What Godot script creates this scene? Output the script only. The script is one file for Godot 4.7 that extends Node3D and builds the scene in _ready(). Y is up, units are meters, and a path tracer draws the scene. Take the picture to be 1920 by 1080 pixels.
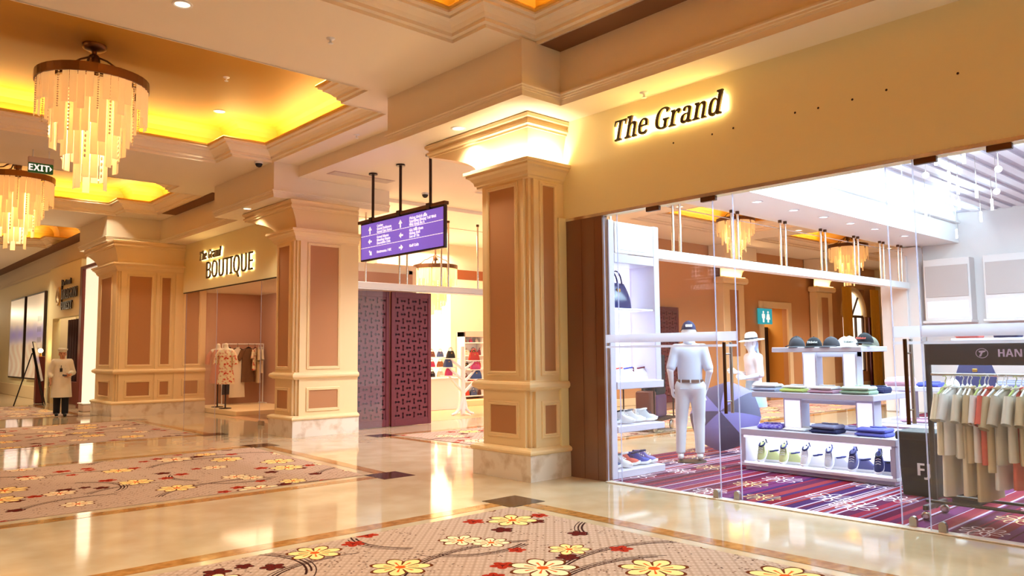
extends Node3D
# ---------------------------------------------------------------- geometry buffer
class MB:
	var v := PackedVector3Array()
	var n := PackedVector3Array()
	var uv := PackedVector2Array()
	var ix := PackedInt32Array()
	var xf := Transform3D.IDENTITY
	func tri(a: Vector3, b: Vector3, c: Vector3):
		a = xf * a; b = xf * b; c = xf * c
		var nn := (b - a).cross(c - a).normalized()
		var k := v.size()
		v.append(a); v.append(b); v.append(c)
		n.append(nn); n.append(nn); n.append(nn)
		uv.append(Vector2.ZERO); uv.append(Vector2(1, 0)); uv.append(Vector2.ONE)
		ix.append(k); ix.append(k + 2); ix.append(k + 1)
	# counter-clockwise seen from outside
	func quad(a: Vector3, b: Vector3, c: Vector3, d: Vector3, u0 := Vector2.ZERO, u1 := Vector2.ONE):
		a = xf * a; b = xf * b; c = xf * c; d = xf * d
		var nn := (c - a).cross(d - b).normalized()
		var k := v.size()
		v.append(a); v.append(b); v.append(c); v.append(d)
		for i in 4: n.append(nn)
		uv.append(Vector2(u0.x, u1.y)); uv.append(Vector2(u1.x, u1.y)); uv.append(Vector2(u1.x, u0.y)); uv.append(Vector2(u0.x, u0.y))
		ix.append_array([k, k + 2, k + 1, k, k + 3, k + 2])
	func quado(a: Vector3, b: Vector3, c: Vector3, d: Vector3, out: Vector3):
		if (c - a).cross(d - b).dot(out) > 0: quad(a, b, c, d)
		else: quad(d, c, b, a)
	func box(lo: Vector3, hi: Vector3):
		var a := Vector3(minf(lo.x, hi.x), minf(lo.y, hi.y), minf(lo.z, hi.z))
		var b := Vector3(maxf(lo.x, hi.x), maxf(lo.y, hi.y), maxf(lo.z, hi.z))
		var p := func(i, j, k): return Vector3(b.x if i else a.x, b.y if j else a.y, b.z if k else a.z)
		quad(p.call(0, 0, 1), p.call(1, 0, 1), p.call(1, 1, 1), p.call(0, 1, 1))
		quad(p.call(1, 0, 0), p.call(0, 0, 0), p.call(0, 1, 0), p.call(1, 1, 0))
		quad(p.call(1, 0, 1), p.call(1, 0, 0), p.call(1, 1, 0), p.call(1, 1, 1))
		quad(p.call(0, 0, 0), p.call(0, 0, 1), p.call(0, 1, 1), p.call(0, 1, 0))
		quad(p.call(0, 1, 1), p.call(1, 1, 1), p.call(1, 1, 0), p.call(0, 1, 0))
		quad(p.call(0, 0, 0), p.call(1, 0, 0), p.call(1, 0, 1), p.call(0, 0, 1))
	func cbox(c: Vector3, s: Vector3):
		box(c - s / 2, c + s / 2)
	# box with chamfered edges
	func bevel(lo: Vector3, hi: Vector3, e := 0.01):
		var c := (lo + hi) / 2
		var h := ((hi - lo) / 2).abs()
		e = minf(e, minf(h.x, minf(h.y, h.z)) * 0.9)
		var ax := [Vector3(1, 0, 0), Vector3(0, 1, 0), Vector3(0, 0, 1)]
		for i in 3:
			var j := (i + 1) % 3
			var k := (i + 2) % 3
			for s in [-1.0, 1.0]:
				var o: Vector3 = c + ax[i] * h[i] * s
				var u: Vector3 = ax[j] * (h[j] - e)
				var w: Vector3 = ax[k] * (h[k] - e)
				if s > 0: quad(o - u - w, o + u - w, o + u + w, o - u + w)
				else: quad(o - u + w, o + u + w, o + u - w, o - u - w)
			for s in [-1.0, 1.0]:
				for t in [-1.0, 1.0]:
					var a: Vector3 = c + ax[j] * s * h[j] + ax[k] * t * (h[k] - e)
					var b: Vector3 = c + ax[j] * s * (h[j] - e) + ax[k] * t * h[k]
					var w: Vector3 = ax[i] * (h[i] - e)
					quado(a - w, a + w, b + w, b - w, ax[j] * s + ax[k] * t)
		for sx in [-1.0, 1.0]:
			for sy in [-1.0, 1.0]:
				for sz in [-1.0, 1.0]:
					var p := c + Vector3(sx * h.x, sy * (h.y - e), sz * (h.z - e))
					var q := c + Vector3(sx * (h.x - e), sy * h.y, sz * (h.z - e))
					var r := c + Vector3(sx * (h.x - e), sy * (h.y - e), sz * h.z)
					if sx * sy * sz > 0: tri(p, q, r)
					else: tri(p, r, q)
	# grid of points, smooth shaded; rows of equal length
	func grid(rows: Array, closed := false, flip := false):
		var m: int = rows.size()
		var w: int = rows[0].size()
		var k := v.size()
		var acc := PackedVector3Array()
		acc.resize(m * w)
		var last := w if closed else w - 1
		var tris := PackedInt32Array()
		for i in m - 1:
			for j in last:
				var j2 := (j + 1) % w
				var a := i * w + j
				var b := i * w + j2
				var c := (i + 1) * w + j2
				var d := (i + 1) * w + j
				var pa: Vector3 = rows[i][j]
				var pb: Vector3 = rows[i][j2]
				var pc: Vector3 = rows[i + 1][j2]
				var pd: Vector3 = rows[i + 1][j]
				var nn := (pc - pa).cross(pd - pb)
				if flip: nn = -nn
				acc[a] += nn; acc[b] += nn; acc[c] += nn; acc[d] += nn
				if flip: tris.append_array([a, b, c, a, c, d])
				else: tris.append_array([a, c, b, a, d, c])
		for i in m:
			for j in w:
				v.append(xf * rows[i][j])
				n.append((xf.basis * acc[i * w + j]).normalized())
				uv.append(Vector2(float(j) / (w if closed else w - 1), float(i) / (m - 1)))
		for t in tris: ix.append(k + t)
	func cap(ring: Array, flip := false):
		var c := Vector3.ZERO
		for p in ring: c += p
		c /= ring.size()
		for i in ring.size():
			var a: Vector3 = ring[i]
			var b: Vector3 = ring[(i + 1) % ring.size()]
			if flip: tri(c, b, a)
			else: tri(c, a, b)
	# rings run counter-clockwise seen from above, first ring lowest
	func loft(rings: Array, caps := true):
		grid(rings, true)
		if caps:
			cap(rings[0], true)
			cap(rings[-1])
	func lathe(prof: Array, seg := 20, caps := true):
		var rings := []
		for p in prof:
			var ring := []
			for i in seg:
				var a := -TAU * i / seg
				ring.append(Vector3(p.x * cos(a), p.y, p.x * sin(a)))
			rings.append(ring)
		loft(rings, caps)
	func tube(path: Array, r: float, seg := 8, r1 := -1.0):
		var rings := []
		var up := Vector3.UP
		var d0: Vector3 = (path[1] - path[0]).normalized()
		var side := d0.cross(Vector3.UP if absf(d0.y) < 0.9 else Vector3.RIGHT).normalized()
		for i in path.size():
			var d: Vector3 = (path[mini(i + 1, path.size() - 1)] - path[maxi(i - 1, 0)]).normalized()
			side = (side - d * side.dot(d)).normalized()
			up = side.cross(d)
			var rr := r if r1 < 0 else lerpf(r, r1, float(i) / (path.size() - 1))
			var ring := []
			for j in seg:
				var a := TAU * j / seg
				ring.append(path[i] + (side * cos(a) + up * sin(a)) * rr)
			rings.append(ring)
		grid(rings, true, true)
		cap(rings[0])
		cap(rings[-1], true)
	# profile points (offset to the left of the path, height) swept along a flat path
	func sweep(path: Array, prof: Array, closed := false, flip := false):
		var m := path.size()
		var rows := []
		for i in m:
			var p: Vector2 = path[i]
			var d0: Vector2
			var d1: Vector2
			if closed:
				d0 = (p - path[(i + m - 1) % m]).normalized()
				d1 = (path[(i + 1) % m] - p).normalized()
			else:
				d0 = (p - path[i - 1]).normalized() if i > 0 else (path[1] - p).normalized()
				d1 = (path[i + 1] - p).normalized() if i < m - 1 else d0
			var n0 := Vector2(d0.y, -d0.x)
			var n1 := Vector2(d1.y, -d1.x)
			var mit := (n0 + n1)
			mit = mit / maxf(0.1, mit.length_squared()) * 2.0
			var row := []
			for q in prof: row.append(Vector3(p.x + mit.x * q.x, q.y, p.y + mit.y * q.x))
			rows.append(row)
		var last := m if closed else m - 1
		for i in last:
			var a: Array = rows[i]
			var b: Array = rows[(i + 1) % m]
			for j in prof.size() - 1:
				if flip: quad(a[j], b[j], b[j + 1], a[j + 1])
				else: quad(b[j], a[j], a[j + 1], b[j + 1])
	# flat polygon in local xy pushed from z0 to z1
	func extrude(poly: PackedVector2Array, z0: float, z1: float, walls := true):
		if Geometry2D.is_polygon_clockwise(poly): poly.reverse()
		var t := Geometry2D.triangulate_polygon(poly)
		for i in range(0, t.size(), 3):
			var a := poly[t[i]]
			var b := poly[t[i + 1]]
			var c := poly[t[i + 2]]
			if (b - a).cross(c - a) < 0:
				var s := b; b = c; c = s
			tri(Vector3(a.x, a.y, z1), Vector3(b.x, b.y, z1), Vector3(c.x, c.y, z1))
			tri(Vector3(a.x, a.y, z0), Vector3(c.x, c.y, z0), Vector3(b.x, b.y, z0))
		if walls:
			for i in poly.size():
				var a := poly[i]
				var b := poly[(i + 1) % poly.size()]
				quad(Vector3(a.x, a.y, z0), Vector3(b.x, b.y, z0), Vector3(b.x, b.y, z1), Vector3(a.x, a.y, z1))
	func ball(c: Vector3, r: Vector3, seg := 12, rows := 8):
		var rings := []
		for i in rows + 1:
			var f := -PI / 2 + PI * i / rows
			var ring := []
			for j in seg:
				var a := -TAU * j / seg
				ring.append(c + Vector3(r.x * cos(f) * cos(a), r.y * sin(f), r.z * cos(f) * sin(a)))
			rings.append(ring)
		grid(rings, true)
	func mesh() -> ArrayMesh:
		var a := []
		a.resize(Mesh.ARRAY_MAX)
		a[Mesh.ARRAY_VERTEX] = v
		a[Mesh.ARRAY_NORMAL] = n
		a[Mesh.ARRAY_TEX_UV] = uv
		a[Mesh.ARRAY_INDEX] = ix
		var m := ArrayMesh.new()
		m.add_surface_from_arrays(Mesh.PRIMITIVE_TRIANGLES, a)
		return m
# ---------------------------------------------------------------- scene helpers
var M := {}
var taken := {}
func numbered(s: String) -> String:
	if not taken.has(s):
		taken[s] = 0
		return s
	taken[s] += 1
	return "%s_%03d" % [s, taken[s]]
func tag(o: Node, label: String, category: String, group := "", kind := ""):
	if label: o.set_meta("label", label)
	if category: o.set_meta("category", category)
	if group: o.set_meta("group", group)
	if kind: o.set_meta("kind", kind)
	return o
func thing(called: String, label: String, category: String, at := Vector3.ZERO, turn := 0.0, group := "") -> Node3D:
	var o := Node3D.new()
	o.name = numbered(called)
	add_child(o)
	o.position = at
	o.rotation.y = turn
	tag(o, label, category, group)
	return o
func part(b, called: String, mat: Material, parent: Node = null, at := Vector3.ZERO) -> MeshInstance3D:
	var o := MeshInstance3D.new()
	o.mesh = b.mesh() if b is MB else b
	o.material_override = null
	o.mesh.surface_set_material(0, mat) if (o.mesh is ArrayMesh and b is MB) else o.set_surface_override_material(0, mat)
	if parent == null:
		o.name = numbered(called)
		add_child(o)
	else:
		o.name = called
		parent.add_child(o, true)
	o.position = at
	return o
func single(b, called: String, mat: Material, label: String, category: String, group := "") -> MeshInstance3D:
	var o := part(b, called, mat)
	tag(o, label, category, group)
	return o
func struct(b: MB, called: String, mat: Material) -> MeshInstance3D:
	var o := part(b, called, mat)
	o.set_meta("kind", "structure")
	return o
func dup(o: Node3D, label := "", at = null, turn = null, group := "") -> Node3D:
	var c: Node3D = o.duplicate()
	c.name = numbered(String(o.get_meta("base_name", o.name)))
	add_child(c)
	if label: c.set_meta("label", label)
	if group: c.set_meta("group", group)
	if at != null: c.position = at
	if turn != null: c.rotation.y = turn
	return c
func mat(called: String, c: Color, rough := 0.6, metal := 0.0) -> StandardMaterial3D:
	var m := StandardMaterial3D.new()
	m.resource_name = called
	m.albedo_color = c
	m.roughness = rough
	m.metallic = metal
	M[called] = m
	return m
func glow(called: String, c: Color, e: float) -> StandardMaterial3D:
	var m := mat(called, c, 0.5)
	m.emission_enabled = true
	m.emission = c
	m.emission_energy_multiplier = e
	return m
func rgb(r: float, g: float, b: float) -> Color:
	return Color(r / 255.0, g / 255.0, b / 255.0)
func noisy(m: StandardMaterial3D, a: Color, b: Color, freq: float, scale: float, seed_: int, oct := 4, bump := 0.0, type := FastNoiseLite.TYPE_SIMPLEX_SMOOTH) -> void:
	var t := NoiseTexture2D.new()
	var f := FastNoiseLite.new()
	f.seed = seed_
	f.noise_type = type
	f.frequency = freq
	f.fractal_octaves = oct
	t.noise = f
	t.width = 512
	t.height = 512
	t.seamless = true
	var g := Gradient.new()
	g.colors = PackedColorArray([a, b])
	g.offsets = PackedFloat32Array([0.2, 0.8])
	t.color_ramp = g
	m.albedo_texture = t
	m.uv1_triplanar = true
	m.uv1_world_triplanar = true
	m.uv1_scale = Vector3.ONE * scale
	if bump > 0.0:
		m.heightmap_enabled = true
		m.heightmap_texture = t
		m.heightmap_scale = bump
func area(at: Vector3, towards: Vector3, size: Vector2, c: Color, e: float, called := "cove_light", parent: Node = null) -> AreaLight3D:
	var l := AreaLight3D.new()
	l.name = called
	(parent if parent else self).add_child(l, true)
	var up := Vector3.UP if absf(towards.normalized().y) < 0.9 else Vector3(0, 0, 1)
	l.global_transform = Transform3D(Basis.looking_at(towards, up), at)
	l.area_size = size
	l.light_color = c
	l.light_energy = e
	l.area_normalize_energy = true
	l.shadow_enabled = true
	l.set("area_range", 60.0)
	return l
func omni(at: Vector3, c: Color, e: float, r: float, parent: Node = null) -> OmniLight3D:
	var l := OmniLight3D.new()
	l.name = "bulb_light"
	(parent if parent else self).add_child(l, true)
	l.position = at
	l.light_color = c
	l.light_energy = e
	l.light_size = r
	l.omni_range = 60.0
	l.omni_attenuation = 2.0
	l.shadow_enabled = true
	return l
func spot(at: Vector3, towards: Vector3, c: Color, e: float, angle: float, r: float, parent: Node = null) -> SpotLight3D:
	var l := SpotLight3D.new()
	l.name = "downlight_beam"
	(parent if parent else self).add_child(l, true)
	var up := Vector3.UP if absf(towards.normalized().y) < 0.9 else Vector3(0, 0, 1)
	l.transform = Transform3D(Basis.looking_at(towards, up), at)
	l.light_color = c
	l.light_energy = e
	l.spot_angle = angle
	l.spot_angle_attenuation = 0.8
	l.light_size = r
	l.spot_range = 60.0
	l.spot_attenuation = 2.0
	l.shadow_enabled = true
	return l
func text_mesh(s: String, font: String, size: float, depth: float, bold := false, italic := false) -> TextMesh:
	var t := TextMesh.new()
	var f := SystemFont.new()
	f.font_names = PackedStringArray([font])
	f.font_weight = 700 if bold else 400
	f.font_italic = italic
	t.font = f
	t.text = s
	t.font_size = 64
	t.pixel_size = size / 64.0
	t.depth = depth
	t.curve_step = 6.0 if size < 0.1 else 2.0
	return t
func letters(s: String, font: String, size: float, depth: float, m: Material, parent: Node, at: Vector3, turn: Vector3, bold := false, italic := false, called := "lettering") -> MeshInstance3D:
	var o := MeshInstance3D.new()
	o.mesh = text_mesh(s, font, size, depth, bold, italic)
	o.mesh.material = m
	o.name = called
	parent.add_child(o, true)
	o.position = at
	o.rotation = turn
	return o
const FACE_W := Vector3(0, -PI / 2, 0)   # lettering that faces -x
func rnd(i: int) -> float:
	var x := sin(float(i) * 127.1 + 3.7) * 43758.5453
	return x - floor(x)
const WARM := Color(1.0, 0.95, 0.82)
const GOLD := Color(1.0, 0.90, 0.60)
const PINK := Color(1.0, 0.95, 0.94)
const COOL := Color(0.81, 0.95, 1.0)
func _ready():
	camera_and_air()
	materials()
	structure()
	ceilings()
	pillars()
	shop_shell()
	back_rooms()
	fittings()
	corridor_things()
	shop_things()
	boutique_things()
	bag_shop_things()
	far_things()
	people()
func camera_and_air():
	var c := Camera3D.new()
	c.name = "camera"
	add_child(c)
	c.position = Vector3(0, 1.5, 0)
	c.rotation = Vector3(0.0823532, -0.735397, -0.00903026)
	c.fov = 2.0 * rad_to_deg(atan(540.0 / 1453.2))
	c.near = 0.05
	c.far = 200.0
	c.current = true
	var w := WorldEnvironment.new()
	w.name = "air"
	var e := Environment.new()
	e.background_mode = Environment.BG_COLOR
	e.background_color = Color.BLACK
	e.tonemap_mode = Environment.TONE_MAPPER_LINEAR
	e.tonemap_exposure = 1.0
	e.sdfgi_enabled = true
	e.ssao_enabled = true
	e.ssil_enabled = true
	w.environment = e
	add_child(w)
	main_lights()
func main_lights():
	# light from the fittings of the golf shop ceiling (luminous ceiling panels) and of the bag shop and the boutique
	area(Vector3(9.6, 4.34, -3.6), Vector3.DOWN, Vector2(3.0, 4.2), COOL, 54.0, "shop_ceiling_light")
	area(Vector3(14.5, 4.34, -3.4), Vector3.DOWN, Vector2(5.0, 4.5), COOL, 58.0, "shop_ceiling_light")
	area(Vector3(9.6, 4.34, 1.2), Vector3.DOWN, Vector2(4.0, 4.0), COOL, 34.0, "shop_ceiling_light")
	area(Vector3(11.5, 4.4, -16.6), Vector3.DOWN, Vector2(5.0, 3.0), Color(1.0, 0.88, 0.74), 52.0, "bag_shop_ceiling_light")
	area(Vector3(8.9, 3.2, -18.6), Vector3.DOWN, Vector2(1.6, 3.6), Color(1.0, 0.84, 0.68), 6.0, "boutique_ceiling_light")
func materials():
	textures()
	mat("cream", rgb(240, 212, 164), 0.55)
	mat("ceiling_paint", rgb(240, 226, 204), 0.7)
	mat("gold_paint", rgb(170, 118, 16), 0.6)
	mat("lip_gold", rgb(214, 170, 80), 0.5)
	mat("slot", rgb(120, 78, 44), 0.7)
	mat("fascia", rgb(246, 232, 184), 0.6)
	mat("panel_tan", rgb(192, 138, 96), 0.75)
	noisy(M.panel_tan, rgb(232, 224, 214), Color.WHITE, 0.25, 3.0, 8, 3)
	mat("brown_wall", rgb(206, 152, 102), 0.35)
	mat("opposite_wall", rgb(112, 64, 42), 0.6)
	mat("brown_tile", rgb(128, 88, 66), 0.12)
	mat("marble", rgb(206, 186, 156), 0.07)
	noisy(M.marble, rgb(240, 233, 224), Color.WHITE, 0.012, 0.25, 11, 5)
	mat("white_marble", rgb(238, 226, 212), 0.12)
	noisy(M.white_marble, rgb(226, 214, 200), Color.WHITE, 0.01, 0.5, 21, 6)
	M.white_marble.albedo_texture.color_ramp.offsets = PackedFloat32Array([0.15, 0.5])
	mat("strip", rgb(186, 132, 74), 0.08)
	noisy(M.strip, rgb(214, 204, 190), Color.WHITE, 0.02, 0.8, 31, 4)
	mat("dark_tile", rgb(74, 48, 34), 0.1)
	noisy(M.dark_tile, rgb(190, 180, 170), Color.WHITE, 0.03, 1.0, 32, 4)
	mat("white", rgb(240, 238, 238), 0.4)
	mat("white_gloss", rgb(242, 240, 242), 0.2)
	mat("chrome", rgb(225, 215, 208), 0.16, 1.0)
	mat("steel", rgb(190, 180, 172), 0.28, 1.0)
	mat("bronze", rgb(96, 66, 46), 0.35, 0.8)
	mat("dark_metal", rgb(58, 42, 38), 0.4, 0.6)
	mat("black", rgb(26, 22, 24), 0.5)
	mat("black_cloth", rgb(30, 27, 34), 0.9)
	mat("lattice", rgb(104, 40, 48), 0.4)
	mat("brown_wood", rgb(140, 74, 36), 0.4)
	mat("gold_metal", rgb(214, 168, 84), 0.3, 0.9)
	var g := mat("glass", Color(0.95, 0.97, 1.0, 0.04), 0.02)
	g.transparency = BaseMaterial3D.TRANSPARENCY_ALPHA
	g.metallic_specular = 0.42
	var ge := mat("glass_edge", Color(0.80, 0.80, 0.92, 0.55), 0.3)
	ge.transparency = BaseMaterial3D.TRANSPARENCY_ALPHA
	ge.backlight_enabled = true
	ge.backlight = Color(0.9, 0.9, 1.0)
	var fr := mat("frost", Color(0.93, 0.92, 0.97, 0.72), 0.6)
	fr.transparency = BaseMaterial3D.TRANSPARENCY_ALPHA
	fr.backlight_enabled = true
	fr.backlight = Color(0.95, 0.95, 0.98)
	glow("lamp_warm", Color(1.0, 0.93, 0.78), 6.0)
	glow("lamp_cool", Color(0.95, 0.95, 1.0), 4.0)
	glow("led_gold", GOLD, 2.5)
	glow("led_white", Color(1.0, 0.93, 0.74), 3.0)
	glow("led_halo", Color(1.0, 0.90, 0.66), 8.0)
	glow("lit_panel", Color(0.93, 0.92, 1.0), 1.5)
	glow("lit_panel_soft", Color(0.93, 0.92, 1.0), 0.8)
	mat("ceiling_grey", rgb(190, 184, 198), 0.5)
	mat("ceiling_slat", rgb(236, 232, 240), 0.4)
	mat("shop_wall", rgb(222, 214, 214), 0.5)
	mat("ochre", rgb(214, 150, 58), 0.6)
	mat("bag_wall", rgb(240, 222, 196), 0.6)
	mat("bag_ceiling", rgb(248, 240, 226), 0.7)
	mat("peach_floor", rgb(226, 176, 132), 0.25)
	mat("salmon", rgb(206, 158, 134), 0.7)
	mat("vent", rgb(206, 180, 166), 0.6)
	mat("letter_bronze", rgb(60, 40, 22), 0.35, 0.3)
	glow("sign_purple", Color(0.52, 0.42, 0.92), 0.55)
	glow("sign_white", Color(1, 1, 1), 0.75)
	mat("exit_green", rgb(20, 112, 62), 0.4)
	var sh := mat("shell", rgb(246, 232, 204), 0.4)
	sh.backlight_enabled = true
	sh.backlight = Color(0.95, 0.88, 0.74)
	sh.emission_enabled = true
	sh.emission = Color(1.0, 0.86, 0.62)
	sh.emission_energy_multiplier = 0.3
	glow("bulb", Color(1, 0.86, 0.6), 9.0)
	mat("crystal", rgb(250, 236, 210), 0.05, 0.6)
	glow("red_lit", rgb(176, 40, 34), 0.5)
	glow("sign_bright", Color(1, 0.95, 0.95), 2.5)
	mat("navy", rgb(38, 38, 84), 0.8)
	mat("white_lilac", rgb(206, 198, 216), 0.35)
	mat("navy_gloss", rgb(34, 40, 92), 0.15)
	mat("shoe_white", rgb(240, 238, 242), 0.5)
	mat("shoe_grey", rgb(120, 122, 134), 0.6)
	mat("shoe_pale", rgb(214, 214, 222), 0.5)
	mat("shoe_blue", rgb(58, 70, 170), 0.6)
	mat("shoe_navy", rgb(58, 58, 110), 0.6)
	mat("shoe_lilac", rgb(132, 118, 190), 0.6)
	mat("shoe_lime", rgb(206, 212, 150), 0.5)
	mat("shoe_slate", rgb(104, 104, 150), 0.6)
	mat("coral", rgb(222, 96, 80), 0.7)
	mat("wine", rgb(120, 30, 52), 0.7)
	mat("charcoal", rgb(62, 58, 66), 0.9)
	mat("olive", rgb(120, 116, 104), 0.9)
	mat("cloth_blue", rgb(176, 184, 214), 0.9)
	mat("cloth_white", rgb(240, 238, 240), 0.9)
	mat("cloth_lime", rgb(190, 206, 120), 0.9)
	mat("cloth_pink", rgb(196, 152, 176), 0.9)
	mat("cloth_sage", rgb(150, 172, 150), 0.9)
	mat("cloth_mint", rgb(206, 228, 212), 0.9)
	mat("cloth_greyblue", rgb(140, 138, 172), 0.9)
	mat("cloth_denim", rgb(104, 104, 190), 0.9)
	mat("cloth_rose", rgb(226, 176, 190), 0.9)
	mat("cloth_cream", rgb(234, 222, 198), 0.9)
	mat("cloth_bone", rgb(226, 220, 208), 0.9)
	mat("cloth_stone", rgb(204, 196, 182), 0.9)
	mat("cloth_sand", rgb(206, 186, 152), 0.9)
	mat("umbrella_dark", rgb(70, 58, 92), 0.6)
	mat("umbrella_light", rgb(124, 112, 176), 0.6)
	mat("cupboard", rgb(186, 174, 172), 0.5)
	mat("board_black", rgb(26, 16, 18), 0.35)
	mat("lilac_print", rgb(196, 176, 206), 0.5)
	mat("curtain_gold", rgb(218, 164, 44), 0.8)
	mat("bar_brown", rgb(84, 54, 34), 0.5)
	mat("aubergine", rgb(78, 46, 84), 0.35)
	mat("brown_leather", rgb(96, 50, 40), 0.45)
	mat("cloth_floral", Color.WHITE, 0.9)
	noisy(M.cloth_floral, rgb(70, 40, 190), rgb(232, 226, 246), 0.025, 2.2, 71, 2, 0.0, FastNoiseLite.TYPE_CELLULAR)
	glow("sign_teal", rgb(40, 160, 178), 0.7)
	glow("day_glass", Color(1.0, 0.97, 0.9), 1.6)
	mat("dress_white", rgb(236, 226, 206), 0.9)
	mat("blush", rgb(206, 140, 120), 0.9)
	mat("skin", rgb(200, 140, 104), 0.6)
	mat("chef_white", rgb(236, 226, 204), 0.85)
	mat("trouser_black", rgb(28, 28, 36), 0.9)
	mat("hair_dark", rgb(40, 28, 22), 0.8)
	mat("mannequin", rgb(244, 240, 246), 0.35)
	mat("polo", rgb(206, 208, 230), 0.9)
	mat("chino", rgb(220, 220, 232), 0.9)
	mat("belt", rgb(112, 76, 64), 0.6)
	mat("skirt_blue", rgb(176, 196, 226), 0.9)
	mat("top_pink", rgb(240, 226, 232), 0.9)
	mat("hat_white", rgb(240, 230, 226), 0.8)
	mat("mahogany", rgb(112, 36, 26), 0.4)
	mat("curtain_dark", rgb(52, 22, 28), 0.8)
	mat("leather_red", rgb(196, 52, 30), 0.4)
	mat("leather_pink", rgb(206, 60, 110), 0.4)
	mat("leather_blue", rgb(60, 76, 120), 0.4)
	mat("leather_tan", rgb(176, 108, 60), 0.4)
	mat("tree_white", rgb(244, 236, 232), 0.4)
	mat("face_dark", rgb(48, 32, 26), 0.5)
	mat("dress_print", Color.WHITE, 0.9)
	noisy(M.dress_print, rgb(206, 58, 36), rgb(240, 226, 190), 0.009, 2.6, 72, 1, 0.0, FastNoiseLite.TYPE_CELLULAR)
	M.dress_print.albedo_texture.color_ramp.offsets = PackedFloat32Array([0.22, 0.30])
	mat("brown_print", Color.WHITE, 0.9)
	noisy(M.brown_print, rgb(70, 40, 26), rgb(170, 130, 84), 0.12, 2.6, 73, 2, 0.0, FastNoiseLite.TYPE_CELLULAR)
	glow("glowing_cream", Color(1.0, 0.93, 0.8), 0.9)
	glow("glowing_white_wall", Color(1.0, 0.96, 0.84), 0.85)
	poster_textures()
func slab(b: MB, x0: float, x1: float, y0: float, y1: float, z0: float, z1: float):
	b.box(Vector3(x0, y0, z0), Vector3(x1, y1, z1))
func structure():
	var b := MB.new()
	slab(b, -1.6, 34.0, -0.3, 0.0, -48.0, 6.0)
	var fl := struct(b, "floor", M.marble)
	# bands of brown stone and dark corner tiles set in the floor round each carpet
	var spec := [
		[5.11, 1.4, -5.68, 5.25, 5.42], [5.15, -8.44, -12.17, 5.30, 5.47], [5.48, -15.0, -19.3, 5.60, 5.77], [5.0, -22.0, -27.5, 5.12, 5.28]]
	var k := 0
	for s in spec:
		var drift: float = 0.22 if k == 1 else 0.0
		var l: float = 5.34 - s[0]
		for q in 2:
			var x0: float = s[3] if q == 0 else 5.34 - s[4]
			var x1: float = s[4] if q == 0 else 5.34 - s[3]
			var dz: float = drift if q == 0 else 0.0
			b = MB.new()
			var A := Vector3(x0, 0.002, s[1])
			var B := Vector3(x1, 0.002, s[1])
			b.quad(A, B, Vector3(x1 + dz, 0.002, s[2]), Vector3(x0 + dz, 0.002, s[2]))
			b.quad(A - Vector3(0, 0.002, 0), B - Vector3(0, 0.002, 0), B, A)
			part(b, "border_strip", M.strip, fl)
		for q in 2:
			var zc: float = s[1] if q == 0 else s[2]
			var sg: float = 1.0 if q == 0 else -1.0
			if q == 0 and k == 0: continue
			b = MB.new()
			slab(b, l, s[0] + (drift if q == 1 else 0.0), 0.0, 0.002, zc + sg * 0.14, zc + sg * 0.31)
			part(b, "border_strip", M.strip, fl)
			for side in 2:
				b = MB.new()
				var xa: float = s[0] + (drift if q == 1 else 0.0) if side == 0 else 5.34 - s[0] - 0.45
				slab(b, xa, xa + 0.45, 0.0, 0.003, zc, zc + sg * 0.45)
				part(b, "corner_tile", M.dark_tile, fl)
		b = MB.new()
		var Y := 0.006
		var cx: float = s[0]
		var u1 := Vector2((cx - l) / 3.2, absf(s[1] - s[2]) / 3.2)
		b.quad(Vector3(l, Y, s[1]), Vector3(cx, Y, s[1]), Vector3(cx + drift, Y, s[2]), Vector3(l, Y, s[2]), Vector2(0, float(k) * 0.37), u1 + Vector2(0, float(k) * 0.37))
		b.quad(Vector3(cx, 0, s[1]), Vector3(cx + drift, 0, s[2]), Vector3(cx + drift, Y, s[2]), Vector3(cx, Y, s[1]))
		b.quad(Vector3(l, 0, s[1]), Vector3(cx, 0, s[1]), Vector3(cx, Y, s[1]), Vector3(l, Y, s[1]))
		single(b, "carpet", M.carpet, ["beige floral corridor carpet nearest the viewer", "beige floral corridor carpet, second from the viewer", "beige floral corridor carpet beside the boutique entrance", "small far floral carpet beside the walking chef"][k], "carpet", "floral carpets set in the marble")
		k += 1
	# cross passage carpet
	b = MB.new()
	b.quad(Vector3(8.05, 0.006, -8.9), Vector3(31, 0.006, -8.9), Vector3(31, 0.006, -12.0), Vector3(8.05, 0.006, -12.0), Vector2.ZERO, Vector2(7.2, 0.97))
	b.quad(Vector3(8.05, 0, -12.0), Vector3(8.05, 0, -8.9), Vector3(8.05, 0.006, -8.9), Vector3(8.05, 0.006, -12.0))
	single(b, "carpet", M.carpet, "floral carpet in the side passage beyond the near pillar", "carpet", "floral carpets set in the marble")
	for zz in [[-12.31, -12.14], [-8.76, -8.59]]:
		b = MB.new()
		slab(b, 8.05, 31, 0.0, 0.002, zz[0], zz[1])
		part(b, "border_strip", M.strip, fl)
	b = MB.new()
	slab(b, 7.75, 7.91, 0.0, 0.002, -12.0, -8.9)
	part(b, "border_strip", M.strip, fl)
	for zz in [-12.45, -8.9]:
		b = MB.new()
		slab(b, 7.6, 8.05, 0.0, 0.003, zz, zz + 0.45)
		part(b, "corner_tile", M.dark_tile, fl)
	# facade band over the golf shop, its soffit and the boxed beam above
	b = MB.new()
	slab(b, 6.88, 7.02, 3.14, 5.0, -6.9, 5.0)
	slab(b, 6.88, 7.02, 3.105, 3.14, -6.86, 5.0)
	struct(b, "wall_right", M.fascia)
	b = MB.new()
	slab(b, 6.875, 6.885, 3.10, 3.135, -6.86, 5.0)
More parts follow.
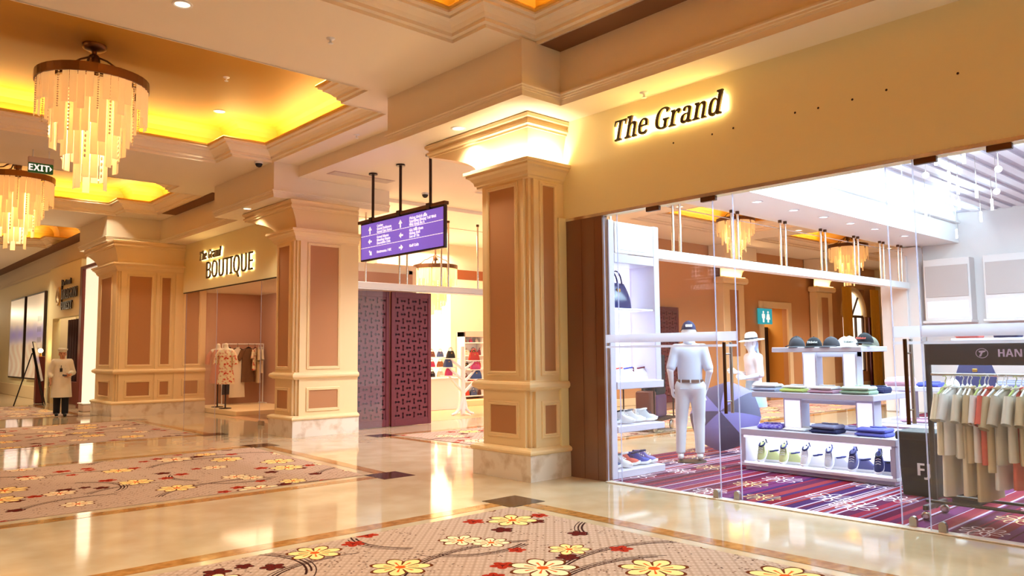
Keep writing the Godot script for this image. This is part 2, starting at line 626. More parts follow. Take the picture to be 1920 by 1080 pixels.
	struct(b, "trim_1", M.chrome)
	b = MB.new()
	slab(b, 6.89, 6.98, 0.0, 3.11, -6.9, -6.02)
	var bw := struct(b, "wall_right_panel", M.brown_tile)
	for zj in [-6.45, -6.24]:
		b = MB.new()
		slab(b, 6.884, 6.891, 0.0, 3.1, zj - 0.1, zj + 0.1)
		part(b, "panel", M.brown_tile, bw)
	# other sides of the corridor, outside the picture
	b = MB.new()
	slab(b, -1.6, -1.4, 0.0, 6.0, -48, 6.0)
	struct(b, "wall_left", M.opposite_wall)
	b = MB.new()
	slab(b, -1.6, 20.0, 0.0, 6.0, 5.0, 5.2)
	struct(b, "wall_near", M.fascia)
	b = MB.new()
	slab(b, -1.6, 6.4, 0.0, 6.0, -46.2, -46)
	struct(b, "wall_far", M.fascia)
	b = MB.new()
	slab(b, 33, 33.2, 0.0, 6.0, -24.0, 0.0)
	struct(b, "wall_right_far", M.fascia)
func rect_path(x0: float, z0: float, x1: float, z1: float) -> Array:
	return [Vector2(x0, z0), Vector2(x1, z0), Vector2(x1, z1), Vector2(x0, z1)]
func coffer(cx0: float, cx1: float, z0: float, z1: float, notch: Vector2, ceil_name: String, energy: float):
	# z0 near, z1 far (z0 > z1); notch = (how far the middle widens, how far in from the ends)
	var p := []
	if notch.x > 0.0:
		p = [Vector2(cx1, z0), Vector2(cx1, z0 - notch.y), Vector2(cx1 + notch.x, z0 - notch.y), Vector2(cx1 + notch.x, z1 + notch.y), Vector2(cx1, z1 + notch.y), Vector2(cx1, z1),
			Vector2(cx0, z1), Vector2(cx0, z1 + notch.y), Vector2(cx0 - notch.x, z1 + notch.y), Vector2(cx0 - notch.x, z0 - notch.y), Vector2(cx0, z0 - notch.y), Vector2(cx0, z0)]
	else:
		p = [Vector2(cx1, z0), Vector2(cx1, z1), Vector2(cx0, z1), Vector2(cx0, z0)]
	var H := 5.0 if cx0 < 6.0 else 4.78
	var b := MB.new()
	b.sweep(p, [Vector2(-0.02, H - 0.006), Vector2(0.006, H - 0.006), Vector2(0.006, H + 0.035), Vector2(0.05, H + 0.045), Vector2(0.05, H + 0.085), Vector2(0.075, H + 0.09), Vector2(0.10, H + 0.12), Vector2(0.15, H + 0.155), Vector2(0.19, H + 0.17), Vector2(0.19, H + 0.2), Vector2(0.24, H + 0.21), Vector2(0.24, H + 0.235)], true)
	var root := struct(b, ceil_name, M.ceiling_paint)
	b = MB.new()
	b.sweep(p, [Vector2(0.24, H + 0.235), Vector2(0.262, H + 0.24), Vector2(0.27, H + 0.255), Vector2(0.262, H + 0.272), Vector2(0.22, H + 0.275), Vector2(0.20, H + 0.24), Vector2(0.0, H + 0.2), Vector2(-0.24, H + 0.2)], true)
	part(b, "cove_lip", M.lip_gold, root)
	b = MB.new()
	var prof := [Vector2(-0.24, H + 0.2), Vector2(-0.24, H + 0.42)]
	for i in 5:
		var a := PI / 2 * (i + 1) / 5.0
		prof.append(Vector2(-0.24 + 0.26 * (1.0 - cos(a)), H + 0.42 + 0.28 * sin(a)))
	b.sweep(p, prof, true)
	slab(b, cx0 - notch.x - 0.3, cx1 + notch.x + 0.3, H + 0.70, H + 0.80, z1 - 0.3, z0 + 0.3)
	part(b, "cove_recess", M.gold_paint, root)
	# led strips hidden behind the lip, with an area light of the same size over each
	var segs := []
	for i in p.size():
		var a: Vector2 = p[i]
		var c: Vector2 = p[(i + 1) % p.size()]
		if a.distance_to(c) > (0.5 if z0 < -8.0 and z0 > -17.0 and cx0 < 6.0 and a.x > 3.0 else 1.2): segs.append([a, c])
	for s in segs:
		var d: Vector2 = (s[1] - s[0])
		var nn := Vector2(d.y, -d.x).normalized()
		var mid: Vector2 = (s[0] + s[1]) / 2 + nn * -0.06
		var L := d.length()
		b = MB.new()
		b.xf = Transform3D(Basis(Vector3.UP, -atan2(d.y, d.x)), Vector3(mid.x, H + 0.205, mid.y))
		b.cbox(Vector3.ZERO, Vector3(L * 0.98, 0.01, 0.03))
		part(b, "led_strip", M.led_gold, root)
		var l := area(Vector3(mid.x, H + 0.215, mid.y), Vector3.UP, Vector2(L * 0.96, 0.04) if absf(d.x) > absf(d.y) else Vector2(0.04, L * 0.96), GOLD, energy * L)
		l.name = "cove_light"
func ceilings():
	var b := MB.new()
	var H := 5.0
	var T := 5.9
	# corridor ceiling in slabs round the four coffers
	var cof := [[0.15, -6.77, 0.58], [-8.75, -14.0, 0.72], [-16.4, -20.9, 0.72], [-23.6, -28.6, 0.72]]
	var xr := 5.25
	var xl := 0.09
	var nx := 0.75
	var zprev := 5.2
	for c in cof:
		slab(b, -1.6, 6.75, H, H + 0.19, c[0], zprev)
		var x1 := xr + (0.3 if c[0] < -16 else 0.12 if c[0] < -8 else 0.0)
		slab(b, -1.6, xl, H, H + 0.19, c[1], c[0] - 0.0)
		slab(b, x1, 6.75, H, H + 0.19, c[0] - c[2], c[0])
		slab(b, x1, 6.75, H, H + 0.19, c[1], c[1] + c[2])
		slab(b, x1 + nx, 6.75, H, H + 0.19, c[1] + c[2], c[0] - c[2])
		zprev = c[1]
	slab(b, -1.6, 6.75, H, H + 0.19, -46, zprev)
	struct(b, "ceiling", M.ceiling_paint)
	var k := 0
	for c in cof:
		var x1 := xr + (0.3 if c[0] < -16 else 0.12 if c[0] < -8 else 0.0)
		coffer_lr(xl, x1, c[0], c[1], nx, c[2], "ceiling_coffer", [1.8, 1.8, 1.8, 1.6][k])
		k += 1
	# beams in front of the shop fronts, at soffit height, and the boxes round the pillars
	b = MB.new()
	beam(b, 6.35, 7.3, -6.16, 5.0)
	beam(b, 6.65, 7.6, -21.02, -15.98)
	beam(b, 6.0, 6.6, -46.0, -23.6)
	struct(b, "ceiling_beam", M.ceiling_paint)
	b = MB.new()
	beam(b, 5.74, 7.3, -8.86, -6.15)
	struct(b, "ceiling_beam", M.ceiling_paint)
	b = MB.new()
	beam(b, 6.12, 8.6, -16.0, -13.2)
	struct(b, "ceiling_beam", M.ceiling_paint)
	b = MB.new()
	beam(b, 5.36, 7.9, -23.6, -21.0)
	struct(b, "ceiling_beam", M.ceiling_paint)
	# dark air slots beside the beams
	var n := 1
	for s in [[6.0, 6.35, -6.14, 5.0], [6.3, 6.65, -19.9, -16.6], [5.55, 5.98, -45, -24.4]]:
		b = MB.new()
		slab(b, s[0], s[1], H - 0.006, H, s[2], s[3])
		struct(b, "trim_%d" % (n + 1), M.slot)
		n += 1
	# passage ceiling, lower than the corridor
	b = MB.new()
	var P := 4.78
	var pc := [[10.0, 14.2], [15.0, 19.4], [20.8, 25.4], [26.8, 31.0]]
	var xp := 6.6
	for c in pc:
		slab(b, xp, c[0], P, P + 0.3, -13.9, -7.2)
		slab(b, c[0], c[1], P, P + 0.19, -8.7, -7.2)
		slab(b, c[0], c[1], P, P + 0.19, -13.9, -12.2)
		xp = c[1]
	slab(b, xp, 33.2, P, P + 0.3, -13.9, -7.2)
	struct(b, "ceiling_passage", M.ceiling_paint)
	for c in pc:
		coffer(c[0], c[1], -8.7, -12.2, Vector2.ZERO, "ceiling_coffer", 1.6)
func coffer_lr(x0: float, x1: float, z0: float, z1: float, nx: float, nz: float, called: String, energy: float):
	coffer(x0, x1, z0, z1, Vector2(nx, nz), called, energy)
func beam(b: MB, x0: float, x1: float, z0: float, z1: float):
	slab(b, x0, x1, 4.35, 5.0, z0, z1)
	var p := [Vector2(x1, z1), Vector2(x0, z1), Vector2(x0, z0), Vector2(x1, z0)]
	b.sweep(p, [Vector2(0.0, 4.415), Vector2(0.012, 4.415), Vector2(0.012, 4.435), Vector2(0.022, 4.44), Vector2(0.022, 4.46), Vector2(0.035, 4.468), Vector2(0.035, 4.49), Vector2(0.0, 4.495)])
# a framed, sunk panel on a flat face: o = lower left corner seen from outside, u = unit vector to the right, nrm = outwards
func framed_panel(root: Node, o: Vector3, u: Vector3, w: float, h: float, nrm: Vector3, f := 0.055):
	var b := MB.new()
	var up := Vector3.UP
	var rings := [[-f, 0.0], [-f, 0.012], [-f * 0.75, 0.02], [-f * 0.45, 0.014], [-f * 0.3, 0.022], [-f * 0.1, 0.018], [0.0, 0.002]]
	for i in rings.size() - 1:
		var e0: float = rings[i][0]
		var e1: float = rings[i + 1][0]
		var n0: Vector3 = nrm * float(rings[i][1])
		var n1: Vector3 = nrm * float(rings[i + 1][1])
		var c := func(e: float, nn: Vector3) -> Array: return [o + u * e + up * e + nn, o + u * (w - e) + up * e + nn, o + u * (w - e) + up * (h - e) + nn, o + u * e + up * (h - e) + nn]
		var A: Array = c.call(e0, n0)
		var B: Array = c.call(e1, n1)
		for k in 4:
			b.quad(A[k], A[(k + 1) % 4], B[(k + 1) % 4], B[k])
	part(b, "panel_frame", M.cream, root)
	b = MB.new()
	var nn := nrm * 0.003
	b.quad(o + nn, o + u * w + nn, o + u * w + up * h + nn, o + up * h + nn)
	part(b, "panel", M.panel_tan, root)
# rectangle with stepped corners on the two seen sides; runs so that left is outwards
func shaft_path(x0: float, x1: float, z0: float, z1: float, s := 0.045) -> Array:
	# starts far right back, near edge z1, then west face x0, then far edge z0
	return [Vector2(x1, z1), Vector2(x0 + 2 * s, z1), Vector2(x0 + 2 * s, z1 - s), Vector2(x0 + s, z1 - s), Vector2(x0 + s, z1 - 2 * s), Vector2(x0, z1 - 2 * s),
		Vector2(x0, z0 + 2 * s), Vector2(x0 + s, z0 + 2 * s), Vector2(x0 + s, z0 + s), Vector2(x0 + 2 * s, z0 + s), Vector2(x0 + 2 * s, z0), Vector2(x1, z0)]
func plain_path(x0: float, x1: float, z0: float, z1: float) -> Array:
	return [Vector2(x1, z1), Vector2(x0, z1), Vector2(x0, z0), Vector2(x1, z0)]
func pillar_body(root: Node, x0: float, x1: float, z0: float, z1: float):
	var b := MB.new()
	slab(b, x0, x1, 0.0, 0.30, z0, z1)
	part(b, "plinth", M.white_marble, root)
	b = MB.new()
	b.sweep(plain_path(x0 + 0.02, x1, z0 + 0.02, z1 - 0.02), [Vector2(0, 0.30), Vector2(0.03, 0.30), Vector2(0.042, 0.315), Vector2(0.045, 0.335), Vector2(0.036, 0.352), Vector2(0.015, 0.36), Vector2(-0.01, 0.375), Vector2(-0.05, 0.38)])
	part(b, "base_moulding", M.cream, root)
	var i := 0.055
	b = MB.new()
	b.sweep(shaft_path(x0 + i, x1, z0 + i, z1 - i), [Vector2(0, 0.36), Vector2(0, 3.62)])
	part(b, "shaft", M.cream, root)
	b = MB.new()
	b.sweep(plain_path(x0 + i, x1, z0 + i, z1 - i), [Vector2(-0.06, 1.035), Vector2(0.01, 1.035), Vector2(0.014, 1.05), Vector2(0.045, 1.06), Vector2(0.062, 1.085), Vector2(0.062, 1.115), Vector2(0.045, 1.14), Vector2(0.012, 1.15), Vector2(0.008, 1.165), Vector2(-0.06, 1.165)])
	part(b, "chair_rail", M.cream, root)
	b = MB.new()
	b.sweep(plain_path(x0 + i, x1, z0 + i, z1 - i), [Vector2(-0.06, 3.585), Vector2(0.008, 3.585), Vector2(0.012, 3.61), Vector2(0.03, 3.62), Vector2(0.04, 3.66), Vector2(0.075, 3.705), Vector2(0.11, 3.725), Vector2(0.11, 3.75), Vector2(0.135, 3.757), Vector2(0.135, 3.795), Vector2(-0.12, 3.80)])
	part(b, "capital", M.cream, root)
# flared neck and double cornice between capital and soffit; e0, e1 = how far the far and the near end spread
func pillar_head(root: Node, x0: float, x1: float, z0: float, z1: float, e0: float, e1: float, out: float):
	var b := MB.new()
	var near := []
	var west := []
	var far := []
	for k in 11:
		var t := k / 10.0
		var y := 3.8 + 0.38 * t
		var q := 1.0 - cos(t * PI / 2)
		var xa := x0 + 0.05 - out * q
		var za := z0 + 0.05 - e0 * q
		var zb := z1 - 0.05 + e1 * q
		near.append([Vector3(xa, y, zb), Vector3(x1, y, zb)])
		west.append([Vector3(xa, y, za), Vector3(xa, y, zb)])
		far.append([Vector3(x1, y, za), Vector3(xa, y, za)])
	b.grid(near)
	b.grid(west)
	b.grid(far)
	part(b, "flared_neck", M.cream, root)
	b = MB.new()
	b.sweep(plain_path(x0 + 0.05 - out, x1, z0 + 0.05 - e0, z1 - 0.05 + e1), [Vector2(-0.05, 4.175), Vector2(0.02, 4.175), Vector2(0.02, 4.2), Vector2(0.045, 4.215), Vector2(0.045, 4.24), Vector2(0.015, 4.25), Vector2(0.025, 4.275), Vector2(0.06, 4.30), Vector2(0.065, 4.335), Vector2(0.04, 4.35)])
	part(b, "cornice", M.cream, root)
func pillars():
	# near pillar
	var a := thing("pillar", "cream panelled pillar with glowing capital beside the golf shop", "pillar", Vector3(6.22, 0, -6.58))
	build_pillar(a, Vector3(6.22, 0, -6.58), 6.22, 6.90, -7.63, -6.58)
	framed_panel(a, Vector3(0.055, 1.27, -0.76), Vector3(0, 0, 1), 0.47, 2.24, Vector3(-1, 0, 0))
	framed_panel(a, Vector3(0.055, 0.53, -0.76), Vector3(0, 0, 1), 0.47, 0.33, Vector3(-1, 0, 0))
	framed_panel(a, Vector3(0.29, 1.27, -0.055), Vector3(1, 0, 0), 0.19, 2.24, Vector3(0, 0, 1))
	framed_panel(a, Vector3(0.29, 0.53, -0.055), Vector3(1, 0, 0), 0.19, 0.33, Vector3(0, 0, 1))
	head_at(a, Vector3(6.22, 0, -6.58), 6.22, 6.90, -7.63, -6.58, 0.95, 0.05, 0.04)
	# strips of light on the ledge of its capital
	for s in [[Vector3(-0.045, 3.803, -0.5), Vector3(0.03, 0.006, 1.0), Vector2(1.0, 0.03), Vector3(0.75, 0.6, 0)], [Vector3(0.3, 3.803, 0.045), Vector3(0.5, 0.006, 0.03), Vector2(0.5, 0.03), Vector3(0, 0.6, -0.75)]]:
		var b := MB.new()
		b.cbox(s[0], s[1])
		part(b, "led_strip", M.led_white, a)
		area(Vector3(6.22, 0.012, -6.58) + s[0], s[3], s[2], Color(1, 0.95, 0.82), 1.5, "capital_light")
	var b2 := MB.new()
	slab(b2, 6.76, 6.885, 0.0, 3.14, -6.72, -6.60)
	struct(b2, "trim_5", M.fascia)
	# second pillar
	a = thing("pillar", "cream panelled pillar between the boutique and the lattice doors", "pillar", Vector3(6.48, 0, -13.06))
	build_pillar(a, a.position, 6.48, 7.84, -14.05, -13.06)
	framed_panel(a, Vector3(0.34, 1.27, -0.055), Vector3(1, 0, 0), 0.58, 2.24, Vector3(0, 0, 1))
	framed_panel(a, Vector3(0.34, 0.50, -0.055), Vector3(1, 0, 0), 0.58, 0.33, Vector3(0, 0, 1))
	framed_panel(a, Vector3(0.055, 1.27, -0.74), Vector3(0, 0, 1), 0.44, 2.24, Vector3(-1, 0, 0))
	framed_panel(a, Vector3(0.055, 0.50, -0.74), Vector3(0, 0, 1), 0.44, 0.33, Vector3(-1, 0, 0))
	head_at(a, a.position, 6.48, 7.84, -14.05, -13.06, 1.2, -0.05, 0.06)
	# third pillar, wide
	a = thing("pillar", "wide cream pillar with several tan panels beyond the boutique", "pillar", Vector3(5.5, 0, -20.6))
	build_pillar(a, a.position, 5.5, 7.75, -22.5, -20.6)
	for q in [[0.34, 0.52], [1.12, 0.2], [1.72, 0.34]]:
		framed_panel(a, Vector3(q[0], 1.27, -0.055), Vector3(1, 0, 0), q[1], 2.2, Vector3(0, 0, 1))
		framed_panel(a, Vector3(q[0], 0.50, -0.055), Vector3(1, 0, 0), q[1], 0.33, Vector3(0, 0, 1))
	for q in [0.98, 1.45]:
		b2 = MB.new()
		slab(b2, q, q + 0.08, 0.38, 3.6, -0.06, -0.035)
		part(b2, "pilaster_fillet", M.cream, a)
	framed_panel(a, Vector3(0.055, 1.27, -1.4), Vector3(0, 0, 1), 0.9, 2.2, Vector3(-1, 0, 0))
	framed_panel(a, Vector3(0.055, 0.50, -1.4), Vector3(0, 0, 1), 0.9, 0.33, Vector3(-1, 0, 0))
	head_at(a, a.position, 5.5, 7.75, -22.5, -20.6, 0.7, 0.1, 0.1)
func build_pillar(root: Node3D, p: Vector3, x0: float, x1: float, z0: float, z1: float):
	pillar_body(root, x0 - p.x, x1 - p.x, z0 - p.z, z1 - p.z)
func head_at(root: Node3D, p: Vector3, x0: float, x1: float, z0: float, z1: float, e0: float, e1: float, out: float):
	pillar_head(root, x0 - p.x, x1 - p.x, z0 - p.z, z1 - p.z, e0, e1, out)
func shop_shell():
	var b := MB.new()
	# carpet of the golf shop
	b.quad(Vector3(6.95, 0.006, 4.0), Vector3(19.6, 0.006, 4.0), Vector3(19.6, 0.006, -7.05), Vector3(6.95, 0.006, -7.05), Vector2.ZERO, Vector2(12.65 / 2.6, 11.05 / 2.6))
	b.quad(Vector3(6.95, 0, -7.05), Vector3(6.95, 0, 4.0), Vector3(6.95, 0.006, 4.0), Vector3(6.95, 0.006, -7.05))
	single(b, "shop_carpet", M.shop_carpet, "striped purple and red carpet with white flowers in the golf shop", "carpet")
	b = MB.new()
	b.bevel(Vector3(6.84, 0, -6.0), Vector3(6.95, 0.012, 4.0), 0.004)
	struct(b, "trim_6", M.white_marble)
	# ceiling: low soffit along the passage side, then the high striped ceiling
	b = MB.new()
	slab(b, 7.02, 19.8, 3.92, 5.9, -7.45, -6.25)
	struct(b, "ceiling_soffit", M.white)
	b = MB.new()
	slab(b, 7.02, 19.8, 4.62, 5.2, -6.25, 4.2)
	var c := struct(b, "ceiling_shop", M.ceiling_grey)
	for i in 34:
		b = MB.new()
		var z := -5.9 + i * 0.3
		slab(b, 7.1, 19.6, 4.59, 4.62, z, z + 0.16)
		part(b, "ceiling_slat", M.ceiling_slat, c)
	# glowing cove along the soffit
	b = MB.new()
	slab(b, 7.1, 19.5, 4.36, 4.40, -6.245, -6.16)
	struct(b, "ceiling_cove", M.white)
	b = MB.new()
	slab(b, 7.2, 19.4, 4.402, 4.41, -6.23, -6.19)
	part(b, "led_strip", M.lit_panel, c)
	area(Vector3(13.3, 4.42, -6.21), Vector3.UP, Vector2(12.2, 0.04), COOL, 3.0, "cove_light")
	area(Vector3(13.3, 4.52, -5.6), Vector3(0, -0.35, -1), Vector2(12.0, 0.1), COOL, 6.0, "cove_light")
	b = MB.new()
	slab(b, 19.6, 19.8, 0.0, 5.0, -7.05, 4.2)
	struct(b, "wall_shop_back", M.shop_wall)
	b = MB.new()
	slab(b, 7.02, 19.8, 0.0, 5.0, 4.0, 4.2)
	struct(b, "wall_shop_side", M.shop_wall)
	# corner pilaster at the back
	b = MB.new()
	b.bevel(Vector3(19.3, 0, -7.95), Vector3(19.59, 3.9, -7.05), 0.02)
	b.bevel(Vector3(19.24, 0, -7.7), Vector3(19.35, 3.7, -7.3), 0.02)
	single(b, "corner_pilaster", M.shop_wall, "pale mauve pilaster at the back corner of the golf shop", "pilaster")
	# white header rail with pairs of chrome rods
	header_rail(Vector3(8.0, 2.92, -7.3), 11.2, 3.92, [0.35, 2.05, 3.75, 5.4, 7.0, 8.5, 9.8, 10.8], "long white header rail on chrome rod pairs inside the golf shop")
	header_rail(Vector3(7.72, 2.80, -13.5), 8.0, 4.4, [0.33, 1.33, 2.42, 3.45, 4.6, 6.0], "white header rail on chrome rod pairs above the lattice doors")
func header_rail(o: Vector3, len_: float, top: float, rods: Array, label: String):
	var t := thing("header_rail", label, "rail", o)
	var b := MB.new()
	b.bevel(Vector3(0, 0, -0.08), Vector3(len_, 0.13, 0.08), 0.012)
	b.bevel(Vector3(0, -0.02, -0.1), Vector3(len_, 0.0, 0.1), 0.006)
	part(b, "beam", M.white, t)
	for x in rods:
		for d in [0.0, 0.19]:
			b = MB.new()
			b.tube([Vector3(x + d, 0.12, 0), Vector3(x + d, top - o.y, 0)], 0.022, 10)
			var r := part(b, "rod", M.chrome, t)
			b = MB.new()
			b.tube([Vector3(x + d, top - o.y - 0.05, 0), Vector3(x + d, top - o.y, 0)], 0.034, 10)
			part(b, "rod_socket", M.bronze, r)
	b = MB.new()
	b.tube([Vector3(0, top - o.y - 0.15, -0.03), Vector3(len_, top - o.y - 0.15, -0.03)], 0.008, 6)
	part(b, "tie_rod", M.chrome, t)
func back_rooms():
	var b := MB.new()
	# passage far wall with the restroom door opening
	slab(b, 15.7, 23.9, 0.0, 4.78, -14.0, -13.8)
	slab(b, 25.6, 29.9, 0.0, 4.78, -14.0, -13.8)
	slab(b, 23.9, 25.6, 2.95, 4.78, -14.0, -13.8)
	slab(b, 31.9, 33.2, 0.0, 4.78, -14.0, -13.8)
	slab(b, 29.9, 31.9, 3.9, 4.78, -14.0, -13.8)
	slab(b, 29.9, 31.9, 0.0, 0.6, -14.0, -13.8)
	struct(b, "wall_passage", M.brown_wall)
	b = MB.new()
	b.bevel(Vector3(15.7, 0, -13.8), Vector3(23.7, 0.2, -13.77), 0.01)
	b.bevel(Vector3(25.8, 0, -13.8), Vector3(33.0, 0.2, -13.77), 0.01)
	struct(b, "baseboard_passage", M.cream)
	b = MB.new()
	slab(b, 23.7, 25.8, 0.0, 3.2, -17.4, -17.2)
	slab(b, 25.6, 25.8, 0.0, 3.2, -17.2, -14.0)
	slab(b, 23.7, 23.9, 0.0, 3.2, -17.2, -14.0)
	slab(b, 23.7, 25.8, 3.0, 3.2, -17.2, -14.0)
	struct(b, "wall_restroom", M.ochre)
	area(Vector3(24.7, 2.98, -15.2), Vector3.DOWN, Vector2(0.8, 0.8), WARM, 3.5, "restroom_light")
	# rooms behind: golf shop side wall of the passage is open; bag shop box
	b = MB.new()
	slab(b, 7.7, 7.84, 3.4, 4.8, -21.2, -14.05)
	slab(b, 7.7, 9.8, 3.3, 3.4, -21.9, -14.1)
	slab(b, 9.8, 9.9, 0.0, 3.4, -21.2, -14.1)
	struct(b, "wall_bag_shop_left", M.bag_wall)
	b = MB.new()
	slab(b, 9.9, 16.2, 0.0, 4.8, -21.2, -21.0)
	slab(b, 7.7, 9.9, 3.4, 4.8, -21.2, -21.0)
	struct(b, "wall_bag_shop_back", M.bag_wall)
	b = MB.new()
	slab(b, 15.7, 15.9, 0.0, 4.8, -21.0, -13.8)
	struct(b, "wall_bag_shop_right", M.bag_wall)
	b = MB.new()
	slab(b, 7.7, 16.2, 4.7, 4.9, -21.2, -13.8)
	struct(b, "ceiling_bag_shop", M.bag_ceiling)
	b = MB.new()
	slab(b, 7.84, 15.7, 0.0, 0.004, -21.0, -13.95)
	struct(b, "floor_bag_shop", M.peach_floor)
	# brown timber crown running round the bag shop
	b = MB.new()
	b.sweep([Vector2(15.7, -18.2), Vector2(11.47, -18.2), Vector2(11.47, -21.0)], [Vector2(0.0, 3.68), Vector2(0.03, 3.7), Vector2(0.05, 3.74), Vector2(0.12, 3.9), Vector2(0.14, 3.95), Vector2(0.0, 3.96)])
	struct(b, "trim_7", M.brown_wood)
	b = MB.new()
	slab(b, 11.47, 15.7, 0.0, 4.7, -18.4, -18.2)
	slab(b, 11.47, 11.67, 0.0, 4.7, -21.0, -18.4)
	struct(b, "wall_bag_shop_inner", M.bag_wall)
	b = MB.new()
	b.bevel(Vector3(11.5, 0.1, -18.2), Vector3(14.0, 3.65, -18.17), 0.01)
	struct(b, "wall_bag_shop_glow", M.glowing_cream)  # brightly lit wall, its brightness put in as emission; no lamp
	area(Vector3(12.75, 1.9, -18.1), Vector3(0, 0, 1), Vector2(2.4, 3.2), Color(1.0, 0.9, 0.74), 5.0, "added_wall_light")  # extra light added to brighten this part of the bag shop
	# boutique box
	b = MB.new()
	slab(b, 7.14, 7.26, 3.1, 5.0, -20.7, -14.05)
	struct(b, "wall_boutique", M.fascia)
	b = MB.new()
	slab(b, 7.13, 7.16, 3.08, 3.105, -20.6, -14.1)
	struct(b, "trim_8", M.dark_metal)
	b = MB.new()
	slab(b, 9.7, 9.8, 0.0, 3.3, -21.9, -14.1)
	struct(b, "wall_boutique_back", M.salmon)
	b = MB.new()
	slab(b, 7.26, 9.8, 3.22, 3.3, -21.9, -14.1)
	struct(b, "ceiling_boutique", M.ceiling_paint)
	b = MB.new()
	slab(b, 7.76, 9.7, 0.0, 3.22, -21.9, -21.7)
	slab(b, 7.84, 9.7, 0.0, 3.22, -14.3, -14.1)
	struct(b, "wall_boutique_side", M.salmon)
	b = MB.new()
	b.bevel(Vector3(7.76, 0, -21.7), Vector3(9.7, 0.12, -18.6), 0.01)
	struct(b, "floor_boutique_step", M.cream)
	b = MB.new()
	slab(b, 7.5, 9.7, 0.0, 0.004, -18.6, -14.3)
	struct(b, "floor_boutique", M.peach_floor)
func put(px: PackedByteArray, w: int, h: int, x: int, y: int, c: Color, a := 1.0):
	x = posmod(x, w)
	y = posmod(y, h)
	var i := (y * w + x) * 3
	px[i] = int(lerpf(px[i], c.r * 255.0, a))
	px[i + 1] = int(lerpf(px[i + 1], c.g * 255.0, a))
	px[i + 2] = int(lerpf(px[i + 2], c.b * 255.0, a))
func flower(px: PackedByteArray, w: int, cx: float, cy: float, r: float, petals: int, turn: float, line: Color, fill: Color, core: Color):
	var R := int(r * 1.1) + 1
	for y in range(-R, R + 1):
		for x in range(-R, R + 1):
			var d := sqrt(float(x * x + y * y)) / r
			if d > 1.05: continue
			var a := atan2(y, x) + turn
			var e := 0.62 + 0.38 * absf(cos(a * petals / 2.0))
			var q := d / e
			if q > 1.0: continue
			var c := fill
			if q > 0.9: c = line
			elif d < 0.16: c = core
			elif absf(sin(a * petals / 2.0)) > 0.965 and d > 0.25: c = line
			elif absf(sin(a * petals / 2.0 + PI / 2)) > 0.97 and d < 0.55: c = core
			put(px, w, w, int(cx) + x, int(cy) + y, c)
func stroke(px: PackedByteArray, w: int, pts: Array, width: float, c: Color):
	for i in pts.size() - 1:
		var a: Vector2 = pts[i]
		var b: Vector2 = pts[i + 1]
		var n := int(a.distance_to(b)) + 1
		for k in n:
			var p := a.lerp(b, float(k) / n)
			var R := int(width)
			for y in range(-R, R + 1):
				for x in range(-R, R + 1):
					if x * x + y * y <= width * width: put(px, w, w, int(p.x) + x, int(p.y) + y, c)
func arc(c: Vector2, r: float, a0: float, a1: float, squash := 1.0) -> Array:
	var out := []
	for i in 25: 
		var a := lerpf(a0, a1, i / 24.0)
		out.append(c + Vector2(cos(a) * r, sin(a) * r * squash))
	return out
func image_tex(px: PackedByteArray, w: int, h: int) -> ImageTexture:
	var im := Image.create_from_data(w, h, false, Image.FORMAT_RGB8, px)
	im.generate_mipmaps()
	return ImageTexture.create_from_image(im)
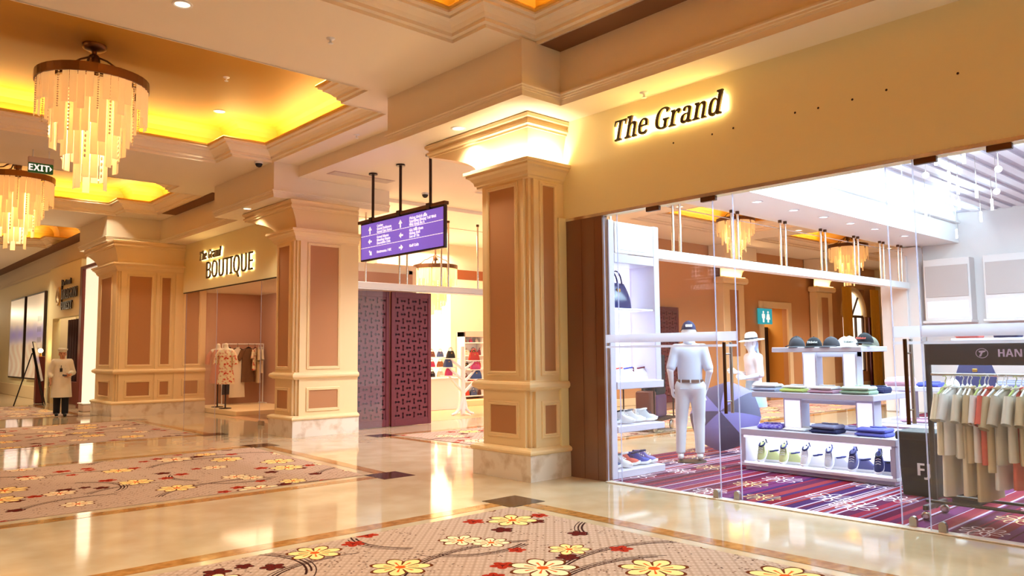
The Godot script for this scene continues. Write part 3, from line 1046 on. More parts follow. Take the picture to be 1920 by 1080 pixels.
func textures():
	var rng := RandomNumberGenerator.new()
	rng.seed = 7
	# corridor carpet: woven beige with cream and red flowers
	var w := 1024
	var px := PackedByteArray()
	px.resize(w * w * 3)
	for y in w:
		for x in w:
			var g := 0.5 + 0.5 * sin(x * TAU / 16.0) * sin(y * TAU / 16.0)
			var s := 0.0 if ((x / 16 + y / 16) % 2) == 0 else 0.35
			var f := clampf(g * 0.45 + s * 0.7 + rng.randf() * 0.25, 0.0, 1.0)
			var i := (y * w + x) * 3
			px[i] = int(lerpf(150, 205, f))
			px[i + 1] = int(lerpf(122, 178, f))
			px[i + 2] = int(lerpf(104, 162, f))
	var dark := rgb(52, 26, 22)
	var red := rgb(156, 44, 26)
	for k in 9:
		var c := Vector2(rng.randf() * w, rng.randf() * w)
		var r := rng.randf_range(150, 320)
		var a := rng.randf() * TAU
		for q in 3:
			stroke(px, w, arc(c, r + q * 11.0, a, a + rng.randf_range(1.0, 2.0), 0.8), 2.6 - q * 0.6, dark)
	for k in 260:
		var p := Vector2(rng.randf() * w, rng.randf() * w)
		for q in 5: 
			var o := p + Vector2(rng.randf_range(-26, 26), rng.randf_range(-26, 26))
			stroke(px, w, [o, o + Vector2(1, 1)], 2.0, dark if q % 2 else rgb(96, 60, 44))
	for k in 26: flower(px, w, rng.randf() * w, rng.randf() * w, rng.randf_range(22, 36), 5, rng.randf() * TAU, dark if k % 3 == 0 else red, red if k % 3 else rgb(90, 30, 24), rgb(84, 22, 18))
	for k in 14:
		var q := Vector2((k % 4) * 256 + rng.randf_range(20, 236), (k / 4) * 256 + rng.randf_range(20, 236))
		flower(px, w, q.x, q.y, rng.randf_range(52, 84), 7, rng.randf() * TAU, rgb(96, 44, 20), rgb(236, 204, 136) if k % 2 else rgb(230, 208, 168), rgb(206, 84, 30))
	var m := mat("carpet", Color.WHITE, 0.95)
	m.albedo_texture = image_tex(px, w, w)
	m.metallic_specular = 0.1
	# golf shop carpet: stripes with outlined flowers
	px = PackedByteArray()
	px.resize(w * w * 3)
	var cols := [rgb(88, 40, 66), rgb(126, 40, 58), rgb(70, 42, 84), rgb(138, 54, 60), rgb(110, 92, 122), rgb(108, 50, 92), rgb(82, 30, 48), rgb(178, 160, 184), rgb(120, 32, 44)]
	var y0 := 0
	var last := -1
	while y0 < w:
		var h := rng.randi_range(4, 46)
		var ci := rng.randi_range(0, cols.size() - 1)
		if ci == last: ci = (ci + 1) % cols.size()
		last = ci
		var c: Color = cols[ci]
		if ci == 7 or ci == 4: h = mini(h, 9)
		for y in range(y0, mini(w, y0 + h)):
			for x in w:
				var i := (y * w + x) * 3
				var f := 0.86 + rng.randf() * 0.28
				px[i] = int(clampf(c.r * 255.0 * f, 0, 255))
				px[i + 1] = int(clampf(c.g * 255.0 * f, 0, 255))
				px[i + 2] = int(clampf(c.b * 255.0 * f, 0, 255))
		y0 += h
	for k in 12:
		var c := Vector2((k % 4) * 256 + rng.randf_range(40, 216), (k / 4) * 341 + rng.randf_range(60, 280))
		var r := rng.randf_range(60, 92)
		var lc := rgb(226, 208, 214) if k % 3 else rgb(204, 178, 130)
		for q in 9:
			var a := TAU * q / 9.0
			var pc := c + Vector2(cos(a), sin(a)) * r * 0.62
			var pts := []
			for t in 17:
				var u := TAU * t / 16.0
				var l := Vector2(cos(u) * r * 0.42, sin(u) * r * 0.2).rotated(a)
				pts.append(pc + l)
			stroke(px, w, pts, 2.2, lc)
		stroke(px, w, arc(c, r * 0.2, 0, TAU), 2.2, lc)
	m = mat("shop_carpet", Color.WHITE, 0.95)
	m.albedo_texture = image_tex(px, w, w)
	m.metallic_specular = 0.1
func poster_textures():
	var rng := RandomNumberGenerator.new()
	rng.seed = 21
	var w := 256
	for k in 3:
		var px := PackedByteArray()
		px.resize(w * w * 3)
		for y in w:
			for x in w:
				var t := float(y) / w
				var base := rgb(226, 206, 178)
				# printed picture: pale sky, blue violet band in the middle, sandy lower part
				var band := exp(-pow((t - 0.46) / 0.09, 2.0))
				var c := base.lerp(rgb(116, 104, 190), band * 0.8)
				c = c.lerp(rgb(186, 150, 120), 0.5 * smoothstep(0.55, 0.62, t) * (0.5 + 0.5 * sin(x * 0.07 + sin(y * 0.05) * 3.0)))
				c = c.lerp(rgb(150, 140, 170), 0.5 * smoothstep(0.30, 0.40, t) * (1.0 - smoothstep(0.5, 0.6, t)) * (0.5 + 0.5 * sin(x * 0.05 + 1.0)))
				var i := (y * w + x) * 3
				px[i] = int(c.r * 255)
				px[i + 1] = int(c.g * 255)
				px[i + 2] = int(c.b * 255)
		if k == 1:
			for r in 5:
				for q in 4: stroke(px, w, [Vector2(180 + q * 15, 70 + r * 32), Vector2(180 + q * 15, 82 + r * 32)], 3.0, rgb(70, 60, 80))
		var m := mat("poster_%d" % k, Color.WHITE, 0.3)
		m.albedo_texture = image_tex(px, w, w)
		m.emission_enabled = true
		m.emission_texture = m.albedo_texture
		m.emission = Color.BLACK
		m.emission_energy_multiplier = 0.35
func downlight(at: Vector3, label: String, e: float, c := WARM, angle := 62.0, r := 0.07):
	var t := thing("downlight", label, "downlight", at, 0.0, "recessed ceiling downlights")
	var b := MB.new()
	b.lathe([Vector2(r + 0.03, -0.002), Vector2(r + 0.028, -0.012), Vector2(r + 0.008, -0.014), Vector2(r, -0.004)], 18, false)
	part(b, "trim_ring", M.white, t)
	b = MB.new()
	b.lathe([Vector2(0.001, -0.005), Vector2(r, -0.005)], 18, false)
	part(b, "lamp_lens", M.lamp_cool if c == COOL else M.lamp_warm, t)
	if e > 0.0: spot(Vector3(0, -0.03, 0), Vector3.DOWN, c, e, angle, r, t)
func ceiling_dome(at: Vector3, label: String):
	var t := thing("security_camera", label, "camera", at, 0.0, "dark dome cameras on the ceiling")
	var b := MB.new()
	b.lathe([Vector2(0.075, 0.0), Vector2(0.075, -0.03), Vector2(0.068, -0.035)], 16)
	part(b, "housing", M.white, t)
	b = MB.new()
	b.lathe([Vector2(0.065, -0.03), Vector2(0.06, -0.06), Vector2(0.042, -0.088), Vector2(0.015, -0.1), Vector2(0.001, -0.101)], 16, false)
	part(b, "dome", M.black, t)
func sprinkler(at: Vector3, label: String):
	var b := MB.new()
	b.lathe([Vector2(0.05, 0.0), Vector2(0.045, -0.01), Vector2(0.015, -0.014), Vector2(0.012, -0.05), Vector2(0.03, -0.055), Vector2(0.03, -0.06), Vector2(0.002, -0.062)], 12)
	var o := single(b, "sprinkler", M.white, label, "sprinkler", "ceiling sprinklers")
	o.position = at
func fittings():
	downlight(Vector3(6.0, 4.35, -7.62), "downlight in the soffit beside the near glowing capital", 4.5)
	downlight(Vector3(7.46, 4.35, -13.34), "downlight in the soffit above the lattice side of the second pillar", 3.5, PINK)
	downlight(Vector3(6.23, 4.35, -14.6), "downlight in the soffit left of the second pillar", 3.5)
	downlight(Vector3(6.35, 4.35, -21.2), "downlight above the panelled face of the wide third pillar", 4.5)
	downlight(Vector3(5.45, 4.35, -22.6), "downlight at the far corner above the wide third pillar", 4.5)
	downlight(Vector3(5.06, 5.7, -13.1), "downlight in the gold coffer of the big chandelier", 5.5)
	downlight(Vector3(4.9, 5.7, -20.2), "downlight in the gold coffer of the second chandelier", 6.0)
	# unseen downlights added to brighten the corridor, out of view or behind coffer edges
	for p in [Vector3(5.06, 5.7, -9.6), Vector3(0.4, 5.7, -11.3), Vector3(0.4, 5.7, -5.2), Vector3(0.4, 5.7, -18.7), Vector3(4.9, 5.7, -17.1)]:
		downlight(p, "added unseen corridor downlight behind the coffer edges", 7.4)
	downlight(Vector3(2.6, 5.0, -7.75), "added unseen downlight between the two nearest coffers", 2.5)
	downlight(Vector3(2.0, 5.7, -25.0), "added unseen downlight in the farthest gold coffer", 15.0)
	downlight(Vector3(2.6, 5.0, -33.0), "added unseen downlight at the far end opposite the posters", 18.0)
	downlight(Vector3(1.4, 5.7, -3.4), "added unseen downlight in the gold coffer above the viewer", 28.0)
	downlight(Vector3(2.6, 5.0, 2.6), "added unseen downlight behind the viewer", 6.0)
	for p in [Vector3(9.0, 4.78, -10.4), Vector3(14.6, 4.78, -10.4), Vector3(20.1, 4.78, -10.4), Vector3(26.1, 4.78, -10.4)]:
		downlight(p, "passage ceiling downlight between the coffers", 32.0, PINK)
	var k := 0
	for x in [10.36, 11.4, 12.6, 13.7, 14.8, 15.9, 17.4]:
		downlight(Vector3(x, 3.92, -6.6), ["first", "second", "third", "fourth", "fifth", "sixth", "seventh"][k] + " downlight from the left in the golf shop soffit", 2.2, COOL)
		k += 1
	ceiling_dome(Vector3(5.92, 5.0, -13.4), "dark dome camera at the coffer corner above the second pillar")
	ceiling_dome(Vector3(9.26, 4.78, -12.88), "dark dome camera on the passage ceiling behind the hanging sign")
	sprinkler(Vector3(4.14, 5.0, -7.55), "small sprinkler on the plain ceiling between the coffers")
	sprinkler(Vector3(4.5, 5.7, -11.4), "small sprinkler on the gold coffer ceiling")
	sprinkler(Vector3(6.72, 4.35, -5.22), "small sprinkler in the soffit above the large shop sign")
	sprinkler(Vector3(6.35, 5.0, -10.7), "small sprinkler on the ceiling left of the hanging sign rods")
	# linear vent in the passage ceiling
	var v := thing("air_vent", "long pale linear vent in the passage ceiling", "vent", Vector3(6.85, 4.78, -12.6))
	var b := MB.new()
	b.bevel(Vector3(0, -0.008, 0), Vector3(1.3, 0.0, 0.3), 0.003)
	part(b, "frame", M.vent, v)
	for i in 7:
		b = MB.new()
		b.cbox(Vector3(0.65, -0.012, 0.04 + i * 0.037), Vector3(1.24, 0.01, 0.012))
		part(b, "slat", M.ceiling_paint, v)
	shop_signs()
	hanging_sign()
	exit_sign()
	glass_front()
	lattice_doors()
func halo_sign(called: String, label: String, rows: Array, at: Vector3, halo_e: float):
	# rows: [text, font, size, bold, italic, dz, dy, width, height]
	var t := thing(called, label, "sign", at)
	for r in rows:
		var l := letters(r[0], r[1], r[2], 0.03, M.letter_bronze, t, Vector3(-0.055, r[6], r[5]), FACE_W, r[3], r[4])
		var h := letters(r[0], r[1], r[2], 0.012, M.led_halo, l, Vector3(0, 0, -0.03), Vector3.ZERO, r[3], r[4], "halo_light_backing")
		h.scale = Vector3(0.985, 0.95, 0.6)
		if r[4]: l.transform.basis = Basis.from_euler(FACE_W) * Basis(Vector3(0.84, 0, 0), Vector3(0.24, 1, 0), Vector3(0, 0, 1))
		area(at + Vector3(-0.02, r[6], r[5]), Vector3(1, 0, 0), Vector2(r[7], r[8]), Color(1, 0.88, 0.6), halo_e, "halo_light")
	return t
func shop_signs():
	halo_sign("shop_sign", "large halo-lit dark italic lettering on the cream band over the golf shop", [["The Grand", "Droid Serif", 0.325, true, true, 0.0, 0.0, 1.5, 0.16]], Vector3(6.88, 4.035, -5.02), 1.5)
	halo_sign("shop_sign", "halo-lit two-line lettering on the cream band over the boutique", [["BOUTIQUE", "Droid Sans", 0.56, false, false, 0.0, 0.0, 2.7, 0.25], ["The Grand", "Droid Serif", 0.30, true, true, -1.12, 0.39, 1.1, 0.14]], Vector3(7.14, 3.54, -17.6), 0.25)
	# old fixing holes of a removed sign
	var n := 0
	for z in [-3.0, -2.7, -3.32, -3.55, -2.13, -4.22, -4.47, -4.96]:
		var b := MB.new()
		b.xf = Transform3D(Basis(Vector3(0, 0, 1), PI / 2), Vector3(6.8795, 3.745 + 0.01 * (n % 2), z))
		b.lathe([Vector2(0.011, 0.0), Vector2(0.009, 0.002), Vector2(0.001, 0.001)], 8)
		single(b, "fixing_hole", M.dark_metal, "small dark screw hole left on the cream band over the golf shop", "hole", "old screw holes on the band")
		n += 1
func arrow_poly(turn: float, s: float) -> PackedVector2Array:
	var p := PackedVector2Array([Vector2(-0.5, -0.12), Vector2(0.0, -0.12), Vector2(0.0, -0.4), Vector2(0.5, 0.0), Vector2(0.0, 0.4), Vector2(0.0, 0.12), Vector2(-0.5, 0.12)])
	for i in p.size(): p[i] = p[i].rotated(turn) * s
	return p
func hanging_sign():
	var t := thing("hanging_sign", "purple hanging direction board with white arrows and text", "sign", Vector3(7.5, 3.18, -11.14))
	var b := MB.new()
	b.bevel(Vector3(-0.03, 0, -1.28), Vector3(0.03, 0.70, 1.28), 0.006)
	part(b, "board", M.dark_metal, t)
	b = MB.new()
	slab(b, -0.034, -0.03, 0.03, 0.67, -1.25, 1.25)
	part(b, "lit_face", M.sign_purple, t)
	area(Vector3(7.46, 3.53, -11.14), Vector3(-1, 0, 0), Vector2(2.4, 0.6), Color(0.62, 0.52, 1.0), 0.5, "sign_light")
	b = MB.new()
	b.bevel(Vector3(-0.05, 0.70, -1.36), Vector3(0.05, 0.76, 1.3), 0.008)
	part(b, "top_bar", M.bronze, t)
	for z in [-0.91, -0.02, 0.86]:
		b = MB.new()
		b.tube([Vector3(0, 0.74, z), Vector3(0, 1.6, z)], 0.026, 10)
		var r := part(b, "rod", M.dark_metal, t)
		b = MB.new()
		b.tube([Vector3(0, 1.57, z), Vector3(0, 1.6, z)], 0.08, 14)
		part(b, "ceiling_flange", M.dark_metal, r)
		b = MB.new()
		b.cbox(Vector3(0, 0.73, z), Vector3(0.12, 0.1, 0.1))
		part(b, "clamp", M.dark_metal, r)
	for y in [0.235, 0.45]:
		b = MB.new()
		slab(b, -0.036, -0.034, y, y + 0.009, -1.25, 1.25)
		part(b, "divider_line", M.sign_white, t)
	var put_text := func(s: String, z: float, y: float):
		var o := letters(s, "Droid Sans", 0.062, 0.004, M.sign_white, t, Vector3(-0.035, y, z), FACE_W, true, false, "lettering")
		(o.mesh as TextMesh).horizontal_alignment = HORIZONTAL_ALIGNMENT_LEFT
	var L := -0.72
	var rows := [["Casino", 0.60], ["Grand Ballroom", 0.545], ["Grand Spa Hotel", 0.49], ["Grand Mama", 0.395], ["Meeting Room", 0.34], ["Executive Club", 0.285], ["Restrooms / WC", 0.13]]
	for r in rows: put_text.call(r[0], L, r[1])
	rows = [["Phòng khách sạn", 0.60], ["Sparkling Dining Tail Wait", 0.545], ["Nhà hàng Âu Á", 0.49], ["Gia Việt Nam", 0.395], ["Rising Hall", 0.34], ["Son of Tin", 0.285], ["Golf Cafe", 0.13]]
	for r in rows: put_text.call(r[0], 0.30, r[1])
	var face := Basis(Vector3.UP, -PI / 2)
	for a in [[-0.95, 0.545, PI / 2, 0.14], [0.03, 0.545, PI / 2, 0.14], [-0.95, 0.34, PI, 0.12], [0.05, 0.34, PI, 0.12], [-0.93, 0.13, -PI / 4, 0.12], [0.05, 0.13, 0.0, 0.12]]:
		b = MB.new()
		b.xf = Transform3D(face, Vector3(-0.035, a[1], a[0]))
		b.extrude(arrow_poly(a[2], a[3]), -0.002, 0.002)
		part(b, "arrow", M.sign_white, t)
func exit_sign():
	var t := thing("exit_sign", "green hanging exit sign with white letters", "sign", Vector3(2.77, 4.60, -15.0))
	var b := MB.new()
	b.bevel(Vector3(-0.185, 0, -0.03), Vector3(0.185, 0.17, 0.03), 0.008)
	part(b, "board", M.exit_green, t)
	letters("EXIT", "Droid Sans", 0.15, 0.004, M.sign_white, t, Vector3(-0.035, 0.085, 0.032), Vector3.ZERO, true)
	b = MB.new()
	b.extrude(PackedVector2Array([Vector2(0.13, 0.045), Vector2(0.165, 0.085), Vector2(0.13, 0.125)]), 0.03, 0.034)
	part(b, "arrow", M.sign_white, t)
	b = MB.new()
	b.bevel(Vector3(-0.19, 0.17, -0.035), Vector3(0.19, 0.27, 0.035), 0.008)
	part(b, "housing", M.vent, t)
	for x in [-0.12, 0.12]:
		b = MB.new()
		b.tube([Vector3(x, 0.26, 0), Vector3(x, 0.40, 0)], 0.008, 6)
		part(b, "hanger_rod", M.white, t)
func pane(root: Node3D, z0: float, z1: float, y0: float, y1: float, x: float):
	var b := MB.new()
	b.quad(Vector3(x, y0, z0 + 0.008), Vector3(x, y0, z1 - 0.008), Vector3(x, y1, z1 - 0.008), Vector3(x, y1, z0 + 0.008))
	part(b, "glass", M.glass, root)
	for z in [z0, z1 - 0.008]:
		b = MB.new()
		slab(b, x - 0.006, x + 0.006, y0, y1, z, z + 0.008)
		part(b, "glass_edge", M.glass_edge, root)
func frosted(root: Node3D, z0: float, z1: float, x: float):
	for q in [[1.595, 1.69], [1.535, 1.56]]:
		var b := MB.new()
		slab(b, x - 0.007, x - 0.0055, q[0], q[1], z0, z1)
		part(b, "frosted_band", M.frost, root)
func glass_front():
	var defs := [
		["glass_panel", "fixed glass pane left of the golf shop entrance, beside the shoe shelves", -6.0, -4.5, 6.90, false, [-5.27, -4.55]],
		["glass_door", "open sliding glass door left of the golf shop entrance", -5.85, -4.3, 6.96, true, []],
		["glass_door", "open sliding glass door right of the golf shop entrance, near the clothes rack", -2.78, -1.25, 6.96, true, []],
		["glass_panel", "fixed glass pane in front of the clothes rack", -2.53, 0.6, 6.90, false, [-2.42, -1.87, 0.3]]]
	for d in defs:
		var t := thing(d[0], d[1], "door" if d[5] else "glass pane", Vector3(d[4], 0, (d[2] + d[3]) / 2), 0.0, "glass shop front")
		var zc: float = (d[2] + d[3]) / 2
		pane(t, d[2] - zc, d[3] - zc, 0.014, 3.10, 0.0)
		frosted(t, d[2] - zc, d[3] - zc, 0.0)
		for z in d[6]:
			var b := MB.new()
			b.bevel(Vector3(-0.022, 3.05, z - zc - 0.09), Vector3(0.022, 3.10, z - zc + 0.09), 0.004)
			part(b, "patch_fitting", M.bronze, t)
		if d[5]:
			var lead: float = (d[3] - zc - 0.12) if d[2] < -4.0 else (d[2] - zc + 0.12)
			for sx in [-0.06, 0.06]:
				var b := MB.new()
				b.tube([Vector3(sx, 0.86, lead), Vector3(sx, 1.58, lead)], 0.017, 10)
				var h := part(b, "pull_handle", M.bronze if sx < 0 else M.steel, t)
				for y in [0.98, 1.46]:
					b = MB.new()
					b.tube([Vector3(0, y, lead), Vector3(sx, y, lead)], 0.009, 8)
					part(b, "standoff", M.steel, h)
		var b2 := MB.new()
		var zf: float = (d[3] - zc - 0.05) if d[2] < -4.0 else (d[2] - zc + 0.1)
		b2.xf = Transform3D(Basis(Vector3.UP, PI / 2), Vector3(-0.012, 0, zf))
		b2.extrude(PackedVector2Array([Vector2(-0.03, 0.012), Vector2(0.03, 0.012), Vector2(0.03, 0.07), Vector2(0.018, 0.09), Vector2(0.0, 0.098), Vector2(-0.018, 0.09), Vector2(-0.03, 0.07)]), -0.02, 0.02)
		part(b2, "floor_guide", M.steel, t)
func bone_half(s: float, up: bool) -> PackedVector2Array:
	# half of a square cell with half of a bone-shaped hole cut from its axis side
	var p := PackedVector2Array()
	var h := s / 2
	var sg := 1.0 if up else -1.0
	p.append(Vector2(-h, 0))
	var r := s * 0.17
	var cx := s * 0.27
	var neck := s * 0.085
	for i in 7:
		var a := PI - i * (PI - 0.55) / 6.0
		p.append(Vector2(-cx + cos(a) * r, sin(a) * r * sg))
	p.append(Vector2(-cx + r * 1.15, neck * sg))
	p.append(Vector2(cx - r * 1.15, neck * sg))
	for i in 7:
		var a := (PI - 0.55) - i * (PI - 0.55) / 6.0
		p.append(Vector2(cx + cos(a) * r, sin(a) * r * sg))
	p.append(Vector2(h, 0))
	p.append(Vector2(h, h * sg))
	p.append(Vector2(-h, h * sg))
	return p
func lattice_panel(cols: int, rows: int, s: float) -> MB:
	var b := MB.new()
	for j in rows:
		for i in cols:
			var o := Vector3((i + 0.5) * s, (j + 0.5) * s, 0)
			var turn := PI / 2 if (i + j) % 2 else 0.0
			b.xf = Transform3D(Basis(Vector3(0, 0, 1), turn), o)
			for up in [true, false]: b.extrude(bone_half(s, up), -0.012, 0.012)
	return b
func lattice_leaf(at: Vector3, w: float, label: String, mesh_: ArrayMesh, turn := 0.0):
	var t := thing("lattice_door", label, "door", at, turn, "dark red lattice doors")
	var st := (w - 6 * 0.139) / 2
	var b := MB.new()
	b.bevel(Vector3(0, 0, -0.03), Vector3(st, 2.76, 0.03), 0.005)
	part(b, "stile", M.lattice, t)
	b = MB.new()
	b.bevel(Vector3(w - st, 0, -0.03), Vector3(w, 2.76, 0.03), 0.005)
	part(b, "stile", M.lattice, t)
	for y in [[0.0, 0.14], [0.14 + 18 * 0.139, 2.76]]:
		b = MB.new()
		b.bevel(Vector3(st, y[0], -0.028), Vector3(w - st, y[1], 0.028), 0.005)
		part(b, "rail", M.lattice, t)
	part(mesh_, "lattice_screen", M.lattice, t, Vector3(st, 0.14, 0))
	bx(t, "backing_panel", M.curtain_dark, Vector3(st - 0.02, 0.1, -0.028), Vector3(w - st + 0.02, 2.7, -0.02), 0.002)
	return t
func lattice_doors():
	var m := lattice_panel(6, 18, 0.139).mesh()
	lattice_leaf(Vector3(7.85, 0.006, -13.58), 1.0, "dark red lattice door leaf beside the second pillar", m)
	var t = lattice_leaf(Vector3(8.86, 0.006, -13.52), 1.0, "dark red lattice door leaf beside the bag shop entrance", m)
	var b := MB.new()
	b.bevel(Vector3(0.985, 0.98, -0.06), Vector3(1.09, 1.06, 0.06), 0.01)
	part(b, "door_latch", M.dark_metal, t)
	lattice_leaf(Vector3(18.0, 0.006, -13.70), 1.0, "dark red lattice door far behind the mannequin in the cap", m)
	lattice_leaf(Vector3(31.95, 0.006, -13.68), 1.0, "dark red lattice door far behind at the golf shop back corner", m)
	var g := thing("glass_panel", "glass pane standing in front of the left lattice door", "glass pane", Vector3(8.2, 0, -13.4))
	b = MB.new()
	slab(b, -0.36, 0.38, 0.01, 2.78, -0.005, 0.005)
	part(b, "glass", M.glass, g)
# ---------------------------------------------------------------- rounded bodies
class Field:
	var o: Vector3
	var c: float
	var nx: int
	var ny: int
	var nz: int
	var f := PackedFloat32Array()
	func _init(lo: Vector3, hi: Vector3, cell: float):
		o = lo
		c = cell
		nx = int((hi.x - lo.x) / c) + 2
		ny = int((hi.y - lo.y) / c) + 2
		nz = int((hi.z - lo.z) / c) + 2
		f.resize(nx * ny * nz)
		f.fill(1.0)
	func _range(a: float, b: float, oo: float, n: int) -> Vector2i:
		return Vector2i(clampi(int((a - oo) / c), 0, n - 1), clampi(int((b - oo) / c) + 1, 0, n - 1))
	# tapered capsule; flat squeezes it along z
	func bone(a: Vector3, b: Vector3, ra: float, rb: float, k := 0.03, flat := 1.0):
		var m := maxf(ra, rb) + k + c * 2
		var rx := _range(minf(a.x, b.x) - m, maxf(a.x, b.x) + m, o.x, nx)
		var ry := _range(minf(a.y, b.y) - m, maxf(a.y, b.y) + m, o.y, ny)
		var rz := _range(minf(a.z, b.z) - m, maxf(a.z, b.z) + m, o.z, nz)
		var ab := b - a
		var az := Vector3(ab.x, ab.y, ab.z / flat)
		var l2 := maxf(az.length_squared(), 1e-8)
		for z in range(rz.x, rz.y + 1):
			for y in range(ry.x, ry.y + 1):
				var i := (z * ny + y) * nx
				for x in range(rx.x, rx.y + 1):
					var p := Vector3(o.x + x * c - a.x, o.y + y * c - a.y, (o.z + z * c - a.z) / flat)
					var t := clampf(p.dot(az) / l2, 0.0, 1.0)
					var d := ((p - az * t).length() - (ra + (rb - ra) * t)) * minf(1.0, flat)
					var e := f[i + x]
					var h := maxf(k - absf(e - d), 0.0) / k
					f[i + x] = minf(e, d) - h * h * k * 0.25
	func egg(ce: Vector3, r: Vector3, k := 0.03):
		var m := k + c * 2
		var rx := _range(ce.x - r.x - m, ce.x + r.x + m, o.x, nx)
		var ry := _range(ce.y - r.y - m, ce.y + r.y + m, o.y, ny)
		var rz := _range(ce.z - r.z - m, ce.z + r.z + m, o.z, nz)
		var rm := minf(r.x, minf(r.y, r.z))
		for z in range(rz.x, rz.y + 1):
			for y in range(ry.x, ry.y + 1):
				var i := (z * ny + y) * nx
				for x in range(rx.x, rx.y + 1):
					var p := Vector3(o.x + x * c - ce.x, o.y + y * c - ce.y, o.z + z * c - ce.z) / r
					var d := (p.length() - 1.0) * rm
					var e := f[i + x]
					var h := maxf(k - absf(e - d), 0.0) / k
					f[i + x] = minf(e, d) - h * h * k * 0.25
	# cut away everything above or below a level
	func trim_y(lo: float, hi: float):
		for z in nz:
			for y in ny:
				var yy := o.y + y * c
				var d := maxf(lo - yy, yy - hi)
				if d < -c * 1.5: continue
				var i := (z * ny + y) * nx
				for x in nx: f[i + x] = maxf(f[i + x], d)
	func into(b: MB):
		var vid := PackedInt32Array()
		vid.resize(f.size())
		vid.fill(-1)
		var vs := PackedVector3Array()
		var sy := nx
		var sz := nx * ny
		var offs := [0, 1, sy, sy + 1, sz, sz + 1, sz + sy, sz + sy + 1]
		var corner := [Vector3(0, 0, 0), Vector3(1, 0, 0), Vector3(0, 1, 0), Vector3(1, 1, 0), Vector3(0, 0, 1), Vector3(1, 0, 1), Vector3(0, 1, 1), Vector3(1, 1, 1)]
		var edges := [[0, 1], [2, 3], [4, 5], [6, 7], [0, 2], [1, 3], [4, 6], [5, 7], [0, 4], [1, 5], [2, 6], [3, 7]]
		var cells := PackedInt32Array()
		for z in nz - 1:
			for y in ny - 1:
				var i0 := z * sz + y * sy
				for x in nx - 1:
					var i := i0 + x
					var g := f[i]
					if g > 0.12: continue
					var s := 0
					for q in 8:
						if f[i + offs[q]] < 0.0: s += 1
					if s == 0 or s == 8: continue
					var sum := Vector3.ZERO
					var n := 0
					for e in edges:
						var a: float = f[i + offs[e[0]]]
						var d: float = f[i + offs[e[1]]]
						if (a < 0.0) != (d < 0.0):
							sum += corner[e[0]].lerp(corner[e[1]], a / (a - d))
							n += 1
					vid[i] = vs.size()
					vs.append(o + (Vector3(x, y, z) + sum / n) * c)
					cells.append(i)
		var acc := PackedVector3Array()
		acc.resize(vs.size())
		var tris := PackedInt32Array()
		for i in cells:
			for ax in 3:
				var st: int = [1, sy, sz][ax]
				var u: int = [sy, sz, 1][ax]
				var w: int = [sz, 1, sy][ax]
				if i < u + w: continue
				var a := f[i]
				var d := f[i + st]
				if (a < 0.0) == (d < 0.0): continue
				var q := [vid[i], vid[i - u], vid[i - u - w], vid[i - w]]
				if q.min() < 0: continue
				if a < 0.0: q.reverse()
				# q is clockwise seen from outside here
				var nn := (vs[q[2]] - vs[q[0]]).cross(vs[q[3]] - vs[q[1]])
				for j in 4: acc[q[j]] -= nn
				tris.append_array([q[0], q[1], q[2], q[0], q[2], q[3]])
		var k := b.v.size()
		for j in vs.size():
			b.v.append(b.xf * vs[j])
			b.n.append((b.xf.basis * acc[j]).normalized())
			b.uv.append(Vector2.ZERO)
		for t in tris: b.ix.append(k + t)
# ---------------------------------------------------------------- small goods
# a hand with five fingers: w wrist, d direction of the fingers, u towards the thumb, p out of the palm, curl 0..1
func hand(b: MB, w: Vector3, d: Vector3, u: Vector3, curl: float, r := 1.0):
	d = d.normalized()
	u = (u - d * u.dot(d)).normalized()
	var p := d.cross(u)
	var lo := w - Vector3.ONE * 0.13 * r + d * 0.06
	var hi := w + Vector3.ONE * 0.13 * r + d * 0.06
	var F := Field.new(lo, hi, 0.004)
	for i in 4:
		var s := (1.5 - i) * 0.019
		F.bone(w + u * s * 0.5 * r, w + (d * 0.085 + u * s) * r, 0.014 * r, 0.011 * r, 0.012)
	for i in 4:
		var s := (1.5 - i) * 0.0205
		var L: float = [0.068, 0.078, 0.073, 0.056][i] * r
		var q := w + (d * 0.088 + u * s) * r
		var dd := d
		for j in 3:
			dd = (dd * cos(curl * 0.9) + p * sin(curl * 0.9)).normalized()
			var e: Vector3 = q + dd * L * float([0.45, 0.32, 0.25][j])
			F.bone(q, e, (0.0095 - j * 0.0008) * r, (0.0088 - j * 0.0008) * r, 0.004)
			q = e
	var t0 := w + (d * 0.025 + u * 0.022) * r
	var t1 := t0 + (d * 0.035 + u * 0.028 + p * 0.01) * r
	var t2 := t1 + (d * 0.03 + u * 0.006 + p * 0.012 * (1 + curl)) * r
	F.bone(t0, t1, 0.013 * r, 0.0105 * r, 0.012)
	F.bone(t1, t2, 0.0105 * r, 0.0085 * r, 0.006)
	F.into(b)
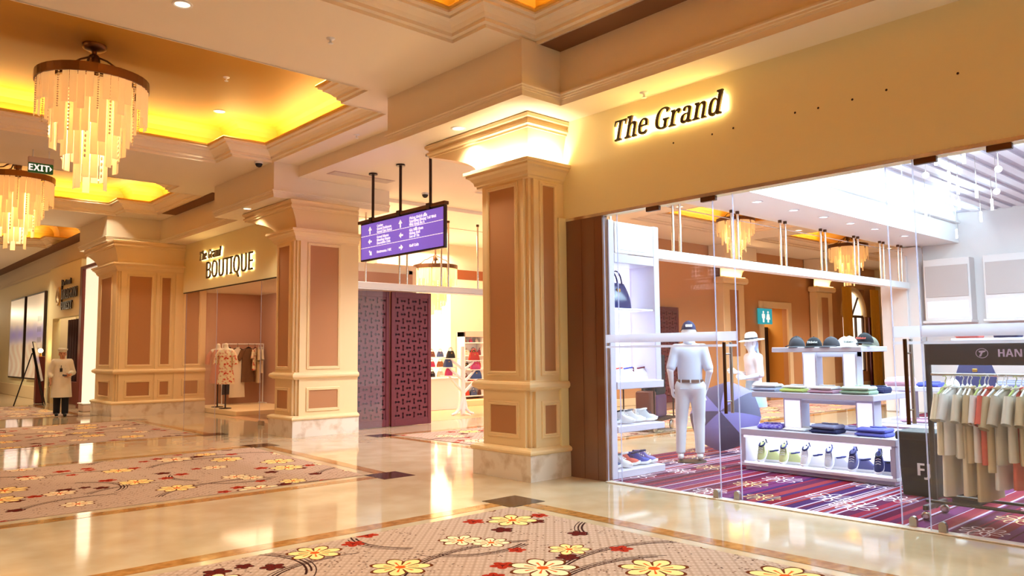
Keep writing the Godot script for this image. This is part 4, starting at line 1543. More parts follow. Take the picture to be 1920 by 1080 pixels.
func shoe_mesh(heel_h := 0.09) -> Array:
	# sole, upper, collar: toe towards +z, length 0.29
	var sole := MB.new()
	var rings := []
	var outline := func(y: float, g: float) -> Array:
		var ring := []
		for i in 20:
			var a := -TAU * i / 20.0
			var z := sin(a) * (0.145 + g)
			var wx := 0.045 + 0.009 * sin(z * 14.0) - (0.012 if z < -0.06 else 0.0)
			ring.append(Vector3(cos(a) * (wx + g), y + maxf(0.0, z - 0.08) * 0.25, z))
		return ring
	rings = [outline.call(0.0, -0.004), outline.call(0.008, 0.0), outline.call(0.026, 0.001), outline.call(0.03, -0.004)]
	sole.loft(rings)
	var up := MB.new()
	rings = []
	for k in 9:
		var t := k / 8.0
		var ring := []
		for i in 20:
			var a := -TAU * i / 20.0
			var z := sin(a)
			var zz := z * 0.138
			var back := 1.0 - smoothstep(-0.02, 0.085, zz)
			var top := lerpf(0.055, heel_h + 0.015, back)
			var nar := 1.0 - 0.45 * t * t
			var wx := (0.044 + 0.008 * sin(zz * 14.0) - (0.01 if zz < -0.06 else 0.0)) * nar
			var len_z := zz * (1.0 - 0.12 * t) if zz < 0 else zz * (1.0 - (0.75 * t * t))
			ring.append(Vector3(cos(a) * wx, 0.028 + top * sin(t * PI / 2) * (0.85 + 0.15 * back), len_z - 0.02 * t))
		rings.append(ring)
	up.loft(rings)
	var lace := MB.new()
	for j in 4:
		var z := 0.055 - j * 0.022
		var y := 0.088 + j * 0.012
		lace.tube([Vector3(-0.024, y - 0.006, z), Vector3(0, y + 0.006, z), Vector3(0.024, y - 0.006, z)], 0.004, 5)
	var collar := MB.new()
	var ring2 := []
	for i in 15:
		var a := TAU * i / 14.0
		ring2.append(Vector3(cos(a) * 0.027, 0.126 + 0.008 * sin(a), -0.045 + sin(a) * 0.048))
	collar.tube(ring2, 0.010, 6)
	var heel := MB.new()
	heel.bevel(Vector3(-0.02, 0.06, -0.146), Vector3(0.02, 0.135, -0.125), 0.008)
	return [sole.mesh(), up.mesh(), lace.mesh(), collar.mesh(), heel.mesh()]
var SHOE := []
func shoe(at: Vector3, turn: float, label: String, group: String, body: Material, accent: Material, tilt := 0.0) -> Node3D:
	if SHOE.is_empty(): SHOE = shoe_mesh()
	var t := thing("golf_shoe", label, "shoe", at, turn, group)
	if tilt != 0.0:
		t.position.y += 0.145 * sin(tilt) + 0.002
		t.rotation.x = tilt
		var st := MB.new()
		var back := 0.10
		st.xf = Transform3D(Basis(Vector3(1, 0, 0), -tilt), Vector3(0, 0, -back))
		st.bevel(Vector3(-0.025, -(0.145 + back) * sin(tilt), -0.02), Vector3(0.025, -0.012, 0.02), 0.004)
		part(st, "shoe_stand", M.white_gloss, t)
	t.scale = Vector3.ONE * 1.1
	part(SHOE[0], "sole", M.white, t)
	part(SHOE[1], "upper", body, t)
	part(SHOE[2], "laces", M.white if accent != M.white else M.navy, t)
	part(SHOE[3], "collar", accent, t)
	part(SHOE[4], "heel_tab", accent, t)
	return t
var CAP := []
func cap_parts() -> Array:
	var crown := MB.new()
	var rings := []
	for k in 9:
		var t := k / 8.0
		var a := t * PI / 2
		var ring := []
		for i in 24:
			var q := -TAU * i / 24.0
			var ridge := 1.0 + 0.012 * cos(q * 6.0)
			ring.append(Vector3(cos(q) * 0.095 * cos(a) * ridge, 0.12 * sin(a), sin(q) * 0.108 * cos(a) * ridge + 0.004 * t))
		rings.append(ring)
	crown.loft(rings)
	var brim := MB.new()
	var rows := []
	for k in 6:
		var r := k / 5.0
		var row := []
		for i in 13:
			var q := lerpf(-1.15, 1.15, i / 12.0)
			var reach := 0.075 * cos(q * 0.95) * r
			var dir := Vector3(sin(q), 0, cos(q))
			var e := Vector3(sin(q) * 0.093, 0.012, cos(q) * 0.106)
			row.append(e + dir * reach + Vector3(0, -0.014 * r - 0.02 * r * sin(q) * sin(q), 0))
		rows.append(row)
	brim.grid(rows)
	var under := []
	for row in rows:
		var r2 := []
		for p in row: r2.append(p - Vector3(0, 0.005, 0))
		under.append(r2)
	brim.grid(under, false, true)
	brim.grid([rows[-1], under[-1]])
	var button := MB.new()
	button.ball(Vector3(0, 0.121, 0.004), Vector3(0.009, 0.005, 0.009), 8, 4)
	return [crown.mesh(), brim.mesh(), button.mesh()]
func cap(at: Vector3, turn: float, label: String, m: Material, print_: Material, group := "caps on the top display shelf") -> Node3D:
	if CAP.is_empty(): CAP = cap_parts()
	var t := thing("baseball_cap", label, "cap", at, turn, group)
	part(CAP[0], "crown", m, t)
	part(CAP[1], "brim", m, t)
	part(CAP[2], "button", m, t)
	if print_:
		letters("Titleist", "Droid Serif", 0.034, 0.004, print_, t, Vector3(0, 0.055, 0.101), Vector3(-0.42, 0, 0), true, false, "embroidery")
	return t
# folded garment: a soft slab with a rolled front edge, a collar on top
func folded(at: Vector3, turn: float, w: float, d: float, h: float, m: Material, label: String, group: String, collar := true) -> Node3D:
	var t := thing("folded_shirt", label, "shirt", at, turn, group)
	var b := MB.new()
	var rings := []
	for k in 7:
		var q := k / 6.0
		var g := sin(q * PI) * 0.012
		var ring := []
		for i in 24:
			var a := -TAU * i / 24.0
			var cx := signf(cos(a)) * pow(absf(cos(a)), 0.28)
			var cz := signf(sin(a)) * pow(absf(sin(a)), 0.28)
			var bump := 0.003 * sin(i * 2.3 + k)
			ring.append(Vector3(cx * (w / 2 - 0.012 + g), h * q + bump, cz * (d / 2 - 0.012 + g)))
		rings.append(ring)
	b.loft(rings)
	part(b, "folded_body", m, t)
	b = MB.new()
	b.tube([Vector3(-w / 2 + 0.01, h * 0.5, d / 2 - 0.004), Vector3(0, h * 0.52, d / 2 + 0.004), Vector3(w / 2 - 0.01, h * 0.5, d / 2 - 0.004)], h * 0.30, 6)
	part(b, "front_fold", m, t)
	if collar:
		b = MB.new()
		for s in [-1.0, 1.0]:
			b.xf = Transform3D(Basis(Vector3.UP, s * 0.5), Vector3(s * 0.05, h, -d * 0.2))
			b.bevel(Vector3(-0.05, 0, -0.025), Vector3(0.05, 0.014, 0.03), 0.006)
		part(b, "collar", m, t)
	return t
# hanging garment seen from its front (+z); width at shoulders, length, sleeve length, flare
func garment_mesh(sh: float, len_: float, flare: float, sleeve: float, depth: float, seed_: int) -> Array:
	var b := MB.new()
	var rings := []
	for k in 15:
		var t := k / 14.0
		var y := -len_ * (1.0 - t)
		var half := lerpf(sh * flare, sh * 0.96, t)
		var dp := depth * lerpf(1.15, 0.8, t)
		if t > 0.86:
			var q := (t - 0.86) / 0.14
			half = sh * lerpf(0.96, 0.22, q)
			dp = depth * lerpf(0.8, 0.5, q)
			y = lerpf(-len_ * 0.14, -0.005, pow(q, 0.8)) * 0.5 if q > 0 else y
			y = lerpf(-len_ * 0.14, 0.0, q) if len_ < 0.3 else -0.09 * (1.0 - q)
		elif t > 0.78: half = sh * 0.94
		var ring := []
		for i in 28:
			var a := -TAU * i / 28.0
			var fold := 1.0 + (0.20 * sin(i * 1.9 + seed_) + 0.12 * sin(i * 0.9 + seed_ * 2.0)) * (1.0 - t)
			ring.append(Vector3(cos(a) * half, y, sin(a) * dp * fold))
		rings.append(ring)
	b.loft(rings)
	var s := MB.new()
	if sleeve > 0.0:
		for side in [-1.0, 1.0]:
			var rr := []
			for k in 7:
				var t := k / 6.0
				var c := Vector3(side * (sh * 0.84 + sleeve * 0.45 * t), -0.06 - sleeve * 0.88 * t, 0.0)
				var ring := []
				for i in 12:
					var a := TAU * i / 12.0
					ring.append(c + Vector3(cos(a) * lerpf(0.075, 0.06, t), cos(a) * 0.02 * side, sin(a) * lerpf(depth * 0.7, depth * 0.8, t)))
				rr.append(ring)
			s.grid(rr, true, side < 0)
	var col := MB.new()
	var cr := []
	for i in 13:
		var a := TAU * i / 12.0
		cr.append(Vector3(cos(a) * sh * 0.27, 0.005 + 0.012 * sin(a), sin(a) * depth * 0.55))
	col.tube(cr, 0.014, 6)
	var h := MB.new()
	h.tube([Vector3(-sh * 0.9, -0.05, 0), Vector3(-sh * 0.3, 0.0, 0), Vector3(0, 0.035, 0), Vector3(sh * 0.3, 0.0, 0), Vector3(sh * 0.9, -0.05, 0)], 0.009, 6)
	h.tube([Vector3(0, 0.03, 0), Vector3(0, 0.07, 0), Vector3(0, 0.10, 0.012), Vector3(0, 0.122, 0.0), Vector3(0, 0.112, -0.018)], 0.004, 5)
	return [b.mesh(), s.mesh() if sleeve > 0.0 else null, col.mesh(), h.mesh()]
func garment(meshes: Array, called: String, at: Vector3, turn: float, label: String, category: String, group: String, m: Material, trim: Material, hanger: Material) -> Node3D:
	var t := thing(called, label, category, at, turn, group)
	t.scale.y = 0.9 + 0.2 * rnd(int(at.z * 100.0) + int(at.x * 37.0))
	part(meshes[0], "body", m, t)
	if meshes[1]: part(meshes[1], "sleeves", m, t)
	part(meshes[2], "collar", trim, t)
	if hanger: part(meshes[3], "hanger", hanger, t)
	return t
var BAG := {}
func handbag(at: Vector3, turn: float, s: float, m: Material, label: String, group: String) -> Node3D:
	var t := thing("handbag", label, "bag", at, turn, group)
	t.scale = Vector3.ONE * s
	if BAG.is_empty():
		var b := MB.new()
		var rings := []
		for k in 8:
			var q := k / 7.0
			var w := lerpf(0.17, 0.12, q * q)
			var d := lerpf(0.065, 0.018, q) + 0.012 * sin(q * PI)
			var ring := []
			for i in 24:
				var a := -TAU * i / 24.0
				ring.append(Vector3(signf(cos(a)) * pow(absf(cos(a)), 0.45) * w, q * 0.22, signf(sin(a)) * pow(absf(sin(a)), 0.5) * d))
			rings.append(ring)
		b.loft(rings)
		BAG.body = b.mesh()
		b = MB.new()
		for z in [-0.02, 0.02]:
			var pts := []
			for i in 13:
				var a := PI * i / 12.0
				pts.append(Vector3(cos(a) * 0.075, 0.2 + sin(a) * 0.12, z))
			b.tube(pts, 0.007, 6)
		BAG.handle = b.mesh()
		b = MB.new()
		b.bevel(Vector3(-0.02, 0.14, 0.036), Vector3(0.02, 0.17, 0.05), 0.004)
		BAG.clasp = b.mesh()
	part(BAG.body, "bag_body", m, t)
	part(BAG.handle, "handles", m, t)
	part(BAG.clasp, "clasp", M.gold_metal, t)
	return t
var CHAND: Node3D
func chandelier(ring: Vector3, mount_y: float, label: String, e: float, size := 1.0):
	if CHAND == null:
		CHAND = Node3D.new()
		var b := MB.new()
		var R := 0.68
		var pts := []
		# hoop: a flat band
		b.sweep(circle(R, 40), [Vector2(0.012, -0.06), Vector2(0.012, 0.06), Vector2(-0.012, 0.06), Vector2(-0.012, -0.06), Vector2(0.012, -0.06)], true)
		part(b, "hoop", M.bronze, CHAND)
		for rr in [0.5, 0.32]:
			b = MB.new()
			b.sweep(circle(rr, 30), [Vector2(0.006, -0.02), Vector2(0.006, 0.02), Vector2(-0.006, 0.02), Vector2(-0.006, -0.02), Vector2(0.006, -0.02)], true)
			part(b, "inner_ring", M.bronze, CHAND)
		for k in 4:
			var a := TAU * k / 4.0 + 0.4
			var d := Vector3(cos(a), 0, sin(a))
			b = MB.new()
			b.tube([d * 0.05 + Vector3(0, 0.36, 0), d * 0.16 + Vector3(0, 0.32, 0), d * 0.26 + Vector3(0, 0.25, 0), d * 0.33 + Vector3(0, 0.24, 0), d * 0.46 + Vector3(0, 0.12, 0), d * 0.67 + Vector3(0, 0.05, 0)], 0.014, 6)
			part(b, "arm", M.bronze, CHAND)
			b = MB.new()
			b.tube([d * 0.67, -d * 0.0], 0.009, 5)
			part(b, "spoke", M.bronze, CHAND)
		# strips of frosted shell in three rings, deeper towards the middle
		var rng := RandomNumberGenerator.new()
		rng.seed = 12
		var lens := [0.34, 0.42, 0.50, 0.62, 0.74, 0.86, 1.0, 1.14, 1.28, 1.42]
		var strips := []
		for L in lens:
			b = MB.new()
			b.box(Vector3(-0.043, -L, -0.004), Vector3(0.043, 0.0, 0.004))
			strips.append(b.mesh())
		var bead := MB.new()
		for j in 16: bead.ball(Vector3(0, -0.03 - j * 0.055, 0), Vector3(0.014, 0.02, 0.014), 6, 4)
		var bead_mesh := bead.mesh()
		for q in [[0.665, 44, 0, 3], [0.5, 32, 3, 6], [0.34, 22, 6, 8], [0.19, 12, 8, 10]]:
			for i in q[1]:
				var a: float = TAU * i / q[1]
				var p := Vector3(cos(a) * q[0], -0.05, sin(a) * q[0])
				if i % 5 == 2:
					var bd := part(bead_mesh, "bead_string", M.crystal, CHAND, p)
					bd.scale = Vector3(1, [0.55, 0.85, 1.2, 1.45][[0.665, 0.5, 0.34, 0.19].find(q[0])], 1)
				else:
					var st := part(strips[rng.randi_range(q[2], q[3] - 1)], "shell_strip", M.shell, CHAND, p)
					st.rotation.y = -a + PI / 2 + rng.randf_range(-0.25, 0.25)
		b = MB.new()
		b.lathe([Vector2(0.001, -0.03), Vector2(0.44, -0.035), Vector2(0.44, -0.02), Vector2(0.001, -0.015)], 24, false)
		part(b, "added_light_shield", M.bronze, CHAND)  # added disc that blocks upward light and keeps the coffer dark
		for k in 5:
			b = MB.new()
			b.ball(Vector3.ZERO, Vector3(0.03, 0.045, 0.03), 8, 6)
			var a := TAU * k / 5.0
			part(b, "bulb", M.bulb, CHAND, Vector3(cos(a) * 0.26, -0.22 - 0.16 * (k % 3), sin(a) * 0.26))
	var c: Node3D = CHAND.duplicate()
	c.name = numbered("chandelier")
	add_child(c)
	c.position = ring
	c.scale = Vector3.ONE * size
	tag(c, label, "chandelier", "shell strip chandeliers")
	var b2 := MB.new()
	var top := (mount_y - ring.y) / size
	b2.tube([Vector3(0, 0.05, 0), Vector3(0, top, 0)], 0.03, 10)
	b2.lathe([Vector2(0.07, 0.22), Vector2(0.08, 0.3), Vector2(0.06, 0.38), Vector2(0.03, 0.4)], 12)
	part(b2, "stem", M.bronze, c)
	b2 = MB.new()
	b2.lathe([Vector2(0.03, top - 0.09), Vector2(0.11, top - 0.075), Vector2(0.15, top - 0.05), Vector2(0.15, top - 0.002)], 18)
	part(b2, "ceiling_canopy", M.bronze, c)
	omni(Vector3(0, -0.5, 0), Color(1, 0.90, 0.70), e * 0.2, 0.12, c)
	spot(Vector3(0, -0.25, 0), Vector3.DOWN, Color(1, 0.92, 0.76), e * 0.75, 80.0, 0.12, c)
func circle(r: float, n: int) -> Array:
	var out := []
	for i in n:
		var a := TAU * i / n
		out.append(Vector2(cos(a) * r, sin(a) * r))
	return out
func corridor_things():
	chandelier(Vector3(2.67, 5.17, -11.35), 5.7, "large shell strip chandelier in the nearest gold coffer", 8.0)
	chandelier(Vector3(3.04, 5.18, -18.7), 5.7, "second chandelier, half cut by the left edge of the picture", 8.0)
	chandelier(Vector3(3.0, 5.18, -26.0), 5.7, "third corridor chandelier far away at the left edge", 6.0)
	chandelier(Vector3(17.0, 4.72, -10.45), 5.48, "chandelier hanging in the passage seen through the golf shop glass", 6.0, 0.68)
	chandelier(Vector3(23.2, 4.6, -10.45), 5.48, "farther passage chandelier seen behind the chrome rods", 6.0, 0.82)
	chandelier(Vector3(12.05, 3.72, -16.3), 4.7, "bright chandelier in the bag shop under the hanging sign", 9.0, 0.84)
	# red casino sign on the other side of the corridor, mirrored in the shop glass
	var t := thing("casino_sign", "red lit sign board on the opposite wall, mirrored faintly in the shop glass", "sign", Vector3(-1.4, 2.75, -10.5))
	var b := MB.new()
	b.bevel(Vector3(0, 0, -1.2), Vector3(0.06, 0.95, 1.0), 0.01)
	part(b, "board", M.red_lit, t)
	letters("CASINO", "Droid Serif", 0.16, 0.01, M.sign_bright, t, Vector3(0.07, 0.2, 0.28), Vector3(0, PI / 2, 0), true)
	letters("PHOENIX", "Droid Serif", 0.07, 0.01, M.sign_bright, t, Vector3(0.07, 0.33, 0.28), Vector3(0, PI / 2, 0), true)
	b = MB.new()
	slab(b, 0.06, 0.075, 0.40, 0.41, -0.2, 0.85)
	for q in [[0.55, 0.0], [0.12, 0.0]]:
		for s in [[0, 0.46, 0.24, 0.012], [0, 0.56, 0.2, 0.012], [0, 0.66, 0.26, 0.012]]: slab(b, 0.06, 0.075, s[1], s[1] + 0.02, q[0] - s[2] / 2, q[0] + s[2] / 2)
		slab(b, 0.06, 0.075, 0.44, 0.72, q[0] - 0.01, q[0] + 0.012)
		slab(b, 0.06, 0.075, 0.44, 0.62, q[0] - 0.1, q[0] - 0.08)
	part(b, "characters", M.sign_bright, t)
func shop_things():
	shelf_unit()
	tier_table()
	second_table()
	clothes_rack()
	back_wall_goods()
	umbrella()
	pendants()
	passage_things()
	# black carrier box with the white monogram, at the end of the tiered table
	var t := thing("stock_box", "black stock box with a white monogram between the tiered table and the rack", "box", Vector3(8.62, 0.006, -3.18))
	var b := MB.new()
	b.loft([rrect(0.20, 0.17, 0.0), rrect(0.205, 0.175, 0.02), rrect(0.225, 0.195, 0.56), rrect(0.225, 0.195, 0.58)])
	part(b, "bin_body", M.black_cloth, t)
	b = MB.new()
	b.loft([rrect(0.24, 0.21, 0.56), rrect(0.245, 0.215, 0.575), rrect(0.245, 0.215, 0.63), rrect(0.23, 0.2, 0.645)])
	part(b, "lid", M.black, t)
	letters("FJ", "Droid Sans", 0.17, 0.006, M.white, t, Vector3(-0.216, 0.27, 0.06), FACE_W, true, false, "monogram")
	b = MB.new()
	b.bevel(Vector3(-0.05, 0.0, 0.28), Vector3(0.25, 0.26, 0.52), 0.01)
	single(b, "cardboard_box", M.black_cloth, "small low black box on the carpet under the rack", "box").position = Vector3(8.3, 0.006, -3.1)
func rrect(w: float, d: float, y: float, n := 24) -> Array:
	var ring := []
	for i in n:
		var a := -TAU * i / n
		ring.append(Vector3(signf(cos(a)) * pow(absf(cos(a)), 0.25) * w, y, signf(sin(a)) * pow(absf(sin(a)), 0.25) * d))
	return ring
func bx(t: Node3D, called: String, m: Material, lo: Vector3, hi: Vector3, e := 0.006) -> MeshInstance3D:
	var b := MB.new()
	b.bevel(lo, hi, e)
	return part(b, called, m, t)
func shelf_unit():
	var o := Vector3(6.985, 0.006, -6.425)
	var t := thing("shelf_unit", "tall white lit shelf unit with shoes beside the brown wall panel", "shelf", o)
	bx(t, "side_panel", M.white_lilac, Vector3(0.0, 0, 0), Vector3(0.10, 3.06, 0.42))
	bx(t, "side_panel", M.white_lilac, Vector3(0.86, 1.14, 0), Vector3(0.97, 3.06, 0.42))
	bx(t, "base", M.white_lilac, Vector3(0.10, 0, 0.0), Vector3(1.0, 0.09, 0.42))
	bx(t, "shelf", M.white_lilac, Vector3(0.10, 0.53, 0.0), Vector3(1.0, 0.61, 0.43))
	bx(t, "shelf", M.white_lilac, Vector3(0.10, 1.04, 0.0), Vector3(1.0, 1.13, 0.43))
	bx(t, "bag_shelf", M.white_gloss, Vector3(0.10, 1.985, 0.05), Vector3(0.86, 2.01, 0.40))
	bx(t, "header", M.white_lilac, Vector3(0.10, 2.55, 0.0), Vector3(0.86, 2.66, 0.42))
	var d := bx(t, "cabinet_door", M.white, Vector3(0.11, 2.67, 0.40), Vector3(0.85, 3.05, 0.425))
	bx(d, "door_panel", M.white_gloss, Vector3(0.15, 2.71, 0.424), Vector3(0.81, 3.01, 0.43))
	bx(t, "light_panel", M.lit_panel, Vector3(0.10, 1.13, 0.0), Vector3(0.86, 2.55, 0.03))
	for y in [1.134]: bx(t, "lit_shelf_edge", M.lit_panel_soft, Vector3(0.11, y, 0.02), Vector3(0.98, y + 0.006, 0.41), 0.002)
	for y in [0.53, 1.04]: bx(t, "under_shelf_lamp", M.lit_panel_soft, Vector3(0.14, y - 0.008, 0.1), Vector3(0.94, y - 0.001, 0.16), 0.002)
	area(o + Vector3(0.48, 1.85, 0.045), Vector3(0, 0, 1), Vector2(0.74, 1.35), COOL, 0.3, "shelf_light")
	for y in [0.52, 1.03]: area(o + Vector3(0.54, y - 0.004, 0.2), Vector3.DOWN, Vector2(0.8, 0.12), COOL, 0.06, "shelf_light")
	var bag := handbag(o + Vector3(0.34, 2.012, 0.2), 0.12, 1.25, M.navy_gloss, "dark blue glossy bag on the upper lit shelf of the shoe unit", "")
	bag.scale = Vector3(1.75, 1.45, 1.6)
	var g := "golf shoes in the tall shelf unit"
	var row := func(y: float, list: Array):
		var n := list.size()
		for i in n:
			var q: Array = list[i]
			shoe(o + Vector3(0.20 + i * (0.68 / maxf(1.0, n - 1.0)), y, 0.2 + 0.03 * (i % 2)), float(q[3]), q[0], g, M[q[1]], M[q[2]])
	row.call(1.142, [["pale shoe with grey collar at the left of the upper shoe shelf", "shoe_white", "shoe_grey", 0.5], ["white shoe with coral collar on the upper shoe shelf", "shoe_white", "coral", 0.55], ["white shoe with blue collar on the upper shoe shelf", "shoe_white", "shoe_blue", 0.6], ["white shoe with wine red collar at the right of the upper shoe shelf", "shoe_white", "wine", 0.6]])
	row.call(0.622, [["slate shoe at the left of the middle shoe shelf", "shoe_grey", "black", 0.45], ["white shoe with black collar on the middle shoe shelf", "shoe_white", "black", 0.4], ["white shoe with grey collar on the middle shoe shelf", "shoe_white", "shoe_grey", 0.9], ["pale grey shoe at the right of the middle shoe shelf", "shoe_pale", "white", 1.1]])
	row.call(0.101, [["dark blue shoe at the left of the lowest shoe shelf", "shoe_navy", "white", 0.4], ["white shoe with grey collar on the lowest shoe shelf", "shoe_white", "shoe_grey", 0.3], ["white and coral shoe on the lowest shoe shelf", "coral", "white", 0.9], ["blue shoe on the lowest shoe shelf", "shoe_blue", "navy", 0.9], ["lilac shoe at the right of the lowest shoe shelf", "shoe_lilac", "navy", 0.6]])
func lit_frame(t: Node3D, called: String, z0: float, z1: float, y0: float, y1: float, x0: float, x1: float):
	# a white post with glowing faces
	var p := bx(t, called, M.white_lilac, Vector3(x0, y0, z0), Vector3(x1, y1, z1), 0.004)
	bx(p, "lit_face", M.lit_panel_soft, Vector3(x0 - 0.006, y0 + 0.03, z0 + 0.02), Vector3(x0 + 0.002, y1 - 0.03, z1 - 0.02), 0.001)
func tier_table():
	var o := Vector3(8.78, 0.006, -5.42)
	var t := thing("display_table", "white three-tier lit display table with caps, shirts and shoes", "table", o)
	var L := 1.88
	bx(t, "plinth", M.white_lilac, Vector3(0.04, 0, 0.03), Vector3(1.15, 0.06, L - 0.03))
	bx(t, "box_floor", M.white_gloss, Vector3(0, 0.05, 0), Vector3(1.2, 0.09, L))
	bx(t, "box_end", M.white_lilac, Vector3(0, 0.09, 0), Vector3(1.2, 0.43, 0.06))
	bx(t, "box_end", M.white_lilac, Vector3(0, 0.09, L - 0.06), Vector3(1.2, 0.43, L))
	bx(t, "table_board", M.white_lilac, Vector3(-0.01, 0.43, -0.01), Vector3(1.21, 0.51, L + 0.01))
	bx(t, "light_panel", M.lit_panel, Vector3(0.46, 0.09, 0.06), Vector3(0.49, 0.43, L - 0.06), 0.003)
	bx(t, "light_panel", M.lit_panel, Vector3(0.05, 0.422, 0.1), Vector3(0.4, 0.43, L - 0.1), 0.002)
	bx(t, "lit_rim", M.lit_panel_soft, Vector3(-0.006, 0.40, 0.04), Vector3(0.004, 0.43, L - 0.04), 0.002)
	bx(t, "lit_rim", M.lit_panel_soft, Vector3(-0.006, 0.085, 0.04), Vector3(0.004, 0.11, L - 0.04), 0.002)
	area(o + Vector3(0.22, 0.418, L / 2), Vector3.DOWN, Vector2(0.32, 1.7), COOL, 0.35, "table_light")
	area(o + Vector3(0.45, 0.26, L / 2), Vector3(-1, 0, 0), Vector2(1.7, 0.3), COOL, 0.25, "table_light")
	lit_frame(t, "post", 0.46, 0.70, 0.51, 0.90, 0.24, 0.44)
	lit_frame(t, "post", 1.36, 1.57, 0.51, 0.90, 0.24, 0.44)
	bx(t, "post_header", M.white_lilac, Vector3(0.26, 0.84, 0.46), Vector3(0.42, 0.90, 1.57), 0.004)
	bx(t, "middle_shelf", M.white_lilac, Vector3(0.12, 0.90, 0.10), Vector3(1.05, 0.97, 1.62))
	area(o + Vector3(0.5, 0.895, 0.86), Vector3.DOWN, Vector2(0.5, 1.0), COOL, 0.4, "table_light")
	lit_frame(t, "post", 0.70, 0.88, 0.97, 1.46, 0.30, 0.46)
	lit_frame(t, "post", 1.20, 1.37, 0.97, 1.46, 0.30, 0.46)
	bx(t, "post_header", M.white_lilac, Vector3(0.32, 1.40, 0.70), Vector3(0.44, 1.46, 1.37), 0.004)
	bx(t, "top_shelf", M.white_lilac, Vector3(0.18, 1.46, 0.36), Vector3(0.9, 1.52, 1.48))
	area(o + Vector3(0.5, 1.455, 0.95), Vector3.DOWN, Vector2(0.5, 0.9), COOL, 0.4, "table_light")
	# shoes in the lit box: six pairs
	var g := "golf shoes in the lit table box"
	var kinds := [["white, lime and blue", "shoe_lime", "navy"], ["lime and lilac", "shoe_lime", "shoe_navy"], ["plain white", "shoe_white", "navy"], ["white and navy", "shoe_pale", "shoe_navy"], ["slate blue", "shoe_slate", "navy"], ["dark grey laced", "shoe_navy", "black"]]
	for i in 6:
		var z := -5.42 + 0.22 + i * 0.285
		var a := "first second third fourth fifth sixth".split(" ")[i]
		shoe(Vector3(8.93, 0.098, z), -1.45 + 0.1 * (i % 2), "%s golf shoe, front of the %s pair in the table box" % [kinds[i][0], a], g, M[kinds[i][1]], M[kinds[i][2]], 0.62)
		shoe(Vector3(9.05, 0.098, z + 0.13), 0.35, "%s golf shoe, sideways in the %s pair in the table box" % [kinds[i][0], a], g, M[kinds[i][1]], M[kinds[i][2]])
	# caps on top
	var Y := 1.53
	cap(Vector3(9.12, Y, -4.80), -1.2, "dark grey cap at the left front of the top shelf", M.charcoal, null)
	cap(Vector3(9.34, Y + 0.02, -4.92), -1.5, "black cap standing behind the leftmost dark grey cap", M.black_cloth, null)
	cap(Vector3(9.12, Y, -4.58), -1.3, "black cap with white script on the top shelf", M.black_cloth, M.white)
	cap(Vector3(9.12, Y, -4.36), -1.7, "plain charcoal cap in the middle of the top shelf", M.charcoal, null)
	cap(Vector3(9.12, Y, -4.14), -1.2, "white cap with dark script on the top shelf", M.shoe_white, M.black)
	cap(Vector3(9.26, Y + 0.04, -4.02), -1.6, "tall black cap with pale patch right of the white cap", M.black_cloth, M.coral)
	cap(Vector3(9.45, Y, -4.35), -1.6, "white cap behind the charcoal cap", M.shoe_white, null)
	cap(Vector3(9.5, Y, -4.06), -1.6, "grey green cap at the right end of the top shelf", M.olive, null)
	# folded goods on the middle shelf
	var ym := 0.977
	folded(Vector3(9.05, ym, -5.17), -1.57, 0.34, 0.26, 0.05, M.cloth_blue, "pale blue folded shirt at the left end of the middle shelf", "folded shirts on the tiered table")
	folded(Vector3(9.05, ym + 0.056, -5.17), -1.5, 0.32, 0.25, 0.035, M.cloth_white, "white folded shirt on top of the pale blue one", "folded shirts on the tiered table")
	folded(Vector3(9.06, ym, -4.80), -1.57, 0.32, 0.26, 0.045, M.cloth_lime, "lime green folded shirt on the middle shelf", "folded shirts on the tiered table")
	folded(Vector3(9.06, ym + 0.05, -4.80), -1.6, 0.28, 0.22, 0.03, M.cloth_white, "white folded shirt on top of the lime green one", "folded shirts on the tiered table")
	folded(Vector3(9.05, ym, -4.43), -1.57, 0.33, 0.26, 0.04, M.cloth_pink, "dusky pink folded shirt on the middle shelf", "folded shirts on the tiered table")
	folded(Vector3(9.05, ym + 0.046, -4.43), -1.6, 0.31, 0.25, 0.035, M.cloth_white, "white folded shirt on top of the dusky pink one", "folded shirts on the tiered table")
	folded(Vector3(9.05, ym, -4.02), -1.57, 0.36, 0.27, 0.045, M.cloth_sage, "sage green folded shirt at the right end of the middle shelf", "folded shirts on the tiered table")
	folded(Vector3(9.05, ym + 0.05, -4.02), -1.55, 0.34, 0.26, 0.04, M.cloth_mint, "mint folded shirt on top of the sage green one", "folded shirts on the tiered table")
	folded(Vector3(9.45, ym, -4.0), -1.57, 0.3, 0.26, 0.07, M.navy, "navy folded shirt behind the mint one", "folded shirts on the tiered table")
	# and on the table board
	var yb := 0.518
	folded(Vector3(9.0, yb, -5.12), -1.3, 0.30, 0.26, 0.055, M.cloth_floral, "purple and white patterned shirt at the left of the lower board", "folded shirts on the tiered table")
	folded(Vector3(9.02, yb, -4.76), -1.6, 0.30, 0.28, 0.03, M.cloth_white, "white shirt with blue print on the lower board", "folded shirts on the tiered table")
	folded(Vector3(8.98, yb, -4.38), -1.5, 0.34, 0.3, 0.045, M.navy, "navy folded trousers under the grey shirt on the lower board", "folded shirts on the tiered table", false)
	folded(Vector3(8.98, yb + 0.05, -4.38), -1.6, 0.32, 0.28, 0.045, M.cloth_greyblue, "grey blue folded shirt on top of the navy trousers", "folded shirts on the tiered table")
	folded(Vector3(8.98, yb, -3.83), -1.57, 0.36, 0.28, 0.045, M.cloth_denim, "denim blue folded shirt at the right of the lower board", "folded shirts on the tiered table", false)
	folded(Vector3(8.98, yb + 0.05, -3.83), -1.57, 0.35, 0.27, 0.04, M.cloth_denim, "denim blue folded shirt on top of its twin at the right of the lower board", "folded shirts on the tiered table")
